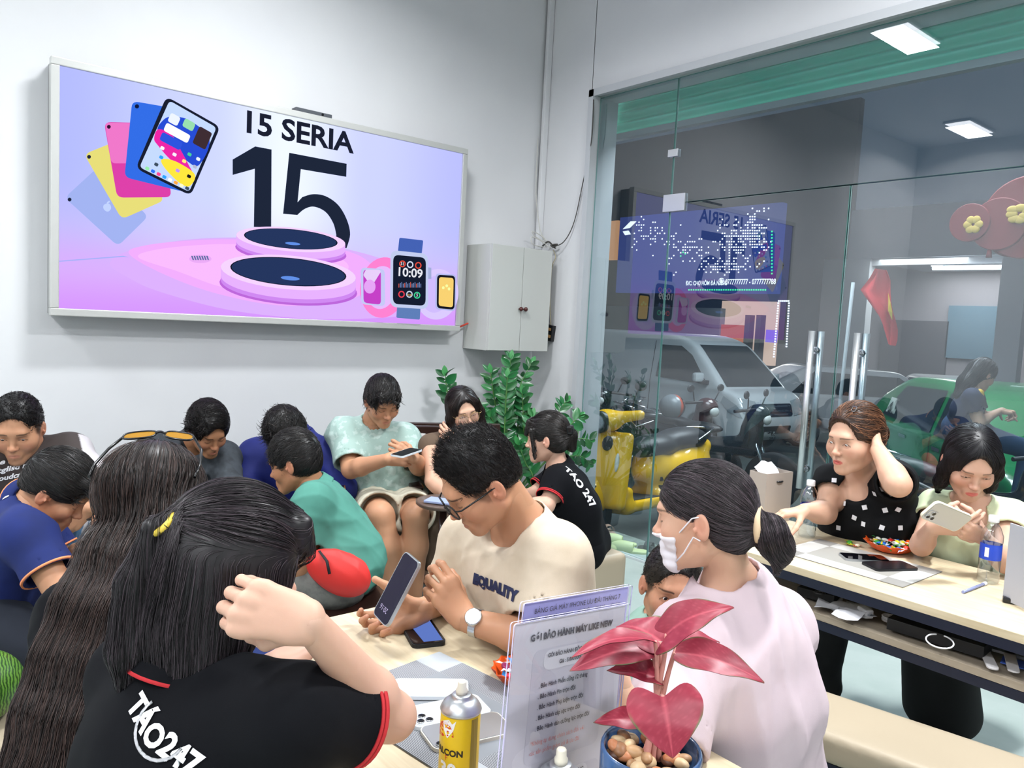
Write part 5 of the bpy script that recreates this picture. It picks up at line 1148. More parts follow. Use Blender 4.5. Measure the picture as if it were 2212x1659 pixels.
art('tablet_blue', [(446, 236), (760, 290), (715, 708), (406, 632)], '#2f66d8', rnd=.03); art('lens', ellp(471, 264, 11, 11, 0, 16), '#0e1638')
art('tablet_body', [(624, 212), (904, 370), (750, 728), (464, 586)], '#171c2c', rnd=.035)
tq = [(640, 234), (884, 374), (742, 708), (484, 580)]; art('tablet_screen', tq, '#b9cdf4', rnd=.02)
def tp(u, v): a, b_, c, d = [np.array(q, float) for q in tq]; return tuple((a*(1-u)+b_*u)*(1-v)+(d*(1-u)+c*u)*v)
art('wallpaper', [tp(u, v) for u, v in spl([(.03, .30), (.15, .18), (.5, .10), (.97, .20), (.97, .60), (.7, .62), (.3, .60), (.03, .45)])], '#2448c8')
art('wallpaper', [tp(u, v) for u, v in spl([(.03, .42), (.3, .40), (.6, .55), (.8, .66), (.9, .74), (.5, .72), (.15, .62), (.03, .56)])], '#e0249c')
art('wallpaper', [tp(u, v) for u, v in spl([(.35, .74), (.6, .70), (.97, .74), (.97, .92), (.8, .95), (.5, .88), (.32, .80)])], '#f2d93a')
for (u, v, w, h, c) in ((.12, .13, .20, .13, '#dfe6ee'), (.40, .10, .22, .12, '#8fd0a4'), (.70, .10, .27, .26, '#3a2a30'), (.12, .28, .50, .12, '#f2f4fb'), (.12, .42, .42, .12, '#2b4fd0')): art('widget', [tp(u, v), tp(u+w, v), tp(u+w, v+h), tp(u, v+h)], c, rnd=.012)
for i, (u, v, c) in enumerate([(.2, .60, '#f6f0f0'), (.45, .60, '#e8e0f6'), (.70, .50, '#45c88c'), (.88, .50, '#dfe6f6'), (.25, .72, '#2b9af0'), (.66, .62, '#f6e07a'), (.88, .62, '#a9b0c8'), (.22, .84, '#3a4a5a'), (.62, .78, '#b58af0'), (.85, .78, '#14161c')]+[(.10+.115*k, .945, ('#8fe0a0', '#2b6ae8', '#f0408a', '#2b9af0', '#f6f6f6', '#f0a040', '#f0f0c0', '#3a4a5a')[k]) for k in range(8)]):
    art('icon', [tp(u, v), tp(u+.075, v), tp(u+.075, v+.045), tp(u, v+.045)], c, rnd=.006)
ink = '#1c2436'
a, b_ = at(*Z(1010, 345), y=sy), at(*Z(1568, 470), y=sy)
me = text_mesh('15 SERIA', .215, bold=.0055, space=.98); 
w_ = max(v.co.x for v in me.vertices)-min(v.co.x for v in me.vertices); me.transform(Matrix.Diagonal(((b_[0]-a[0])/w_, .74, 1, 1)))
LY[0] -= .0005; me.transform(Matrix.Translation((float(a[0]+b_[0])/2, LY[0], float(at(*Z(1290, 408), y=sy)[2]))) @ Matrix.Rotation(math.pi/2, 4, 'X')); me.materials.clear(); link('headline', me, emis('ink_text', '#1c2030', 1.), scr)
art('numeral_one', [(968, 540), (1085, 472), (1170, 488), (1168, 892), (1078, 890), (1083, 588), (968, 620)], ink)
art('numeral_five', [(1262, 505), (1560, 562), (1558, 630), (1322, 590), (1305, 762)]+[tuple(p) for p in spl([(1330, 735), (1385, 720), (1450, 730), (1515, 775), (1560, 850), (1578, 930), (1556, 1010)], 6, False)]+[(1500, 990)]+[tuple(p) for p in spl([(1506, 930), (1490, 870), (1450, 812), (1390, 785), (1340, 798), (1300, 832)], 6, False)]+[(1230, 822)], ink)
def disc(cx, cy, rx, ry, th, t, a):
    art('disc_shadow', ellp(cx, cy+th+12, rx*1.02, ry, t), '#b060cc'); art('disc_side', ellp(cx, cy, rx, ry, t, 30, 180, 360)+ellp(cx, cy+th, rx, ry, t, 30, 0, 180), '#d9a6ee')
    art('disc_side_low', ellp(cx, cy+th*.7, rx*.998, ry, t, 30, 180, 0)+ellp(cx, cy+th, rx, ry, t, 30, 0, 180), '#c280e2'); art('disc_top', ellp(cx, cy, rx, ry, t), '#e6c6f6')
    art('disc_rim', ellp(cx, cy-ry*.04, rx*.86, ry*.82, t), '#10161f'); art('disc_glass', ellp(cx, cy-ry*.04, rx*.84, ry*.78, t), '#223258'); art('gleam', ellp(cx+10, cy+ry*.35, rx*.14, ry*.12, t, 20), '#5a86d8')
disc(1270, 955, 284, 62, 50, 5, 0); disc(1257, 1126, 352, 88, 68, 5, 0)
art('watch_band_ring', ellp(1750, 1205, 120, 158, 8), '#f47ac4'); art('ring_hole', ellp(1740, 1205, 78, 112, 8), '#d8b0f4')
art('watch_band_ring', ellp(2030, 1240, 110, 132, 8), '#cdbdf6'); art('ring_hole', ellp(2020, 1240, 72, 96, 8), '#c3b0f4')
art('watch_case', [(1633, 1100), (1758, 1110), (1760, 1302), (1636, 1292)], '#b9bce6', rnd=.03); art('watch_face', [(1646, 1112), (1738, 1118), (1738, 1294), (1648, 1284)], '#b83cba', rnd=.025); art('watch_pattern', [(1646, 1140), (1690, 1200), (1738, 1122), (1730, 1112), (1660, 1112)], '#d9c2ea', rnd=.01); art('watch_pattern', ellp(1680, 1200, 30, 36), '#d79ae6')
art('watch_band', [(1834, 946), (1958, 960), (1950, 1030), (1826, 1020)], '#3f5ba8', rnd=.01); art('watch_band', [(1822, 1300), (1944, 1304), (1940, 1372), (1818, 1362)], '#5876ac', rnd=.01)
art('watch_case', [(1788, 1010), (1984, 1030), (1984, 1318), (1786, 1306)], '#b6c0e0', rnd=.05); art('watch_crown', [(1984, 1100), (2000, 1102), (2000, 1160), (1984, 1160)], '#9aa4cc'); art('watch_face', [(1802, 1034), (1972, 1050), (1970, 1300), (1800, 1290)], '#131a2c', rnd=.04)
for cx, cy, c in ((1850, 1082, '#d84a3a'), (1890, 1086, '#c9d2e6'), (1932, 1090, '#d84a3a'), (1845, 1240, '#e03a4a'), (1886, 1240, '#b9c8d8'), (1926, 1245, '#3ac88c')): art('dial_ring', ellp(cx, cy, 17, 18, 0, 18), c); art('dial_hole', ellp(cx, cy, 11, 12, 0, 14), '#131a2c')
for k in range(16): art('compass_tick', [(1830+k*7.6, 1185-(k % 3)*4), (1833+k*7.6, 1185-(k % 3)*4), (1833+k*7.6, 1205), (1830+k*7.6, 1205)], '#7a92c8' if k % 4 else '#d86050')
def stext(t, X, Y, size, c, sx=1.):
    LY[0] -= .0004; me = text_mesh(t, size, bold=size*.02, sx=sx); p = at(*Z(X, Y), y=LY[0]); me.transform(Matrix.Translation(Vector([float(v) for v in p])) @ Matrix.Rotation(math.pi/2, 4, 'X')); me.materials.clear(); link('screen_text', me, emis('px_'+c.lstrip('#')+'_11', c, .86), scr)
stext('10:09', 1888, 1130, .075, '#f0f2fa', 1.15); stext('31', 1850, 1082, .026, '#f0f2fa'); stext('5', 1926, 1245, .026, '#f0f2fa'); stext('17:34', 1886, 1244, .016, '#e8b060'); stext('S', 1660, 1130, .016, '#e8e0fa')
art('watch_case', [(2022, 1130), (2130, 1138), (2126, 1328), (2020, 1318)], '#a9aede', rnd=.03); art('watch_face', [(2030, 1138), (2124, 1144), (2120, 1320), (2028, 1312)], '#14161e', rnd=.028); art('watch_picture', [(2040, 1150), (2116, 1156), (2112, 1308), (2038, 1300)], '#e8c46a', rnd=.02)
for q in ((2062, 1206), (2080, 1196), (2092, 1212)): art('flower', ellp(q[0], q[1], 7, 8, 0, 10), '#e8ee9a')
# webcam bar
r = empty('camera_bar', (2.15, 4.23, 2.6), 0, 'flat dark bar mounted on top edge of the wall screen', 'camera bar')
p0, p1 = at(636, 238, y=4.21), at(714, 258, y=4.21); b = MB(); b.box(((p0[0]+p1[0])/2, 4.22, 2.612), (p1[0]-p0[0], .06, .024), bev=.004); b.build('housing', mat('bar_grey', '#4a4e55', .4), r)
b = MB(); b.lathe([(.007, 0), (.007, .003)], ((p0[0]+p1[0])/2+.05, 4.19, 2.612), 14, np.array([[1, 0, 0], [0, 0, -1], [0, 1, 0]])); b.build('lens', MATS['lens_black'], r)
# ---------------------------------------------------------------- wall cabinet
cab = empty('wall_cabinet', (3.4, 4.32, 1.30), 0, 'pale grey two-door cabinet hung on the wall by the corner', 'cabinet'); cm = mat('cabinet_grey', '#bfc1bd', .55)
b = MB(); b.box((3.392, 4.19, 1.65), (.535, .262, .705), bev=.002); b.build('carcass', cm, cab)
for q, (xa, xb) in enumerate(((3.127, 3.396), (3.400, 3.657))):
    b = MB(); b.box(((xa+xb)/2, 4.050, 1.65), (xb-xa, .017, .700), bev=.0015); d = b.build('door', cm, cab)
    b = MB(); xk = 3.378 if q == 0 else 3.420; b.lathe([(.006, 0), (.006, .012), (.014, .018), (.0155, .026), (.009, .033), (.0001, .035)], (xk, 4.042, 1.585), 20, np.array([[1, 0, 0], [0, 0, -1], [0, 1, 0]])); b.build('knob', mat('knob_brown', '#4a1d1a', .3), d)
# ---------------------------------------------------------------- plant in the corner
mat('leaf_green', (.1, .3, .1), .28, attr=True, spec=.6)
def leaf_mesh(base, d, n, L, w, fold=.25, droop=.15):
    x = uni(np.cross(d, n)); P = []
    for i in range(7):
        t = i/6; ww = w*math.sin(math.pi*min(1, t*.92+.08))**.75*(1-.15*t); c = base+d*L*t-n*(droop*L*t*t)
        P.append([c-x*ww+n*fold*ww, c-x*ww*.5+n*fold*ww*.4, c, c+x*ww*.5+n*fold*ww*.4, c+x*ww+n*fold*ww])
    V = np.array(P).reshape(-1, 3); Q = [(i*5+j, i*5+j+1, (i+1)*5+j+1, (i+1)*5+j) for i in range(6) for j in range(4)]
    return V, np.array(Q)
def frond(pts, root, n=11, L=.075, w=.021, seed=0, s0=.25):
    rg = np.random.default_rng(seed); P = [np.asarray(p, float) for p in pts]; Q = spl(P, 8, False)+[P[-1]]; Q = np.array(Q); parts = []; cols_ = []; T = np.gradient(Q, axis=0)
    rad = np.linspace(.008, .003, len(Q))[None]; v, q = tubes(Q[None], rad, 6); parts.append((v, q)); cols_.append(np.tile(hexc('#4f7a3e'), (len(v), 1)))
    ct = uni(CAM-Q[-1])
    for k in range(n):
        i = int((s0+(1-s0)*k/(n-1))*(len(Q)-1)); t = uni(T[i]); sd = uni(np.cross(t, ct)+rg.normal(0, .25, 3)); 
        for q_ in (1, -1):
            d = uni(t*.75+sd*q_*.9+rg.normal(0, .12, 3)); nn = uni(ct+t*.3-d*(ct@d)+rg.normal(0, .35, 3)); nn = uni(nn-d*(nn@d)); l = L*(1-.25*k/n)*rg.uniform(.85, 1.15)
            v, q = leaf_mesh(Q[i]+d*.004, d, nn, l, w*rg.uniform(.85, 1.15)*l/L); parts.append((v, q)); c = np.array(hexc('#1f5e33'))*rg.uniform(.55, 1.5)+np.array([.01, .02, 0])*rg.random(); cols_.append(np.tile(c, (len(v), 1)))
    d = uni(T[-1]); v, q = leaf_mesh(Q[-1], d, uni(np.cross(np.cross(d, ct), d)+.01), L*.7, w*.7); parts.append((v, q)); cols_.append(np.tile(hexc('#3c8a4a'), (len(v), 1)))
    V, Q = join(parts); link('frond', npmesh('frond', V, Q, np.concatenate(cols_)), MATS['leaf_green'], root)
pl = empty('potted_plant', (3.32, 4.0, 0), 0, 'tall glossy green potted plant with upright leafy stems under the cabinet', 'plant')
b = MB(); b.lathe([(.13, 0), (.17, .30), (.18, .32), (.165, .32), (.155, .28), (.0001, .27)], (3.32, 4.0, 0), 32); b.build('pot', mat('pot_dark', '#2a2c2e', .5), pl)
B0 = np.array([3.32, 4.0, .26])
for k, (P, n, y) in enumerate([([(1104, 775), (1098, 830), (1095, 900)], 14, 4.02), ([(1060, 805), (1066, 850), (1078, 930)], 9, 4.08), ([(1148, 785), (1122, 840), (1118, 930)], 13, 4.0), ([(1096, 815), (1092, 880), (1090, 960)], 14, 3.92), ([(1128, 850), (1130, 900), (1128, 960)], 10, 3.95), ([(1222, 868), (1205, 892), (1170, 950)], 9, 3.82), ([(1252, 900), (1235, 915), (1190, 965)], 7, 3.66), ([(1274, 950), (1240, 950), (1190, 985)], 8, 3.55), ([(1272, 1000), (1250, 985), (1200, 1000)], 9, 3.55), ([(1150, 900), (1140, 950), (1135, 1000)], 9, 3.85), ([(1120, 960), (1135, 1000), (1150, 1040)], 9, 3.7), ([(1060, 900), (1080, 940), (1110, 990)], 9, 3.98), ([(1250, 1060), (1230, 1040), (1190, 1030)], 8, 3.55), ([(1075, 950), (1090, 990), (1115, 1020)], 8, 3.85)]):
    frond([B0+(0, 0, -.02)]+[at(*p, y=y) for p in P[::-1]], pl, n, .092, .026, k, .30)
pl2 = empty('potted_plant', (2.86, 4.1, 0), 0, 'smaller glossy green plant showing behind the woman in brown', 'plant')
b = MB(); b.lathe([(.10, 0), (.13, .24), (.12, .24), (.0001, .21)], (2.86, 4.12, 0), 28); b.build('pot', MATS['pot_dark'], pl2)
for k, (P, n, y) in enumerate([([(962, 812), (966, 850), (972, 900)], 5, 4.1), ([(1028, 880), (1022, 900), (1012, 950)], 6, 4.0), ([(1048, 905), (1035, 920), (1020, 960)], 6, 4.0)]): frond([np.array([2.86, 4.12, .2])]+[at(*p, y=y) for p in P[::-1]], pl2, n, .10, .030, 40+k, .45)
# ---------------------------------------------------------------- tables and benches
def woodmat(name, c1, c2, ax='X', rough=.35, sc=1.):
    m = bpy.data.materials.new(name); m.use_nodes = True; nt = m.node_tree; N = nt.nodes.new; L = nt.links.new; b = nt.nodes['Principled BSDF']; b.inputs['Roughness'].default_value = rough
    tc = N('ShaderNodeTexCoord'); mp = N('ShaderNodeMapping'); L(tc.outputs['Object'], mp.inputs[0]); mp.inputs['Scale'].default_value = (3*sc, 34*sc, 34*sc) if ax == 'X' else (34*sc, 3*sc, 34*sc)
    n = N('ShaderNodeTexNoise'); n.inputs['Scale'].default_value = 1.6; n.inputs['Detail'].default_value = 6; n.inputs['Distortion'].default_value = .6; L(mp.outputs[0], n.inputs[0])
    r = N('ShaderNodeValToRGB'); r.color_ramp.elements[0].position = .32; r.color_ramp.elements[1].position = .68; r.color_ramp.elements[0].color = (*hexc(c1), 1); r.color_ramp.elements[1].color = (*hexc(c2), 1)
    L(n.outputs[0], r.inputs[0]); L(r.outputs[0], b.inputs['Base Color']); MATS[name] = m; return m
maple = woodmat('maple', '#c3b292', '#d6c7aa', 'Y'); navy = mat('frame_navy', '#1d2233', .4, .2)
def table(label, x0, x1, y0, y1, shelf=None):
    t = empty('table', ((x0+x1)/2, (y0+y1)/2, 0), 0, label, 'table')
    b = MB(); b.box(((x0+x1)/2, (y0+y1)/2, .7375), (x1-x0, y1-y0, .025), bev=.002); b.build('tabletop', maple, t)
    b = MB(); e = .03
    for c, d in (((x0+.012, (y0+y1)/2, .710), (.022, y1-y0-.06, .030)), ((x1-.012, (y0+y1)/2, .710), (.022, y1-y0-.06, .030)), (((x0+x1)/2, y0+e+.02, .710), (x1-x0-.03, .03, .030)), (((x0+x1)/2, y1-e-.02, .710), (x1-x0-.03, .03, .030))): b.box(c, d)
    b.build('frame', navy, t)
    for x in (x0+.035, x1-.035):
        for y in (y0+.1, y1-.10): b = MB(); b.box((x, y, .3475), (.04, .04, .695)); b.build('leg', navy, t)
    for x in (x0+.035, x1-.035): b = MB(); b.box((x, (y0+y1)/2, .06), (.036, y1-y0-.26, .036)); b.build('stretcher', navy, t)
    if shelf:
        b = MB(); b.box(((x0+x1)/2, (y0+y1)/2, shelf-.01), (x1-x0-.004, y1-y0-.06, .022), bev=.001); b.build('shelf', woodmat('shelf_oak', '#8f8372', '#a09483', 'Y'), t)
        b = MB(); b.box((x0+.012, (y0+y1)/2, shelf-.036), (.022, y1-y0-.06, .028)); b.box((x1-.012, (y0+y1)/2, shelf-.036), (.022, y1-y0-.06, .028)); b.build('shelf_frame', navy, t)
    return t
table('maple table in front, with placemat, phones, sign holders and red plant', .42, 1.150, .12, 1.690)
table('long maple table with shelf by the glass doors, bottles and candy on top', 2.312, 2.868, -.60, 1.668, .620)
cream = mat('leather_cream', '#a59883', .5, bump=(180, .08, .001))
def bench(label, c, yaw, L, w=.30, h=.45, th=.085, legs=True):
    R = np.array(Matrix.Rotation(math.radians(yaw), 3, 'Z')); o = np.array([*c, 0]); t = empty('bench', o, 0, label, 'bench')
    S = Sdf(); S.box(o+[0, 0, h-th/2], (w/2, L/2, th/2), R, .022, .002); V, Q = S.mesh(.011); link('cushion', npmesh('cushion', V, Q), cream, t)
    b = MB(); b.box(o+[0, 0, h-th-.016], (w-.03, L-.03, .030), R)
    b.build('frame', navy, t)
    for sx in (-1, 1):
        for sy_ in (-1, 1): b = MB(); b.box(o+R@np.array([sx*(w/2-.04), sy_*(L/2-.06), (h-th-.03)/2]), (.035, .035, h-th-.03), R); b.build('leg', navy, t)
    return t
bench('cream leather bench on a navy frame beside the long table', (2.215, .28), 11.5, 1.75, .27)
def pouf(label, x, y, w=.40, h=.42, group='cream leather block stools'):
    S = Sdf(); S.box((x, y, h/2+.004), (w/2, w/2, h/2), None, .03, .002); V, Q = S.mesh(.012); o = link('stool', npmesh('stool', V, Q), cream); tag(o, label, 'stool', group)
pouf('cream block stool under the woman with the claw clip', *(at(1222, 1190, 3.66)[:2]), w=.42, h=.44)
pouf('cream block stool under the young man in the blue polo', *at(0, 1400, 2.42)[:2], w=.46, h=.44)
pouf('cream block stool holding the watermelon at the left edge', *at(-50, 1620, 1.95)[:2], w=.30, h=.42)
# ---------------------------------------------------------------- armchairs and the little round table
dw = mat('wood_dark', '#2a1712', .3, coat=.3); dg = mat('wood_edge', '#8a5c24', .35); cush = mat('cushion_grey', '#a9a6a4', .85, bump=(300, .1, .001))
def armchair(label, o, yaw, group='dark wooden armchairs along the wall'):
    R = frame(rel(yaw)); o = np.array([*o[:2], 0]); t = empty('armchair', o, 0, label, 'armchair', group); W = .60; D = .60
    def P(x, y, z): return o+R@np.array([x, y, z])
    S = Sdf(); S.box(P(0, .02, .40), (.235, .26, .05), R, .035, .002); V, Q = S.mesh(.012); link('seat_cushion', npmesh('seat_cushion', V, Q), cush, t)
    S = Sdf(); S.box(P(0, -.22, .64), (.24, .045, .22), R@np.array(Matrix.Rotation(math.radians(12), 3, 'X')), .035, .002); V, Q = S.mesh(.012); link('backrest', npmesh('backrest', V, Q), cush, t)
    for q in (-1, 1):
        b = MB(); b.box(P(q*.26, .26, .31), (.045, .05, .62), R, .006); b.build('leg', dw, t); b = MB(); b.box(P(q*.26, -.27, .40), (.045, .05, .80), R, .006); b.build('leg', dw, t)
        b = MB(); b.box(P(q*.26, 0, .64), (.065, .62, .03), R, .008); b.box(P(q*.26, 0, .616), (.052, .58, .018), R, .004); ar = b.build('armrest', dw, t); b = MB(); b.box(P(q*.228, 0, .648), (.006, .60, .012), R, .002); b.build('edge_strip', dg, ar)
    b = MB(); b.box(P(0, .25, .32), (.54, .03, .06), R); b.box(P(0, -.25, .32), (.54, .03, .06), R); b.box(P(.25, 0, .32), (.03, .5, .06), R); b.box(P(-.25, 0, .32), (.03, .5, .06), R); b.box(P(0, -.28, .86), (.60, .035, .07), R, .006); b.build('frame', dw, t)
armchair('dark wooden armchair under the man in the sage green shirt', at(838, 1085, 4.0), -166); armchair('dark wooden armchair under the laughing woman in brown', at(985, 1062, 4.22), -165)
t = empty('side_table', at(958, 1100, 3.5)*[1, 1, 0], 0, 'small dark round side table between the seated people', 'side table'); c = at(958, 1082, 3.5); h_ = c[2]
b = MB(); b.lathe([(.115, 0), (.125, .008), (.125, .022), (.117, .022), (.113, .012), (.0001, .012)], (c[0], c[1], h_-.02), 40); b.build('tray_top', mat('tray_dark', '#5a4a42', .3), t)
b = MB(); b.tube([(c[0], c[1], .02), (c[0], c[1], h_-.02)], .018, 12); b.build('pole', dw, t); b = MB(); b.lathe([(.11, 0), (.11, .015), (.02, .03)], (c[0], c[1], 0), 30); b.build('base', dw, t)
b = MB(); R_ = np.array(Matrix.Rotation(.6, 3, 'Z')); b.box((c[0]-.01, c[1], h_+.000), (.09, .14, .010), R_, .002); tag(b.build('booklet', mat('paper_blue', '#8f9cc0', .6)), 'blue and white booklet lying on the small round table', 'booklet')
for nm, (px, py, d) in (('low wooden stool under the man in the dark jacket', (400, 1130, 3.9)), ('low wooden stool under the man in the blue jacket', (640, 1130, 4.1)), ('low wooden stool under the stocky man on the left', (60, 1190, 3.35)), ('low wooden stool under the man in the teal polo', (755, 1320, 3.02))):
    o = at(px, py, d)*[1, 1, 0]; t = empty('wooden_stool', o, 0, nm, 'stool', 'low dark wooden stools')
    b = MB(); b.box(o+[0, 0, .385], (.36, .36, .04), None, .008); b.build('seat', dw, t)
    for sx in (-1, 1):
        for sy_ in (-1, 1): b = MB(); b.box(o+[sx*.14, sy_*.14, .183], (.04, .04, .366)); b.build('leg', dw, t)
cable('bamboo-coloured wooden stick leaning behind the man in beige', [at(1018, 1226, 2.8), at(985, 1275, 2.62), at(950, 1325, z=.013)], .012, dg, 'stick')
# ---------------------------------------------------------------- the street
def gz(x): return -.12-.05*(x-4)
def gr(px, py, dz=0):
    r = RC @ np.array([(px-CX)/FPX, -(py-CY)/FPX, -1.]); k = (-.12+.2+dz-CAMH)/(r[2]+.05*r[0]); return CAM+r*k
b = MB(); b.poly([(3.9, -12, gz(3.9)), (45, -12, gz(45)), (45, 45, gz(45)), (3.9, 45, gz(3.9))], .3, (0, 0, 1)); struct(b.build('pavement', mat('asphalt', '#4d5552', .55, noise=(2.2, '#3c4342', .35, .7), bump=(9, .3, .01))))
b = MB(); b.box((4.0, 1.5, -.08), (.42, 9, .14)); struct(b.build('doorstep', mat('step_stone', '#7c8a84', .4, noise=(20, '#5f6b66', .4, .65))))
def press(name, P2, side, org, R, surf, m, parent, off=.006, cut=.08):
    """flat outline pressed on a body from the direction R z (solid surface detail such as a window)"""
    bm = bmesh.new(); f = bm.faces.new([bm.verts.new((x, y, 0)) for x, y in P2]); bmesh.ops.triangulate(bm, faces=bm.faces)
    for _ in range(5):
        es = [e for e in bm.edges if e.calc_length() > cut]
        if not es: break
        bmesh.ops.subdivide_edges(bm, edges=es, cuts=1); bmesh.ops.triangulate(bm, faces=bm.faces)
    me = surf.data; n = len(me.vertices); V = np.empty(n*3, np.float32); me.vertices.foreach_get('co', V); V = V.reshape(-1, 3)
    T = BVHTree.FromPolygons([tuple(v) for v in V.tolist()], [tuple(p.vertices) for p in me.polygons]); zz = Vector([float(v) for v in R[:, 2]])
    for v in list(bm.verts):
        p = np.asarray(org)+R@np.array([v.co.x, v.co.y, 0]); h = T.ray_cast(Vector([float(q) for q in p])+zz*3, -zz)
        if h[0] is None: bm.verts.remove(v)
        else: v.co = h[0]+zz*off
    me = bpy.data.meshes.new(name); bm.to_mesh(me); bm.free(); me.shade_smooth(); return link(name, me, m, parent)
def prism(S, P, hw, taper=0, z0=0, k=.06, org=(0, 0, 0), R=None, x_taper=0):
    """rounded solid: convex side outline P (forward, up), half width hw narrowing upwards above z0"""
    P = [np.array(p, float) for p in P]; c = np.mean(P, 0); pl = []; org = np.asarray(org, float); R = np.eye(3) if R is None else R
    for i in range(len(P)):
        a, b_ = P[i], P[(i+1) % len(P)]; n = np.array([(b_-a)[1], -(b_-a)[0]]); n /= np.linalg.norm(n)
        if n@(c-a) > 0: n = -n
        pl.append((n, a))
    def f(x, y, z):
        px, py, pz = x-org[0], y-org[1], z-org[2]; u = px*R[0, 0]+py*R[1, 0]+pz*R[2, 0]; v = px*R[0, 1]+py*R[1, 1]+pz*R[2, 1]; w = px*R[0, 2]+py*R[1, 2]+pz*R[2, 2]
        d = np.sqrt(v*v+.0004)-hw+taper*np.maximum(w-z0, 0)+x_taper*np.maximum(u-(P_max-.6), 0)**2
        for n, a in pl: d = -_smin(-d, -(n[0]*(u-a[0])+n[1]*(w-a[1])), k)
        return d
    P_max = max(p[0] for p in P); q = np.array(P); B = max(abs(q[:, 0]).max(), hw)+.1
    cs = np.array([org+R@np.array([u, v, w]) for u in (q[:, 0].min(), q[:, 0].max()) for v in (-hw, hw) for w in (q[:, 1].min(), q[:, 1].max())])
    S._add(f, cs.min(0), cs.max(0), 0, False); return S
tyre = mat('tyre', '#141416', .8); rim = mat('rim_grey', '#8c9094', .3, .8); blk = mat('plastic_dark', '#101114', .35); dglass = mat('car_glass', '#1c262b', .06, spec=.8)
def wheel(name, c, ax, R0, w, parent, spokes=5):
    Rw = frame(np.cross(ax, UP), ax); t = MB(); t.lathe([(R0*.62, -w/2), (R0*.93, -w/2), (R0, -w*.3), (R0, w*.3), (R0*.93, w/2), (R0*.62, w/2)], c, 36, Rw, cap=False); o = t.build(name, tyre, parent)
    b = MB(); b.lathe([(R0*.60, -w*.42), (R0*.64, -w*.45), (R0*.64, w*.45), (R0*.60, w*.42)], c, 36, Rw, cap=False); b.lathe([(R0*.13, -w*.40), (R0*.13, w*.40)], c, 16, Rw)
    for k in range(spokes):
        a = 2*math.pi*k/spokes; d = Rw@np.array([math.cos(a), math.sin(a), 0]); b.tube([np.asarray(c)+d*R0*.1, np.asarray(c)+d*R0*.63], R0*.075, 6)
    b.build('rim', rim, o); return o
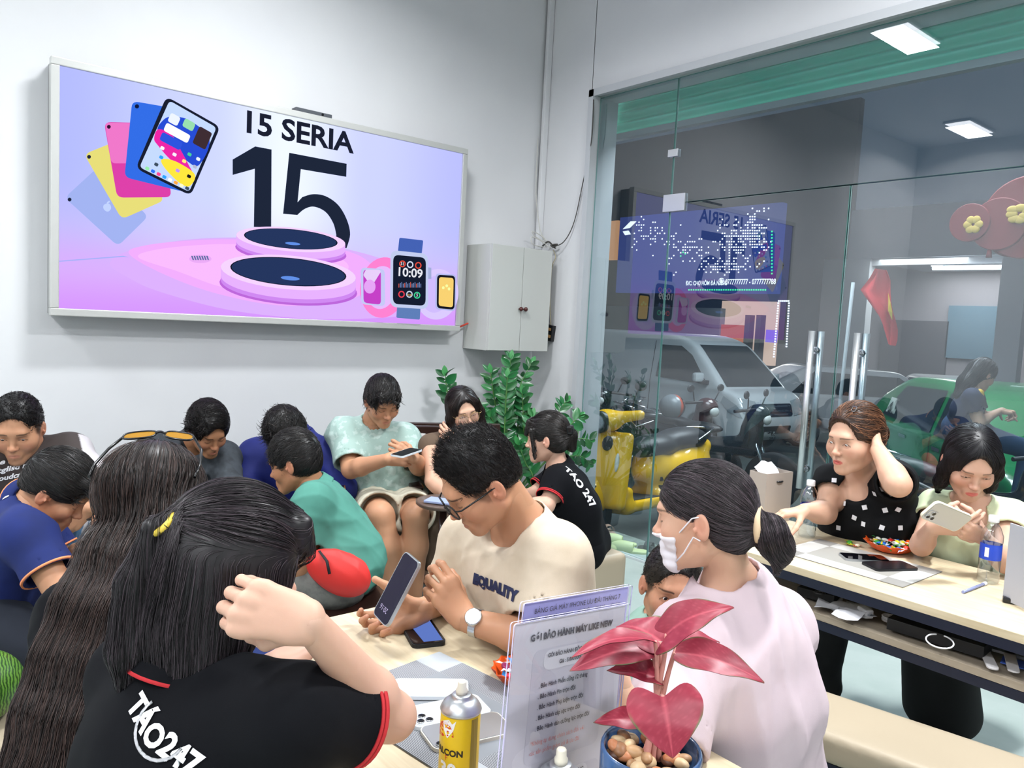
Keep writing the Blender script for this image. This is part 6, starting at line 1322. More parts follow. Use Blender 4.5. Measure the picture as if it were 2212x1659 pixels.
# --- yellow scooter
def sdfpart(name, S, h, m, parent): V, Q = S.mesh(h); return link(name, npmesh(name, V, Q), m, parent)
def scooter():
    o = gr(1402, 1122); o = at(1402, 1100, 6.35); o[2] = gz(o[0]); F = rel(134); R = np.stack([F, np.cross(UP, F), UP], 1); R = R@np.array(Matrix.Rotation(math.radians(6), 3, 'X'))
    G = lambda x, y, z: o+R@np.array([x, y, z]); t = empty('motor_scooter', o, 0, 'bright yellow motor scooter with black seat parked right outside the glass', 'scooter')
    ye = mat('paint_yellow', '#e8b400', .22, coat=.6); Rt = R@np.array(Matrix.Rotation(math.radians(-14), 3, 'Y'))
    S = Sdf(); S.box(G(.50, 0, .55), (.045, .20, .30), Rt, .04, .02); S.ell(G(.56, 0, .58), (.10, .13, .30), Rt, .06); S.box(G(.44, 0, .32), (.06, .17, .10), R, .04, .06)
    S.box(G(.18, 0, .26), (.30, .165, .045), R, .03, .05); S.ell(G(.40, 0, .44), (.10, .17, .10), R, .03, True) if False else None
    sdfpart('leg_shield', S, .014, ye, t)
    S = Sdf(); S.ell(G(-.38, 0, .49), (.52, .20, .18), R, .04); S.cone(G(-.10, 0, .38), G(-.05, 0, .62), .14, .13, .08); S.cone(G(-.5, 0, .56), G(-.86, 0, .64), .15, .07, .08); S.box(G(-.12, 0, .30), (.16, .16, .05), R, .03, .06)
    S.ell(G(-.62, 0, .25), .275, R, .02, True); sdfpart('rear_body', S, .016, ye, t)
    S = Sdf(); S.ell(G(.50, 0, .93), (.11, .13, .085), R, .03); S.cone(G(.50, 0, .95), G(.43, .27, .98), .055, .038, .05).cone(G(.50, 0, .95), G(.43, -.27, .98), .055, .038, .05); hb = sdfpart('handlebar_cover', S, .010, ye, t)
    S = Sdf(); S.ell(G(.74, 0, .34), (.24, .075, .13), R, .02); S.cone(G(.66, 0, .4), G(.60, 0, .55), .06, .06, .04); sdfpart('front_fender', S, .014, ye, t)
    S = Sdf(); S.ell(G(-.10, 0, .690), (.28, .165, .105), R, .04); S.ell(G(-.50, 0, .725), (.34, .165, .105), R, .05); sdfpart('seat', S, .014, mat('seat_black', '#14171a', .45, bump=(90, .1, .002)), t)
    b = MB(); Rl = np.stack([R[:, 1], R[:, 2], R[:, 0]], 1); b.lathe([(.085, -.02), (.088, .02), (.074, .032), (.070, .020)], G(.585, 0, .93), 30, Rl, mi=0, cap=False); b.lathe([(.070, .018), (.045, .030), (.0001, .034)], G(.585, 0, .93), 30, Rl, mi=1); b.build('headlamp', [blk, mat('lamp_lens', '#8f9aa2', .1, .3)], t)
    for q in (1, -1):
        b = MB(); b.tube([G(.42, q*.27, .98), G(.38, q*.39, .97)], .018, 10); b.build('grip', blk, t)
        b = MB(); b.tube([G(.44, q*.20, 1.0), G(.46, q*.24, 1.10), G(.44, q*.27, 1.19)], .006, 6); b.sph(G(.43, q*.28, 1.20), (.02, .055, .038), R); b.build('mirror', blk, t)
        b = MB(); b.tube([G(.47, q*.22, .93), G(.52, q*.30, .90), G(.44, q*.40, .94)], .005, 6); b.build('brake_lever', MATS['chrome'], t)
        S = Sdf(); S.ell(G(.555, q*.135, .62), (.02, .018, .075), Rt, .004); sdfpart('indicator', S, .008, mat('lamp_clear', '#c9ccc8', .15), t)
        S = Sdf(); S.ell(G(.60, q*.085, .77), (.012, .055, .06), Rt, .004); sdfpart('vent_panel', S, .008, blk, t)
    b = MB(); b.poly([G(.40, .13, .31), G(.02, .15, .31), G(.02, -.15, .31), G(.40, -.13, .31)], .012, R[:, 2]); b.build('floor_mat', mat('rubber', '#2a2c2a', .8), t)
    b = MB(); b.tube(spl([G(-.52, .17, .72), G(-.78, .15, .80), G(-.92, 0, .80), G(-.78, -.15, .80), G(-.52, -.17, .72)], 6, False), .010, 8); b.build('grab_rail', MATS['chrome'], t)
    for z in (.44, .37): b = MB(); b.box(G(-.02, .125, z), (.05, .05, .035), R, .004); b.build('vent', blk, t)
    b = MB(); b.tube([G(-.25, .17, .30), G(-.30, .27, .28)], .014, 8); b.build('foot_peg', MATS['chrome'], t)
    b = MB(); b.tube([G(.02, .12, .22), G(.10, .20, -.005), G(.02, .22, -.005), G(-.02, .15, .12)], .008, 6); b.build('kickstand', blk, t)
    wheel('wheel', G(.74, 0, .235), R[:, 1], .235, .10, t); wheel('wheel', G(-.62, 0, .235), R[:, 1], .235, .11, t); b = MB(); b.box(G(-.35, 0, .27), (.42, .2, .16), R, .03); b.build('engine', blk, t)
scooter()
def motorbike(label, o, yaw, colr='#14181b', group=None, mirrors=True, S_=1., fine=.018, windscreen=False):
    o = np.asarray(o, float); F = rel(yaw); R = np.stack([F, np.cross(UP, F), UP], 1); G = lambda x, y, z: o+S_*(R@np.array([x, y, z])); t = empty('motorbike', o, 0, label, 'motorbike', group)
    pm = mat('bike_'+colr.lstrip('#'), colr, .2, coat=.5)
    S = Sdf(); S.ell(G(.45, 0, .72), (.12*S_, .11*S_, .24*S_), R, .04); S.cone(G(.42, 0, .62), G(-.05, 0, .52), .10, .12, .06); S.cone(G(-.05, 0, .52), G(-.65, 0, .70), .12, .07, .06); S.ell(G(.50, 0, .95), (.12, .12, .10), R, .05); sdfpart('fairing', S, fine, pm, t)
    S = Sdf(); S.ell(G(-.12, 0, .74), (.26, .12, .06), R, .04); S.ell(G(-.50, 0, .78), (.26, .11, .055), R, .04); sdfpart('seat', S, fine, mat('seat_black', '#14171a', .45), t)
    S = Sdf(); S.ell(G(.68, 0, .34), (.22, .06, .13), R, .02); sdfpart('front_fender', S, fine, pm, t); S = Sdf(); S.box(G(.0, 0, .36), (.22, .12, .13), R, .04, .02); sdfpart('engine', S, fine, blk, t)
    b = MB(); b.tube([G(.38, .33, .98), G(.50, .12, 1.0), G(.50, -.12, 1.0), G(.38, -.33, .98)], .016, 8); b.build('handlebar', blk, t)
    for q in (1, -1):
        b = MB(); b.tube([G(.45, q*.06, .82), G(.68, q*.06, .28)], .02, 8); b.build('fork', MATS['chrome'], t)
        b = MB(); b.tube([G(.46, q*.18, 1.0), G(.48, q*.24, 1.12)], .007, 6); b.sph(G(.47, q*.27, 1.15), (.02, .06, .042), R); b.build('mirror', blk, t)
    b = MB(); b.sph(G(.60, 0, .90), (.035, .075, .055), R); b.build('headlamp', mat('lamp_clear', '#c9ccc8', .15), t)
    b = MB(); b.tube([G(.15, -.14, .25), G(-.25, -.15, .28), G(-.75, -.16, .40)], .035, 10); b.build('exhaust', rim, t)
    b = MB(); b.tube([G(-.45, .10, .82), G(-.75, .10, .86), G(-.78, -.10, .86), G(-.45, -.10, .82)], .010, 6); b.build('grab_rail', MATS['chrome'], t)
    b = MB(); b.tube([G(-.02, .10, .24), G(.02, .22, .01)], .009, 6); b.build('kickstand', blk, t)
    wheel('wheel', G(.70, 0, .29), R[:, 1], .29*S_, .08, t, 8); wheel('wheel', G(-.60, 0, .29), R[:, 1], .29*S_, .09, t, 8); return t, G
o = at(1530, 985, 8.2); o[2] = gz(o[0]); t, G = motorbike('black motorbike with raised front parked behind the yellow scooter', o, -128, '#182024')
S = Sdf(); c = at(1452, 878, 7.75); S.ell(c, (.125, .135, .125), None, .02); S.ell(c+rel(-60)*.13-UP*.05, .10, None, .02, True); S.half(c-UP*.10, (0, 0, -1)); V, Q = S.mesh(.012)
hm = mat('helmet_paint', (.5, .5, .5), .2, attr=True); tt = ((V-c)@rel(-60)); cc = np.where((tt > .03)[:, None], np.array([hexc('#101014')]), np.where((tt > -.0)[:, None], np.array([hexc('#b04a30')]), np.array([hexc('#6e7478')])))
tag(link('helmet', npmesh('helmet', V, Q, cc), hm), 'grey and black helmet hung on the black motorbike mirror', 'helmet')
def bike_at(label, px, py, d, yaw, c, grp, fine=.03): o = at(px, py, d); o[2] = gz(o[0]); return motorbike(label, o, yaw, c, grp, fine=fine)
bike_at('dark red motorbike parked between the yellow scooter and the van', 1440, 1000, 8.9, -140, '#3a1416', None); bike_at('motorbike showing at the left behind the yellow scooter', 1330, 930, 9.6, 150, '#22262a', None)
for k, (px, d, c) in enumerate(((1640, 22, '#20262a'), (1672, 23, '#2a1a1a'), (1700, 24, '#23282e'))): bike_at(('dark motorbike parked far off by the lit shop', 'second dark motorbike far off, under the light arch', 'third dark motorbike far off, beside the white car')[k], px, 830, d, 40+30*k, c, None, .05)
# --- cars
def car(name, label, cat, o, yaw, low, top, hw, paint, taper=.22, zb=1.0, wheels=((1.25, .31), (-1.25, .31)), h=.035, wins=(), marks=(), scale=1., parts=()):
    o = np.asarray(o, float); F = rel(yaw); R = np.stack([F, np.cross(UP, F), UP], 1); t = empty(name, o, 0, label, cat); S = Sdf()
    low = [(a*scale, b_*scale) for a, b_ in low]; top = [(a*scale, b_*scale) for a, b_ in top]
    prism(S, low, hw*scale, .05, .5*scale, .10, o, R, .10); prism(S, top, hw*.985*scale, taper, zb*scale, .08, o, R)
    for wx, wr_ in wheels:
        for q in (1, -1): c = o+R@np.array([wx*scale, q*hw*scale, wr_*scale]); S.cone(c+R[:, 1]*q*.2, c-R[:, 1]*q*.14, wr_*1.20*scale, None, .02, True)
    V, Q = S.mesh(h); bd = link('body_shell', npmesh('body_shell', V, Q), paint, t)
    for wx, wr_ in wheels:
        for q in (1, -1): wheel('wheel', o+R@np.array([wx*scale, q*(hw-.11)*scale, wr_*scale]), R[:, 1], wr_*scale, .19*scale, t, 7)
    # side frame: x forward, y up, z outwards
    for q in (1, -1):
        Rs = np.stack([R[:, 0], UP, R[:, 1]*q], 1) if q == -1 else np.stack([R[:, 0], UP, R[:, 1]], 1)
        for nm, P, m_ in wins: press(nm, [(a*scale, b_*scale) for a, b_ in P], q, o, Rs, bd, m_, t, .008, .12)
    Rf = np.stack([R[:, 1], UP, R[:, 0]], 1)
    for nm, P, m_ in marks: press(nm, [(a*scale, b_*scale) for a, b_ in P], 0, o, Rf, bd, m_, t, .010, .06)
    return t, o, R, bd
pw_ = mat('paint_white', '#c4c9cb', .3, coat=.4); gp = mat('paint_green', '#0a6f3c', .25, coat=.5); silver = mat('grille_chrome', '#a8adb8', .2, .9); hl = mat('headlight_glass', '#aeb8bc', .1, .3); gv = mat('grille_dark', '#1a1c2c', .3)
o = at(1462, 930, 14.2); o[2] = gz(o[0]); 
def rre(w, h, r, c): return rr2(w, h, r, 4, c)
t, o, R, bd = car('van', 'white delivery van with dark grille facing the shop', 'van', o, -146,
    [(-2.4, .30), (2.02, .26), (2.14, .45), (2.12, .80), (1.98, 1.02), (1.2, 1.22), (-2.4, 1.22)], [(-2.4, .9), (1.80, 1.0), (1.72, 1.10), (.92, 1.80), (.45, 1.93), (-2.4, 1.93)], .83, pw_, .14, 1.05, ((1.28, .30), (-1.5, .30)), .04,
    wins=[('side_window', [(.18, 1.16), (1.38, 1.12), (.95, 1.58), (.68, 1.72), (.22, 1.72)], dglass), ('door_seam', [(.05, .4), (.065, .4), (.065, 1.78), (.05, 1.78)], blk), ('headlight', [(1.72, .98), (1.98, .86), (2.12, .72), (2.1, .66), (1.85, .74), (1.68, .88)], hl)],
    marks=[('windscreen', [(-.70, 1.12), (.70, 1.12), (.60, 1.76), (-.60, 1.76)], dglass), ('grille', rre(.86, .20, .04, (0, .78)), gv), ('headlight', [(.44, .92), (.80, .98), (.80, .74), (.46, .68)], hl), ('headlight', [(-.44, .92), (-.80, .98), (-.80, .74), (-.46, .68)], hl), ('lower_grille', rre(.80, .13, .03, (0, .46)), blk), ('chrome_bar', rre(.80, .028, .01, (0, .84)), silver), ('chrome_bar', rre(.78, .022, .01, (0, .77)), silver), ('chrome_bar', rre(.74, .022, .01, (0, .71)), silver), ('emblem', rre(.10, .09, .04, (0, .80)), silver), ('fog_lamp', rr2(.15, .15, .07, 6, (.62, .46)), hl), ('fog_lamp', rr2(.15, .15, .07, 6, (-.62, .46)), hl), ('number_plate', rre(.30, .15, .01, (-.10, .36)), mat('plate_white', '#c9ccc9', .5))])
Rf = np.stack([R[:, 1], UP, R[:, 0]], 1)
for tx, y in (('43C', .395), ('269.61', .335)): text_on('plate_number', tx, o+R@np.array([2.175, -.10, y]), Rf, .062, blk, t, bold=.002)
for q in (1, -1): b = MB(); b.box(o+R@np.array([1.30, q*.96, 1.24]), (.10, .20, .15), R, .04); b.box(o+R@np.array([1.34, q*.84, 1.16]), (.12, .12, .07), R, .01, mi=1); b.build('mirror', [pw_, blk], t)
SUVL = [(-2.1, .42), (2.0, .40), (2.15, .65), (2.05, .95), (1.2, 1.08), (-2.05, 1.08), (-2.2, .8)]; SUVT = [(-2.0, .9), (1.35, .95), (.55, 1.58), (-1.2, 1.62), (-1.9, 1.25)]
o = at(1845, 880, 15.5); o[2] = gz(o[0]); gy = mat('paint_silver', '#a9a9ab', .3, coat=.4)
car('car', 'white car parked across the yard, seen behind the door handles', 'car', o, -92, SUVL, SUVT, .88, gy, .30, 1.05, ((1.35, .36), (-1.3, .36)), .05, wins=[('side_window', [(-1.55, 1.10), (1.05, 1.10), (.50, 1.48), (-1.1, 1.52)], dglass), ('headlight', [(1.75, .92), (2.1, .85), (2.1, .74), (1.8, .78)], hl), ('door_seam', [(-.3, .5), (-.28, .5), (-.28, 1.1), (-.3, 1.1)], blk)], marks=[('windscreen', [(-.62, 1.08), (.62, 1.08), (.50, 1.50), (-.50, 1.50)], dglass), ('grille', rre(1.0, .22, .05, (0, .72)), blk)])
o = at(2090, 850, 17.0); o[2] = gz(o[0])
car('car', 'white pick-up style car facing the shop, behind the waiting rider', 'car', o, 176, SUVL, SUVT, .92, gy, .25, 1.05, ((1.35, .38), (-1.3, .38)), .055, wins=[('side_window', [(-1.5, 1.12), (1.0, 1.12), (.5, 1.5), (-1.1, 1.52)], dglass)], marks=[('windscreen', [(-.66, 1.10), (.66, 1.10), (.54, 1.52), (-.54, 1.52)], dglass), ('grille', rre(1.05, .30, .05, (0, .74)), blk), ('grille_bar', rre(1.0, .03, .01, (0, .80)), silver), ('grille_bar', rre(1.0, .03, .01, (0, .70)), silver), ('headlight', rre(.30, .14, .04, (.68, .86)), hl), ('headlight', rre(.30, .14, .04, (-.68, .86)), hl)])
P0 = at(2010, 850, 7.5); o = P0+rel(-99)*.86; o[2] = gz(o[0])
t, o, R, bd = car('car', 'green taxi parked outside the glass door', 'car', o, 171, [(-2.2, .30), (1.65, .28), (1.75, .5), (1.7, .78), (1.1, .95), (-2.1, .95), (-2.25, .7)], [(-2.15, .8), (1.45, .80), (.50, 1.40), (-.2, 1.50), (-1.2, 1.46), (-1.8, 1.22)], .86, gp, .32, .92, ((1.05, .31), (-1.3, .31)), .035,
    wins=[('side_window', [(.10, .97), (1.15, .93), (.50, 1.30), (.10, 1.38)], dglass), ('side_window', [(-1.5, 1.0), (.0, .97), (.0, 1.39), (-1.1, 1.36)], dglass), ('door_handle', rre(.20, .035, .012, (-.72, .84)), silver), ('door_handle', rre(.20, .035, .012, (.22, .84)), silver), ('door_seam', [(.045, .35), (.058, .35), (.058, .96), (.045, .96)], blk), ('window_sticker', [(-1.42, 1.03), (-1.12, 1.03), (-1.12, 1.20), (-1.42, 1.20)], mat('sticker', '#b9c4bc', .6))])
# --- added figure on a motorbike, standing in for a person reflected in the glass
o = at(2090, 1020, 5.7); o[2] = gz(o[0]); motorbike('black motorbike of the waiting rider outside the door', o, -140, '#121418', fine=.02)
p = Person('rider with long black hair in a dark blue top sitting on a motorbike outside', o, sex='f', skin='f', head=at(2122, 810, 5.7), yaw=-80, pitch=-28, eye=.1)
J = pose(p, -84, 16, nb=(-.05, -.150), pel=at(2085, 925, 5.75), seat=o[2]+.78)
_D = float((RC.T@(p.hc-CAM))[2]*-1); J['sh'] = [at(2104, 855, _D+.15), at(2102, 857, _D-.13)]; J['el'] = [at(2124, 905, _D+.15), at(2116, 912, _D-.15)]; J['wr'] = [at(2164, 886, _D+.06), at(2160, 888, _D-.05)]
for i in (0, 1): J['kn'][i] = J['hip'][i]+rel(-84)*.38-UP*.10+rel(6)*(.10 if i == 0 else -.10); J['an'][i] = J['kn'][i]-UP*.36-rel(-84)*.05
p.body(J, h=.010, hh=.005, ); p.hand(0, rel(-84, -5), UP, h=.004, curl=60); p.hand(1, rel(-84, -5), UP, h=.004, curl=60); p.finish()
p.cloth('top', p.shirt_sdf(g=.014, sleeve=.6, cuffr=.062, neck=.055), mat('cloth_navy', '#16203c', .8), h=.010, amp=.005); p.cloth('jeans', legs_sdf(p), mat('jeans_blue', '#27405e', .8), h=.012); 
b = MB(); b.sph(at(2116, 852, _D-.16), (.03, .03, .04)); b.build('shoulder_patch', mat('patch_yellow', '#c9a030', .7), p.root)
H = cap_hair(t=.010, top=.008, line=.06, wd=.066, nape=-.12, ears=False); H.ops.pop(); H.chain([(0, -.06, 0), (0, -.09, -.12), (0, -.10, -.24)], [.075, .06, .03], .03)
short_hair(p, H, 900, d=(0, -.3, -1), L=.012, lift=0, r=.0015, jit=.1, h=.007); 
# --- flag
fx = 5.2; t = empty('flag', at(1840, 640, x=fx)*[1, 1, 0]+[0, 0, gz(fx)], 0, 'limp red flag with a yellow star on a leaning pole', 'flag'); a, b_ = at(1843, 610, x=fx), at(1822, 800, x=fx); dn = uni(b_-a); k = (gz(fx)-a[2])/dn[2]
b = MB(); b.tube([a, a+dn*k], .012, 10); b.build('pole', mat('pole_grey', '#9aa0a4', .4), t)
rows = [((1890, 580), (1912, 583)), ((1872, 600), (1922, 606)), ((1852, 625), (1926, 634)), ((1866, 640), (1932, 655)), ((1884, 660), (1935, 675)), ((1900, 682), (1934, 692)), ((1908, 700), (1933, 712)), ((1918, 725), (1932, 735)), ((1925, 744), (1932, 747))]
P = []
for i, (l_, r_) in enumerate(rows):
    L_, R__ = at(*l_, x=fx), at(*r_, x=fx); P.append([L_*(1-u)+R__*u+np.array([.035*math.sin(u*9+i*.7)+.02*math.sin(i*1.3), 0, 0]) for u in np.linspace(0, 1, 14)])
P = np.array(P); b = MB(); b.grid(P); b.grid(P+[.004, 0, 0]); b.build('cloth', mat('flag_red', '#c8202c', .7), t)
b = MB(); b.poly([P[i, j]-[.010, 0, 0] for i, j in ((2, 12), (3, 13), (4, 13), (5, 12), (4, 11))], .003, (-1, 0, 0)); b.build('star', mat('flag_yellow', '#e0b820', .7), t)
# --- sandals on the step
def slipper(label, c, yaw, m_, s=1., kind='clog', z0=-.01, grp=None):
    R = frame(rel(yaw)); o = np.array([c[0], c[1], z0]); t = empty('sandal', o, 0, label, 'sandal', grp); S = Sdf(); S.cone(o+R@np.array([0, -.08, .018]), o+R@np.array([0, .07, .018]), .036*s, .044*s, .02); S.half(o, (0, 0, -1)); S.half(o+[0, 0, .026], (0, 0, 1), .006); V, Q = S.mesh(.007); link('sole', npmesh('sole', V, Q), m_, t)
    if kind == 'clog':
        S = Sdf(); S.ell(o+R@np.array([0, .045, .03]), (.050*s, .085*s, .048), R, .01); S.ell(o+R@np.array([0, .03, .022]), (.036*s, .085*s, .036), R, .004, True); S.half(o+[0, 0, .006], (0, 0, -1)); S.half(o+R@np.array([0, -.02, 0]), R@np.array([0, -1, 0]), .004); V, Q = S.mesh(.006); link('upper', npmesh('upper', V, Q), m_, t)
    else:
        b = MB(); b.grid(np.array([[o+R@np.array([.046*s*math.cos(a), y, .024+.042*math.sin(a)]) for a in np.linspace(0, math.pi, 12)] for y in (.01, .035, .06)])); b.build('strap', m_, t)
    return t
lime = mat('foam_lime', '#c9d69a', .5); tan = mat('leather_tan', '#9c8070', .6)
slipper('left pale green foam slipper on the doorstep', at(1338, 1172, z=.01), 75, lime, 1.15); slipper('right pale green foam slipper on the doorstep', at(1362, 1188, z=.01), 75, lime, 1.15)
slipper('brown sandal at the left on the doorstep', at(1303, 1148, z=0), 20, tan, .9, 'strap'); slipper('second brown sandal beside the pale green slippers', at(1318, 1153, z=0), 15, tan, .9, 'strap'); slipper('black sandal at the foot of the glass door', at(1412, 1190, z=0), 60, mat('sandal_black', '#111111', .6), 1.0, 'strap')
# --- rolled shutter above the glass, outside
b = MB(); P = []
for i in range(49): a = i/48; z = 2.86+.42*a; P.append([(4.08+.020*math.sin(i*math.pi/4), y, z) for y in (3.95, -3.)])
b.grid(np.array(P)); o_ = b.build('shutter_curtain', mat('shutter_teal', '#5fd8b6', .35)); tag(o_, 'teal corrugated roller shutter hanging above the glass front outside', 'shutter')
b = MB(); b.box((4.08, .5, 2.835), (.05, 7, .04)); b.build('bottom_rail', mat('rail_grey', '#6f7a7c', .5), o_)
# --- buildings
fac = mat('facade_grey', '#74808a', .8); fac2 = mat('facade_white', '#a9abb0', .8); dark = mat('facade_dark', '#26333f', .8)
def tagB(o, label): return tag(o, label, 'building')
t = empty('building', (26, 17, 0), 0, 'shop building across the yard with an LED sign and lit pink interior', 'building'); X = 24.
def Y(px, py): return at(px, py, x=X)
def wallq(name, l, t_, r, bt, m_, par, x=X, th=.3):
    a = at(l, t_, x=x); c = at(r, bt, x=x); b = MB(); b.box((x+th/2, (a[1]+c[1])/2, (a[2]+c[2])/2), (th, abs(a[1]-c[1]), abs(a[2]-c[2]))); return b.build(name, m_, par)
wallq('wall', 1240, 330, 1800, 900, dark, t, X+1.5); wallq('sign_board', 1340, 470, 1675, 634, emis('board_blue', '#4a62c8', .34), t, X-.2); wallq('shop_interior', 1560, 650, 1665, 790, emis('shop_glow', '#f0c8b4', .85), t, X+.3)  # blue board glow imitates the wall screen mirrored in the glass
wallq('orange_wall', 1545, 700, 1605, 760, emis('orange_glow', '#e8703c', .6), t, X+.1); wallq('shop_front_left', 1310, 660, 1540, 900, fac, t, X); wallq('poster', 1655, 712, 1668, 740, emis('poster_glow', '#8a6af0', .9), t, X)
wallq('shop_door_post', 1610, 680, 1613, 780, dark, t, X-.1); wallq('shop_door_post', 1634, 680, 1637, 780, dark, t, X-.1)
wallq('orange_banner', 1310, 860, 1395, 900, mat('banner_orange', '#c8683c', .7), t, X-9); wallq('lit_window', 1312, 478, 1330, 560, emis('warm_window', '#e8a878', .7), t, X-.3)
# LED dots of the sign (uncountable points)
rg = np.random.default_rng(2); D = []; 
def dotbox(px, py, s, x=X-.3): c = at(px, py, x=x); return c, s
def dots(name, pts, s, c, stg, par):
    V = []; Q = []
    for px, py in pts:
        p = at(px, py, x=X-.32); k = len(V); h_ = s/2
        for dx in (0, .02):
            for y, z in ((-h_, -h_), (h_, -h_), (h_, h_), (-h_, h_)): V.append(p+[dx, y, z])
        Q += [(k, k+3, k+2, k+1), (k+4, k+5, k+6, k+7), (k, k+1, k+5, k+4), (k+1, k+2, k+6, k+5), (k+2, k+3, k+7, k+6), (k+3, k, k+4, k+7)]
    o = link(name, npmesh(name, np.array(V), np.array(Q), smooth=False), emis(name, c, stg), par); o['kind'] = 'stuff'
pts = []
for cx_, cy_, sx_, sy_, n in ((1600, 520, 60, 40, 170), (1480, 540, 60, 40, 60), (1400, 500, 50, 50, 50), (1630, 500, 25, 50, 90), (1560, 575, 60, 20, 90)):
    for k in range(n): pts.append((round(rg.normal(cx_, sx_*.45)/5)*5, round(rg.normal(cy_, sy_*.45)/6)*6))
dots('led_white', list({p for p in pts if 1345 < p[0] < 1672 and 445 < p[1] < 600}), .045, '#eef4ff', 2.2, t)
dots('led_green', [(1488+k*5, 626) for k in range(34)]+[(1667, 500+k*7) for k in range(14)]+[(1475, 545), (1470, 553), (1480, 548)], .05, '#36e08a', 1.8, t)
dots('led_arch', [(1682+k*4.2, 650) for k in range(6)]+[(1681-.085*k*5.5, 655+k*5.5) for k in range(22)]+[(1704-.06*k*5.5, 655+k*5.5) for k in range(18)], .05, '#dfe8ff', 2.4, t)
Rb_ = np.stack([[0, -1, 0], [0, 0, 1], [-1, 0, 0]], 1); wt_ = emis('sign_text', '#f0f4ff', 1.5)
text_on('sign_text', '☎ 0777777777 - 0777777788', at(1612, 609, x=X-.34), Rb_, .26, wt_, t, bold=.006, sx=.72); text_on('sign_text', 'Đ/C: CHỢ HÔM ĐÀ NẴNG', at(1525, 612, x=X-.34), Rb_, .22, wt_, t, bold=.006, sx=.7)
b = MB(); b.poly([at(*q, x=X-.35) for q in ((1345, 495), (1362, 478), (1374, 478), (1360, 492))], .03, (-1, 0, 0)); b.poly([at(*q, x=X-.35) for q in ((1345, 500), (1357, 498), (1362, 506), (1350, 508))], .03, (-1, 0, 0)); b.build('sign_emblem', wt_, t)
# neighbour house with a lit porch, right
X2 = 19.; t2 = empty('building', (X2, 6, 0), 0, 'pale house on the right with a lit porch ceiling and tube light', 'building')
wallq('upper_wall', 1840, 455, 2500, 560, fac2, t2, X2); wallq('back_wall', 1780, 560, 2500, 900, mat('facade_mauve', '#8c868c', .8), t2, X2+4)
a = at(1850, 560, x=X2); c = at(2500, 560, x=X2); b = MB(); b.box((X2+2, (a[1]+c[1])/2, a[2]+.05), (4.2, abs(a[1]-c[1]), .1)); b.build('porch_ceiling', fac2, t2)
tb = emis('tube_glow', '#f4f8ff', 5.)
b = MB(); a = at(2015, 579, x=X2-.05); c = at(2330, 575, x=X2-.05); b.tube([a, c], .05, 8); b.build('tube_lamp', tb, t2)
for px, py in ((1903, 567), (2090, 561), (2022, 590), (2196, 590), (2200, 562)): c = at(px, py, x=X2+(.8 if py < 580 else 2)); b = MB(); b.lathe([(.13, 0), (.13, .03)], (c[0], c[1], at(1850, 560, x=X2)[2]-.035), 20); b.build('downlight', tb, t2)
for l_, r_ in ((1825, 1850), (2165, 2185)): wallq('pillar', l_, 560, r_, 900, fac2, t2, X2-.1, .3)
wallq('door_panel', 1905, 690, 2030, 900, mat('door_dark', '#4c4a50', .5), t2, X2+3.9); wallq('window_panel', 2050, 660, 2160, 780, mat('window_blue', '#5a7484', .2), t2, X2+3.9)
area('porch_light', tuple(at(2050, 560, x=X2+1.5)-[0, 0, .12]), 4, 240, (1, .97, .93), sy=2); area('shop_light', tuple(at(1600, 690, x=X-1.5)+[0, 0, 1.2]), 3, 120, (1, .85, .75), sy=2)
# red festive fan board outside
t3 = empty('festive_board', at(2140, 490, x=9), 0, 'red scalloped festive board with yellow flowers hung outside on the right', 'decoration'); xr = 9.
for k, (px, py, r_) in enumerate(((2098, 482, .20), (2160, 485, .27), (2222, 470, .42), (2190, 505, .24))): c = at(px, py, x=xr+.03*k); b = MB(); b.lathe([(r_, 0), (r_, .05), (r_*.97, .06)], c, 40, np.array([[0, 0, -1], [0, 1, 0], [1, 0, 0]])); b.build('fan_disc', mat('board_red', '#6f0a16', .6), t3)
for k in range(6): a = k*math.pi/3; c = at(2102, 485, x=xr-.08)+np.array([0, .055*math.cos(a), .055*math.sin(a)]); b = MB(); b.sph(c, (.012, .042, .042)); b.build('petal', mat('petal_yellow', '#c9a84a', .6), t3)
for k in range(7): a = k*math.pi/3.5; c = at(2200, 462, x=xr-.09)+np.array([0, (.06+.03*(k % 2))*math.cos(a), .06*math.sin(a)]); b = MB(); b.sph(c, (.012, .055, .04)); b.build('petal', MATS['petal_yellow'], t3)
b = MB(); c = at(2140, 515, x=xr); b.tube([c, c-[0, 0, .12]], .012, 6); b.lathe([(.02, 0), (.03, -.08)], c-[0, 0, .12], 12); b.build('tassel', MATS['board_red'], t3)
# ---------------------------------------------------------------- things on the front table
TZ = .75
def placemat(label, c, yaw, w, l, stripe, plain, light):
    R = np.array(Matrix.Rotation(math.radians(yaw), 3, 'Z')); o = np.array([*c, TZ+.001]); root = empty('placemat', o, 0, label, 'placemat')
    b = MB(); b.poly(plane_pts([(-w/2, -l/2), (w/2, -l/2), (w/2, l/2), (-w/2, l/2)], o, R, .0015), .0018, mi=0)
    bx = (-w/2, -w/2+w*.22, w/2-w*.22, w/2); by = (-l/2, -l/2+l*.17, l/2-l*.17, l/2)
    for i in range(3):
        for j in range(3):
            k = 1 if (i == 1) != (j == 1) else (2 if i == 1 else 3)
            if (i, j) == (1, 1): k = 0
            b.poly(plane_pts([(bx[i], by[j]), (bx[i+1], by[j]), (bx[i+1], by[j+1]), (bx[i], by[j+1])], o, R, .0022), 0, mi=k)
    b.build('mat', [plain, stripe, light, light], root, normals=True); return root
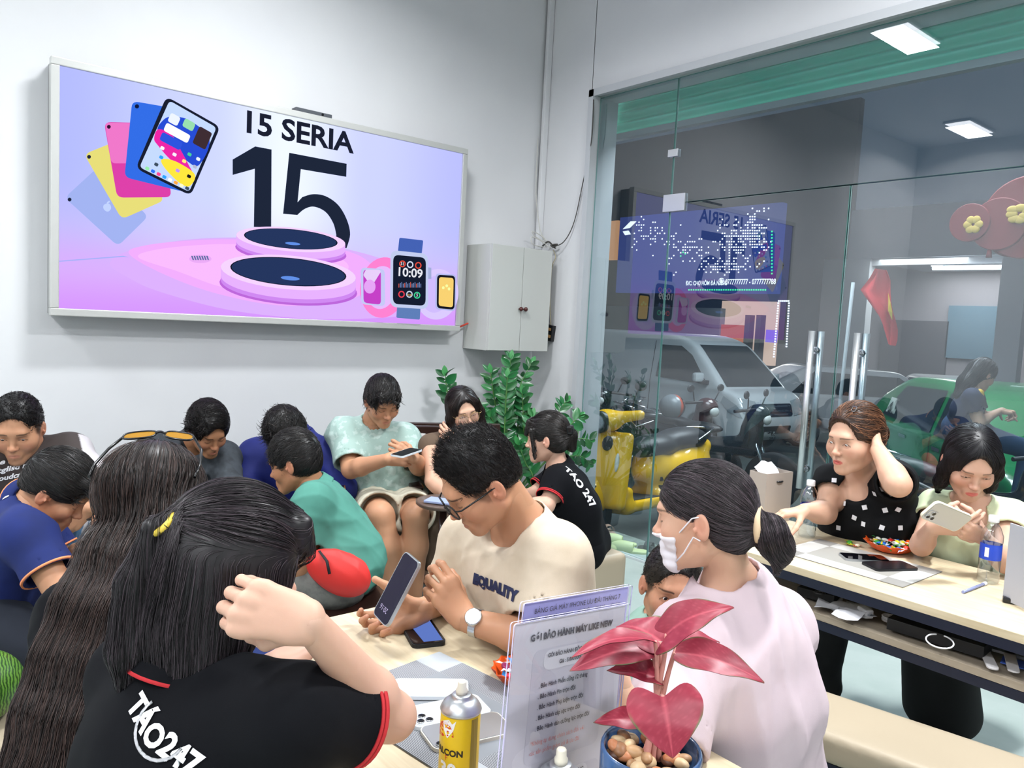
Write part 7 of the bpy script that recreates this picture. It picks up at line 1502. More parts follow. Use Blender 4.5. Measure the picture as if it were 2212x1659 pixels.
def stripes(name, c1, c2, yaw, sc):
    m = bpy.data.materials.new(name); m.use_nodes = True; nt = m.node_tree; N = nt.nodes.new; L = nt.links.new; b = nt.nodes['Principled BSDF']; b.inputs['Roughness'].default_value = .8
    tc = N('ShaderNodeTexCoord'); mp = N('ShaderNodeMapping'); mp.inputs['Rotation'].default_value = (0, 0, math.radians(-yaw)); L(tc.outputs['Object'], mp.inputs[0])
    w = N('ShaderNodeTexWave'); w.inputs['Scale'].default_value = sc; w.bands_direction = 'X'; L(mp.outputs[0], w.inputs[0]); r = N('ShaderNodeValToRGB'); r.color_ramp.interpolation = 'LINEAR'
    r.color_ramp.elements[0].position = .42; r.color_ramp.elements[1].position = .58; r.color_ramp.elements[0].color = (*hexc(c1), 1); r.color_ramp.elements[1].color = (*hexc(c2), 1); L(w.outputs[0], r.inputs[0]); L(r.outputs[0], b.inputs['Base Color']); MATS[name] = m; return m
placemat('woven grey striped placemat under the phones on the front table', (.845, 1.135), 8, .31, .44, stripes('mat_stripe', '#45484e', '#a3a6aa', 8, 95), mat('mat_grey', '#7f8388', .85, bump=(700, .2, .001)), mat('mat_light', '#a4a9ae', .85))
placemat('pale grey chequered placemat on the long table', (2.555, 1.205), 0, .29, .43, mat('mat2_silver', '#b6b6b2', .7), mat('mat2_grey', '#8e8c86', .8), mat('mat2_dark', '#85837f', .8))
def Rz(d): return np.array(Matrix.Rotation(math.radians(d), 3, 'Z'))
def yawof(p, q): a = q-p; return math.degrees(math.atan2(a[1], a[0]))-90
def flat(px, py, qx, qy, z): a = at(px, py, z=z); b_ = at(qx, qy, z=z); return (a+b_)/2, Rz(yawof(a, b_))
lp = emis('screen_lit_blue', '#6a86d8', .75); lp2 = emis('screen_lit_violet', '#3a3f80', .6)
c, R = flat(560, 1414, 640, 1395, TZ+.004); phone(at(600, 1407, z=TZ+.0046), R, 'phone with lit blue screen beside the black-haired woman', body='phone_silver', face=[('picture', rr2(.066, .145, .008), lp2), ('picture', [(-.03, -.07), (.03, -.02), (.005, .015), (-.03, .0)], lp), ('picture', [(-.03, .02), (.03, .0), (.03, .07), (-.01, .07)], lp)])
a, b_ = at(928, 1398, z=TZ), at(893, 1342, z=TZ); phone((a+b_)/2+[0, 0, .0058], Rz(yawof(a, b_)), 'black-cased phone with a half-blue screen lying by the man in beige', body='phone_black', w=.076, l=.156, case=mat('case_black', '#101114', .6), face=[('picture', [(-.012, -.070), (.033, -.070), (.033, .070), (.0, .070), (-.018, .01)], lp)])
def lyph(x, y, qx, qy, label, dz=.0065, up=True, **k):
    a, b_ = at(x, y, z=TZ), at(qx, qy, z=TZ); return phone((a+b_)/2+[0, 0, dz+.0022], Rz(yawof(a, b_)), label, **k)
lyph(980, 1498, 880, 1497, 'white phone lying face down, the farthest of the three on the placemat', body='phone_white', cams=1, l=.150, w=.075)
lyph(1040, 1522, 905, 1568, 'white phone with three round camera lenses on the placemat', body='phone_white', cams=3, l=.152, w=.078) if False else None
a, b_ = at(1035, 1530, z=TZ), at(893, 1560, z=TZ); phone((a+b_)/2+[0, 0, .0065], Rz(yawof(a, b_)), 'white phone with three round camera lenses on the placemat', body='phone_white', cams=3, l=.155, w=.078)
a, b_ = at(1085, 1570, z=TZ), at(930, 1605, z=TZ); phone((a+b_)/2+[0, 0, .0065], Rz(yawof(a, b_)), 'cream-backed phone half behind the yellow spray can', body='phone_silver', cams=1, l=.155, w=.078, case=mat('case_cream2', '#d8d2c4', .5))
# spray cans
def spray(x, y, z0, label, paint, falcon=True, h=.150, r=.031):
    t = empty('spray_can', (x, y, z0), 0, label, 'spray can', None); o = (x, y, z0)
    b = MB(); b.lathe([(r*.9, 0), (r, .004), (r, h), (r*.985, h+.003)], o, 48); cn = b.build('can', paint, t)
    b = MB(); b.lathe([(r*1.02, h-.001), (r*1.05, h+.002), (r*1.02, h+.005), (r*.88, h+.012), (r*.66, h+.018), (r*.48, h+.020), (r*.50, h+.023), (r*.44, h+.025), (.0001, h+.024)], o, 48); b.build('shoulder', mat('can_metal', '#c3c5c8', .34, .85), t)
    b = MB(); b.lathe([(.0085, h+.022), (.0092, h+.031), (.0072, h+.034), (.0068, h+.043), (.0055, h+.045), (.0001, h+.0445)], o, 28); b.build('nozzle', mat('nozzle_cream', '#dcd6c6', .5), t)
    return t, cn
yel = mat('can_yellow', '#e0bc14', .35)
cx_, cy_ = at(988, 1690, 1.20)[:2]; t, cn = spray(cx_, cy_, TZ, 'yellow spray can with a red emblem, white nozzle', yel)
def wrap(items, surf, o, out, m_, parent, name):
    bm = bmesh.new()
    for me, M in items: me.transform(M); bm.from_mesh(me)
    for f in bm.faces: f.material_index = 0
    for v in bm.verts:
        a = v.co.x/.031; r = .0314; q = uni(out); sd = np.cross(UP, q); p = np.asarray(o)+(q*math.cos(a)+sd*math.sin(a))*r+UP*v.co.y; v.co = Vector([float(x) for x in p])
    me = bpy.data.meshes.new(name); bm.to_mesh(me); bm.free(); return link(name, me, m_, parent)
def tmesh2(P):
    bm = bmesh.new(); f = bm.faces.new([bm.verts.new((*p, 0)) for p in P]); bmesh.ops.triangulate(bm, faces=[f]); bmesh.ops.subdivide_edges(bm, edges=bm.edges, cuts=2); me = bpy.data.meshes.new('p'); bm.to_mesh(me); bm.free(); return me
out = uni((CAM-np.array([cx_, cy_, 0]))*[1, 1, 0]); T_ = Matrix.Translation; I4 = Matrix()
co = np.array([cx_, cy_, TZ])
wrap([(tmesh2([(-.026+.017*math.cos(a), .120+.020*math.sin(a)) for a in np.radians(np.linspace(0, 200, 12))]), I4), (text_mesh('F', .012), T_((-.02, .085, 0)))], cn, co, out, mat('print_red', '#c83a20', .5), cn, 'emblem')
wrap([(tmesh2([(-.030, .110), (-.022, .098), (-.012, .112), (-.008, .128), (-.014, .122), (-.020, .128), (-.024, .118), (-.032, .122)]), T_((.002, .018, .0))), (text_mesh('30', .030, bold=.001), T_((-.018, .066, 0)))], cn, co, out, MATS['print_white'], cn, 'falcon_print')
wrap([(text_mesh('FALCON', .0135, bold=.0006), T_((-.020, .094, 0))), (text_mesh('11', .009, bold=.0004, shear=.3), T_((.006, .066, 0)))], cn, co, out, mat('print_dark', '#2a2014', .6), cn, 'lettering')
wrap([(tmesh2([(.018, .002), (.032, .002), (.032, .146), (.018, .146)]), I4)], cn, co, out, mat('label_brown', '#8a7426', .5), cn, 'side_label')
wrap([(tmesh2([(-.004, .040), (.016, .040), (.016, .050), (-.004, .050)]), I4)], cn, co, out, MATS['print_red'], cn, 'red_label')
c2 = at(1214, 1690, .93); spray(c2[0], c2[1], c2[2]-.21, 'second can of which only the white nozzle shows, near the sign', mat('can_white', '#d9d6cf', .4)) if False else None
p2 = at(1212, 1640, 1.02); t, _ = spray(p2[0], p2[1], TZ, 'white-nozzled spray can at the bottom edge in front of the sign', mat('can_white', '#d9d6cf', .4), h=float(p2[2]-TZ-.030))
# acrylic signs
acr = glassmat('acrylic', (.96, .96, .985), 1.2); accl = mat('acrylic_edge', '#c9c4e6', .15)
def psign(label, p_bl, p_br, p_tr, paper, lines, red, panels, d0, d1, base=True, tcol='print_dark2'):
    """p_tl.. are room points of the sheet corners; upright sheet in a clear holder"""
    a, b_, c_ = p_bl, p_br, p_tr; x = uni(b_-a); z = uni(c_-b_-x*((c_-b_)@x)); n = np.cross(x, z); n = n if n@(CAM-a) > 0 else -n; x = np.cross(z, n); w = float(abs((b_-a)@x)); h = float((c_-b_)@z)
    o = (a+c_)/2; R = np.stack([x, z, n], 1); t = empty('sign_holder', (a+b_)/2, 0, label, 'sign')
    s = MB(); s.poly(plane_pts([(-w/2, -h/2), (w/2, -h/2), (w/2, h/2), (-w/2, h/2)], o, R, 0), .0008); s.build('paper', paper, t)
    for nm, z0_ in (('front_sheet', .0045), ('back_sheet', -.0022)):
        s = MB(); P = rr2(w+.012, h+.006, .004, 4, c=(0, 0))
        if nm == 'front_sheet': P = [p for p in P if p[1] < h/2-.001 or abs(p[0]) > .012]; k = next(i for i in range(len(P)) if P[i][0] > 0 and P[i-1][0] < 0 or False) if False else 0
        s.poly(plane_pts(P, o, R, z0_), .0020, mi=0, mside=1); s.build(nm, [acr, accl], t)
    for k9, (P_, m_) in enumerate(panels): s = MB(); s.poly(plane_pts(P_, o, R, .0004+.0003*(k9 % 2)), .0002); s.build('panel_print', m_, t)
    texts_on('lettering', lines, o+n*.0016, R, MATS[tcol], t)
    if red: texts_on('red_lettering', red, o+n*.0016, R, MATS['print_redpale'], t)
    return t, o, R, w, h
mat('print_dark2', '#4a4550', .7); mat('print_redpale', '#d08080', .7); grey = mat('panel_grey', '#b9b6c2', .6); lite = mat('panel_light', '#c9c7d0', .6)
dS = 1.06
bl, br, tr_ = at(1068, 1790, dS*.93), at(1306, 1740, dS*1.07), at(1342, 1309, dS*1.07)
tl_ = at(1102, 1352, dS*.93)
# keep the sheet upright on the table: corners from its top edge
xt = uni(tr_-tl_); tl3 = tl_; tr3 = tr_; dn_ = uni(np.array([0, 0, -1.])+.06*uni(rel(180))); Hs = (tl3[2]-TZ-.01)/-dn_[2]; bl3 = tl3+dn_*Hs; br3 = tr3+dn_*Hs
sw = float(np.linalg.norm(tr3-tl3)); sh_ = Hs; print('sign', sw, sh_)
def B_(t, y, s, x=0, **k): return (t, x, y, s, dict(**k))
k_ = sw/.21; yT = sh_/2
lines = [B_('GÓI BẢO HÀNH MÁY LIKE NEW', yT-.021*k_, .0116*k_, bold=.0005, sx=.93), B_('GÓI BẢO HÀNH ĐỘC QUYỀN', yT-.047*k_, .0072*k_, bold=.0002, sx=.9), B_('Giá : 5.000.000Đ', yT-.058*k_, .0072*k_, bold=.0002, sx=.9)]
for i, s_ in enumerate(('. Bảo Hành Phần cứng 12 tháng', '. Bảo Hành Pin trọn đời', '. Bảo Hành Phụ kiện trọn đời', '. Bảo Hành cáp sạc trọn đời', '. Bảo Hành dán cường lực trọn đời')): lines.append(B_(s_, yT-(.084+.0136*i)*k_, .0080*k_, x=-.056*k_, align='LEFT', sx=.88, bold=.0002))
lines += [B_('GÓI BẢO HÀNH MỞ RỘNG', yT-.212*k_, .0080*k_, bold=.0002, sx=.9), B_('Giá : 1.990.000 Đ', yT-.224*k_, .0080*k_, sx=.9), B_('. 6 Tháng bảo hành phần cứng', yT-.243*k_, .0102*k_, x=-.068*k_, align='LEFT', sx=.9, bold=.0002)]
for i, s_ in enumerate(('Bảo Hành Pin trọn đời', 'Bảo Hành Phụ kiện trọn đời', 'Bảo Hành cáp sạc trọn đời')): lines.append(B_(s_, yT-(.260+.0136*i)*k_, .0080*k_, x=-.060*k_, align='LEFT', sx=.88))
red = [B_('*Không áp dụng chính sách đổi với', yT-.156*k_, .0082*k_, x=-.062*k_, align='LEFT', sx=.86), B_('các sản phẩm giảm giá & ưu đãi', yT-.168*k_, .0082*k_, x=-.062*k_, align='LEFT', sx=.86)]
pan = [(rr2(.140*k_, .146*k_, .012*k_, c=(0, yT-.111*k_)), grey), (rr2(.100*k_, .026*k_, .010*k_, c=(0, yT-.053*k_)), lite), (rr2(.155*k_, .13*k_, .012*k_, c=(0, yT-.270*k_)), grey), (rr2(.105*k_, .026*k_, .010*k_, c=(0, yT-.218*k_)), lite)]
pan = [(p, m_) for p, m_ in pan]
for i, (p, m_) in enumerate(pan):
    pan[i] = ([(x, max(y, -sh_/2+.004)) for x, y in p], m_)
lines = [l for l in lines if l[2] > -sh_/2+.01]
psign('acrylic stand with the GÓI BẢO HÀNH MÁY LIKE NEW warranty sheet', bl3, br3, tr3, mat('paper_greywhite', '#c2bfc9', .6), lines, red, pan, 0, 0)
tl4, tr4 = at(1117, 1308, 1.06), at(1344, 1270, 1.21); Hs = (tl4[2]-TZ-.01); bl4 = tl4-[0, 0, Hs]; br4 = np.array([tr4[0], tr4[1], tr4[2]-Hs]); s4 = float(np.linalg.norm(tr4-tl4))/.21
l2 = [B_('BẢNG GIÁ MÁY IPHONE ƯU ĐÃI THÁNG 7', Hs/2-.0125*s4, .0098*s4, sx=.93)]+[B_(t_, Hs/2-.0225*s4, .0040*s4, x=x*s4, bold=.0001) for t_, x in (('SẢN PHẨM', -.085), ('GIÁ MÁY MỚI', -.055), ('DUNG LƯỢNG', -.025), ('GIÁ NIÊM YẾT', .01), ('GIÁ ƯU ĐÃI', .045), ('BẢO HÀNH', .078))]
psign('acrylic stand behind with the lilac BẢNG GIÁ price list', bl4, br4, tr4, mat('paper_lilac', '#a9a6dc', .6), l2, None, [], 0, 0)
# candy bowls
orange = mat('plastic_orange', '#e2561c', .3, trans=.15)
def candy(label, o, rz, c1, c2, s=1., group=None, tilt=0.):
    R = Rz(rz)@np.array(Matrix.Rotation(tilt, 3, 'X')); t = empty('candy', o, 0, label, 'candy', group); S = Sdf(); S.ell(o, (.013*s, .008*s, .006*s), R, .002)
    V, Q = S.mesh(.0022); link('sweet', npmesh('sweet', V, Q), mat('wrap_'+c1.lstrip('#'), c1, .3, .2), t)
    b = MB()
    for q in (-1, 1): b.grid(np.array([[o+R@np.array([q*(.011+.010*i)*s, (j-2)*.0035*s*(1+i*1.2), .002*math.sin(j*2.2+i)*s]) for j in range(5)] for i in range(2)]))
    b.build('wrapper', mat('wrap_'+c2.lstrip('#'), c2, .3, .2), t)
def bowl(label, c, r, colors, n, glabel, seed):
    t = empty('candy_bowl', (*c, TZ), 0, label, 'bowl'); b = MB(); P = []
    for (rr_, z) in [(.0001, .004), (r*.55, .004), (r*.75, .012), (r*.97, .030), (r*1.02, .034), (r*.99, .030), (r*.74, .009), (r*.5, .0), (.0001, .0)]: P.append([(c[0]+rr_*(1+.05*math.cos(12*a)*(rr_ > r*.9))*math.cos(a), c[1]+rr_*(1+.05*math.cos(12*a)*(rr_ > r*.9))*math.sin(a), TZ+z+.0025*math.sin(12*a)*(rr_ > r*.9)) for a in np.linspace(0, 2*math.pi, 60, endpoint=False)])
    b.grid(np.array(P), closed=True); b.build('dish', orange, t)
    rg = random.Random(seed)
    for k in range(n):
        a = rg.uniform(0, 6.28); q = math.sqrt(rg.random())*r*.78; c1, c2 = rg.choice(colors); candy({'#2f9a4a': 'green and yellow ', '#e6d02c': 'yellow and white ', '#2a6ad0': 'blue and white ', '#d8302a': 'red and white ', '#e8e8e0': 'white and green ', '#f0d020': 'yellow and green ', '#d83a50': 'pink ', '#8a2a5a': 'plum ', '#e0d040': 'yellow '}[c1]+glabel, np.array([c[0]+q*math.cos(a), c[1]+q*math.sin(a), TZ+.020+.026*(1-(q/r)**2)*(.3+.7*k/n)]), rg.uniform(0, 180), c1, c2, 1.05, 'wrapped candies heaped in one orange dish'+(' behind the sheet' if seed == 5 else ''), rg.uniform(-.5, .5))
CC = [('#2f9a4a', '#e6e02c'), ('#e6d02c', '#d8e6f0'), ('#2a6ad0', '#e8eef6'), ('#d8302a', '#f0e4e0'), ('#e8e8e0', '#3aa04a'), ('#f0d020', '#2a9a4a')]
bc = at(1922, 1190, z=TZ); bowl('orange flower-edged dish heaped with wrapped candies on the long table', bc[:2]+[.0, 0], .085, CC, 34, 'wrapped candy heaped in the orange dish on the long table', 3)
bc2 = at(1092, 1480, z=TZ); bowl('orange candy dish half hidden behind the warranty sheet', bc2[:2]+[.035, -.01], .062, [('#d83a50', '#3a90d8'), ('#8a2a5a', '#e8e8f0'), ('#e0d040', '#50a050')], 16, 'wrapped candy in the orange dish behind the warranty sheet', 5)
candy('single green-wrapped candy lying alone beside the orange dish', at(1835, 1172, z=TZ+.007), 25, '#4aa03a', '#e0d838', 1.3)
candy('second loose candy next to the green-wrapped one', at(1852, 1178, z=TZ+.007), -10, '#e8e4c8', '#c8402a', .9)
# bottles
lab = mat('label_blue', '#2347c0', .4); water = mat('water', '#eef4f8', .0, trans=1., ior=1.33); capw = mat('cap_white', '#e8e8ea', .4)
pet = glassmat('bottle_clear', (.80, .86, .90), 3.5, base=.07)
def bottle(label, c, z0=TZ):
    o = (c[0], c[1], z0); t = empty('water_bottle', o, 0, label, 'bottle', None)
    pr = [(.0001, .004), (.020, .002), (.029, .004), (.0315, .012), (.0305, .05), (.0315, .075), (.0300, .082), (.0300, .125), (.0320, .135), (.0315, .155), (.022, .180), (.0135, .192), (.0130, .200)]
    b = MB(); b.lathe(pr, o, 36, cap=False); b.build('bottle', pet, t)
    b = MB(); b.lathe([(.0307, .078), (.0309, .080), (.0309, .126), (.0307, .128)], o, 36, cap=False); lb = b.build('label', lab, t)
    q = uni((CAM-np.array(o))*[1, 1, 0]); q = uni(q*.9+np.cross(UP, q)*-.3); s = MB(); s.poly([np.array(o)+q*.0318+np.cross(UP, q)*x+UP*y for x, y in ((-.006, .088), (.006, .088), (.006, .118), (-.006, .118))], .0006); s.build('barcode', MATS['print_white'], lb)
    b = MB(); b.lathe([(.0150, .196), (.0155, .198), (.0155, .214), (.0140, .217), (.0001, .217)], o, 28); b.build('cap', capw, t)
bottle('water bottle with a blue label by the hand of the woman in squares', at(1742, 1160, z=TZ)); bottle('water bottle with a blue label in front of the woman in green', at(2133, 1258, z=TZ))
# phones, pen, bag, stand on the long table
def lp_(p, q, label, **k): a, b_ = at(*p, z=TZ), at(*q, z=TZ); return phone((a+b_)/2+[0, 0, .0065], Rz(yawof(a, b_)), label, **k)
lp_((1828, 1207), (1905, 1212), 'silver-edged phone lying face up by the orange dish', body='phone_silver', l=.150, w=.076); lp_((1880, 1228), (1962, 1226), 'black phone lying next to the silver-edged phone', body='phone_black', screen='phone_black', l=.160, w=.085)
t = empty('test_stick', at(2103, 1270, z=TZ), 0, 'small clear and blue plastic stick lying on the table edge', 'stick'); a, b_ = at(2080, 1279, z=TZ+.005), at(2124, 1262, z=TZ+.005)
b = MB(); b.tube([a, b_], .0048, 10); b.build('stick_body', mat('plastic_lilac', '#a9b4e8', .25, trans=.4), t); b = MB(); b.tube([b_, b_+uni(b_-a)*.018], .0062, 10); b.build('cap', capw, t)
t = empty('paper_bag', at(1655, 1118, z=TZ), 0, 'grey-beige paper shopping bag standing on the long table', 'bag'); o = np.array([2.80, 1.63, TZ+.001]); o = at(1668, 1125, z=TZ)+[.0, .02, .001]; Rb = Rz(-8); W_, D_, H_ = .155, .085, .20
bagm = mat('bag_paper', '#a89c92', .8); b = MB()
for P_ in ([(-W_/2, -D_/2), (W_/2, -D_/2)], [(W_/2, -D_/2), (W_/2, D_/2)], [(W_/2, D_/2), (-W_/2, D_/2)], [(-W_/2, D_/2), (-W_/2, -D_/2)]):
    (xa, ya), (xb, yb) = P_; c = o+Rb@np.array([(xa+xb)/2, (ya+yb)/2, H_/2]); b.box(c, (max(abs(xb-xa), .0015), max(abs(yb-ya), .0015), H_), Rb)
b.box(o+[0, 0, .002], (W_, D_, .002), Rb); b.build('bag_body', bagm, t)
b = MB(); b.tube([o+Rb@np.array([-.018, -D_/2-.001, H_-.035]), o+Rb@np.array([.0, -D_/2-.003, H_-.036]), o+Rb@np.array([.018, -D_/2-.001, H_-.035])], .0035, 6); b.build('bag_handle', MATS['phone_black'], t)
b = MB(); b.grid(np.array([[o+Rb@np.array([-.07+.12*i/6, -.01+.01*j, H_-.03+.07*j/4*(1-.3*abs(i-3)/3)+.006*math.sin(i*2+j)]) for j in range(5)] for i in range(7)])); tag(b.build('tissue_paper', mat('tissue', '#d9dade', .9)), 'crumpled white tissue paper sticking out of the paper bag', 'paper')
t = empty('acrylic_stand', at(2215, 1300, z=TZ), 0, 'clear upright plastic stand cut off by the right edge', 'stand'); c = at(2222, 1240, 2.2); 
b = MB(); b.box((c[0], c[1], TZ+.12), (.004, .16, .23), Rz(-30), .001); b.build('panel', mat('panel_greywhite', '#a9abb4', .4), t)
b = MB(); b.box(at(2204, 1306, z=TZ)+[0, 0, .009], (.035, .09, .016), Rz(20), .005); b.build('foot', MATS['phone_black'], t)
# shelf things
SZ = .632
def box_thing(name, label, cat, px, py, d, m_, yaw=0, z=SZ, bev=.002): c = at(px, py, z=z); b = MB(); b.box(c+[0, 0, d[2]/2], d, Rz(yaw), bev); return tag(b.build(name, m_), label, cat)
bk = mat('box_black', '#0c0c0e', .5)
box_thing('open_box', 'small black box with a printed lid at the left of the shelf', 'box', 1770, 1290, (.085, .12, .030), bk, 10)
b = MB(); c = at(1770, 1280, z=SZ+.032); b.torus(c, .018, .001, Rz(0), 24, 4); b.torus(c, .012, .001, Rz(0), 20, 4); tag(b.build('earphones', mat('metal_grey', '#6a6a6c', .4, .6)), 'thin coiled earphone wire on top of the small black box', 'earphones')
rg = random.Random(4)
for k, (x, y, a) in enumerate(((1790, 1305, 20), (1825, 1312, -15), (1860, 1318, 35), (1840, 1325, 5))):
    c = at(x, y, z=SZ+.003+.004*k); b = MB(); b.grid(np.array([[c+Rz(a)@np.array([-.07+.14*i/5, -.035+.07*j/3, .006*math.sin(i*1.4+j*1.1+k)+.004]) for j in range(4)] for i in range(6)])); tag(b.build('paper_sheet', mat('paper_white', '#c4c4c8', .8)), ('leftmost crumpled white paper on the shelf, by the black box', 'second white folded paper on the shelf', 'white paper slip nearest the charger on the shelf', 'lowest white paper slip hanging at the shelf edge')[k], 'paper')
t = empty('charger', at(1868, 1330, z=SZ), 0, 'white wall charger block with two prongs on the shelf', 'charger'); c = at(1868, 1332, z=SZ); b = MB(); b.box(c+[0, 0, .0145], (.045, .030, .028), Rz(60), .006, seg=3); b.build('block', capw, t)
for q in (-.006, .006): b = MB(); b.box(c+Rz(60)@np.array([-.027, q, .0145]), (.012, .0015, .006), Rz(60)); b.build('prong', MATS['chrome'], t)
t = empty('cable_coil', at(1920, 1340, z=SZ), 0, 'coiled white charging cable beside the charger', 'cable'); c = at(1920, 1342, z=SZ); b = MB()
for k in range(4): b.torus(c+[0, 0, .003+.0042*k], .019+.0008*(k % 2), .0021, None, 30, 6)
b.build('coil', capw, t)
box_thing('gift_box', 'large flat black box in the middle of the shelf', 'box', 2040, 1372, (.20, .26, .035), bk, 4)
t = empty('power_adapter', at(2045, 1345, z=SZ+.035), 0, 'grey power adapter on the large black box', 'adapter'); b = MB(); b.box(at(2045, 1347, z=SZ+.036)+[0, 0, .014], (.045, .03, .028), Rz(30), .004); b.build('block', mat('plastic_grey', '#b0b0b4', .4), t)
cc = at(2030, 1385, z=SZ+.038); b = MB(); b.torus(cc, .055, .0022, Rz(20), 40, 6, sy=.62, a0=.3, a1=6.0); tag(b.build('white_cable', capw), 'loop of white cable spread over the large black box', 'cable')
t = empty('tablet', at(2150, 1400, z=SZ), 0, 'grey tablet lying at the right end of the shelf', 'tablet'); b = MB(); b.poly(plane_pts(rr2(.17, .25, .012), at(2190, 1393, z=SZ+.010), Rz(8)), .007); b.build('tablet_body', mat('alu_grey', '#8b8b8f', .35, .6), t)
for k, (x, y, a, lb_) in enumerate(((2115, 1425, -62, 'flat white strap end lying left of the tablet'), (2165, 1432, -68, 'second flat white strap lying below the tablet'))):
    b = MB(); b.poly(plane_pts(rr2(.028, .15, .012), at(x+20, y-4, z=SZ+.006+.004*k), Rz(a)), .004); tag(b.build('strap', mat('strap_white', '#b9b6b6', .6)), lb_, 'strap')
box_thing('leaflet', 'blue printed leaflet under the straps at the right edge', 'leaflet', 2205, 1436, (.06, .09, .002), mat('leaflet_blue', '#3a5ab0', .6), 12, bev=0)
# watermelon
mm = mat('melon', '#3f7a2e', .35); nt = mm.node_tree; n = nt.nodes.new('ShaderNodeTexWave'); n.inputs['Scale'].default_value = 9; n.inputs['Distortion'].default_value = 6; n.inputs['Detail'].default_value = 3; r_ = nt.nodes.new('ShaderNodeValToRGB'); r_.color_ramp.elements[0].color = (*hexc('#16380f'), 1); r_.color_ramp.elements[1].color = (*hexc('#5f8c34'), 1); nt.links.new(n.outputs[0], r_.inputs[0]); nt.links.new(r_.outputs[0], nt.nodes['Principled BSDF'].inputs['Base Color'])
c = at(-50, 1605, 1.95); b = MB(); b.sph((c[0], c[1], .421+.092), (.105, .095, .092), n=40); tag(b.build('watermelon', mm), 'green striped watermelon at the lower left edge', 'watermelon')
# red-leaved plant in a blue pot
pc = at(1405, 1640, .98); pot = empty('potted_plant', (pc[0], pc[1], TZ), 0, 'red-leaved plant in a blue glazed pot with pebbles', 'plant'); rim = pc[2]+.018; pr_ = .064; Ht = rim-TZ
blue = mat('glaze_blue', '#3f5f8c', .2, noise=(16, '#22344e', .42, .62), coat=.5)
b = MB(); b.lathe([(pr_*.70, 0), (pr_*.86, Ht*.3), (pr_*1.0, Ht*.75), (pr_*1.0, Ht-.004), (pr_*.97, Ht), (pr_*.92, Ht-.003), (pr_*.90, Ht-.03), (.0001, Ht-.03)], (pc[0], pc[1], TZ), 44); b.build('pot', blue, pot)
b = MB(); b.lathe([(pr_*.90, Ht-.034), (pr_*.5, Ht-.026), (.0001, Ht-.022)], (pc[0], pc[1], TZ), 30, cap=False); b.build('soil', mat('soil', '#2e1f18', .95), pot)
rg = random.Random(8)
for k in range(46):
    a = rg.uniform(0, 6.28); q = math.sqrt(rg.random())*pr_*.80; s = rg.uniform(.6, 1.25); cl = rg.choice(['#b08a62', '#a07a56', '#c0a07a', '#8a6040', '#b5764f', '#c9ad86', '#5a3a2c', '#d0b48c'])
    S = Sdf(); S.ell((0, 0, 0), (.0125*s, .0090*s, .0070*s), None, .001); S.disp = None; V, Q = S.mesh(.0022); R = Rz(rg.uniform(0, 180))@np.array(Matrix.Rotation(rg.uniform(-.5, .5), 3, 'X')); V = V@R.T+np.array([pc[0]+q*math.cos(a), pc[1]+q*math.sin(a), TZ+Ht-.022+.010*rg.random()+.008*(k/46)])
    o = link('pebble', npmesh('pebble', V, Q), mat('pebble_'+cl.lstrip('#'), cl, .45)); tag(o, {'#b08a62': 'sandy brown', '#a07a56': 'mid brown', '#c0a07a': 'light tan', '#8a6040': 'brown', '#b5764f': 'reddish brown', '#c9ad86': 'pale cream', '#5a3a2c': 'dark brown', '#d0b48c': 'beige'}[cl]+(' small' if s < .9 else ' large')+' pebble in the blue pot of the red-leaved plant', 'pebble', 'pebbles in the blue pot')
mat('leaf_red', (.5, .1, .1), .42, attr=True, spec=.5)
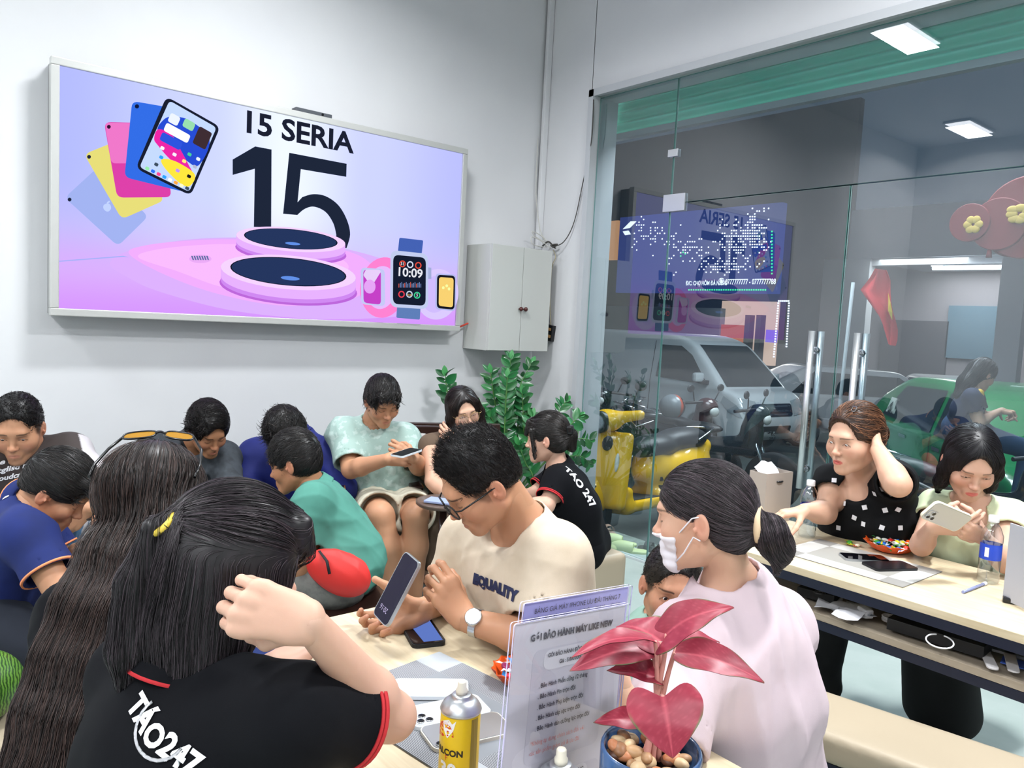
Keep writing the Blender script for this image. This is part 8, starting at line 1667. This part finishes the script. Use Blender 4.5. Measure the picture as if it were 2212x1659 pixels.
def rleaf(base, tip, wid, side, seed, cup=.18, twist=0, heart=True, stem=None):
    """broad pointed leaf with green rim and pale veins; base = stalk joint, tip = point"""
    base = np.asarray(base, float); tip = np.asarray(tip, float); d = tip-base; L = np.linalg.norm(d); d = d/L; n = uni(side-d*(side@d)); x = np.cross(d, n); rg = np.random.default_rng(seed); P = []; Cc = []; NI, NJ = 30, 20
    red = np.array(hexc('#8a2438')); dk = np.array(hexc('#7a1428')); pk = np.array(hexc('#c25562')); gr = np.array(hexc('#3f6a3c'))
    for i in range(NI+1):
        t = i/NI; w = wid*(math.sin(math.pi*min(1, ((t*.80+.20) if heart else (t*.93+.07)))**.72)**.85)*(1-.1*t) if t < .999 else 0; w = max(w, .0004); row = []
        for j in range(NJ+1):
            u = j/NJ*2-1; back = -(.42*L)*(abs(u)**1.2)*(1-.75*abs(u)**3)*max(0, 1-t*2.6) if heart else 0
            p = base+d*(L*t+back)+x*(w*u)+n*(cup*w*(abs(u)**1.6)-.10*L*math.sin(math.pi*t)*-.6-.22*L*t*t+.0011*math.sin(t*15+u*2)*abs(u)); row.append(p)
            e = max(abs(u), t**6); vein = max(0, 1-abs(((t*9-abs(u)*2.2) % 1)-.5)*9)*.45*(abs(u) < .92)+max(0, 1-abs(u)*14)*.9
            blot = .5+.5*math.sin(t*13+u*7+seed)*math.cos(t*7-u*9+seed); c = red*(1-.35*blot)+dk*.35*blot; c = c*(1-.55*vein)+pk*.55*vein; g = min(1, max(0, (e-.93)/.05))*(.45+.55*math.sin(seed+t*9)); g = max(0, g); c = c*(1-g)+gr*g; Cc.append(c)
        P.append(row)
    V = np.array(P).reshape(-1, 3); M_ = NJ+1; Q = np.array([(i*M_+j, i*M_+j+1, (i+1)*M_+j+1, (i+1)*M_+j) for i in range(NI) for j in range(NJ)]); V2 = V-n*.0007; Q2 = Q[:, ::-1]+len(V)
    V, Q = np.concatenate([V, V2]), np.concatenate([Q, Q2]); return link('leaf', npmesh('leaf', V, Q, np.concatenate([Cc, np.array(Cc)*.9])), MATS['leaf_red'], pot)
stemm = mat('stalk_pink', '#c98a80', .5); root_ = np.array([pc[0], pc[1], TZ+Ht-.02]); hub = at(1425, 1510, .98)
TW = CAM-pc; TW = uni(TW)
for k, (jb, tp_, wd, sd, cup, dj, dt) in enumerate([
    ((1440, 1370), (1560, 1292), .034, TW*.6+UP*.8, .10, .97, .93), ((1425, 1385), (1330, 1330), .036, UP*.9+TW*.4, .15, 1.0, 1.06), ((1415, 1385), (1240, 1378), .020, UP, .25, .97, .93),
    ((1408, 1398), (1240, 1422), .026, UP*.7+TW*.8, .25, .99, .95), ((1458, 1410), (1652, 1446), .026, UP*.8+TW*.7, .2, .98, .94), ((1462, 1395), (1556, 1365), .024, UP+TW*.2, .2, 1.03, 1.06),
    ((1430, 1470), (1322, 1434), .018, UP*.6+TW*.6, .5, .98, .97), ((1432, 1505), (1455, 1632), .046, TW+UP*.35, .06, .92, .88), ((1385, 1560), (1292, 1548), .017, UP*.6+TW*.7, .3, 1.02, 1.0)]):
    a = at(*jb, dj); b2 = at(*tp_, dt); rleaf(a, b2, wd, uni(sd), k*3+1, cup, heart=(wd > .03)); b = MB(); b.tube(spl([root_+[.004*k-.016, .006*(k % 3)-.006, 0], hub*.75+root_*.25+[.002*k-.008, 0, 0], a*.6+hub*.4, a], 5, False)+[a], list(np.linspace(.0042, .0024, 16)), 8); b.build('stalk', stemm, pot)
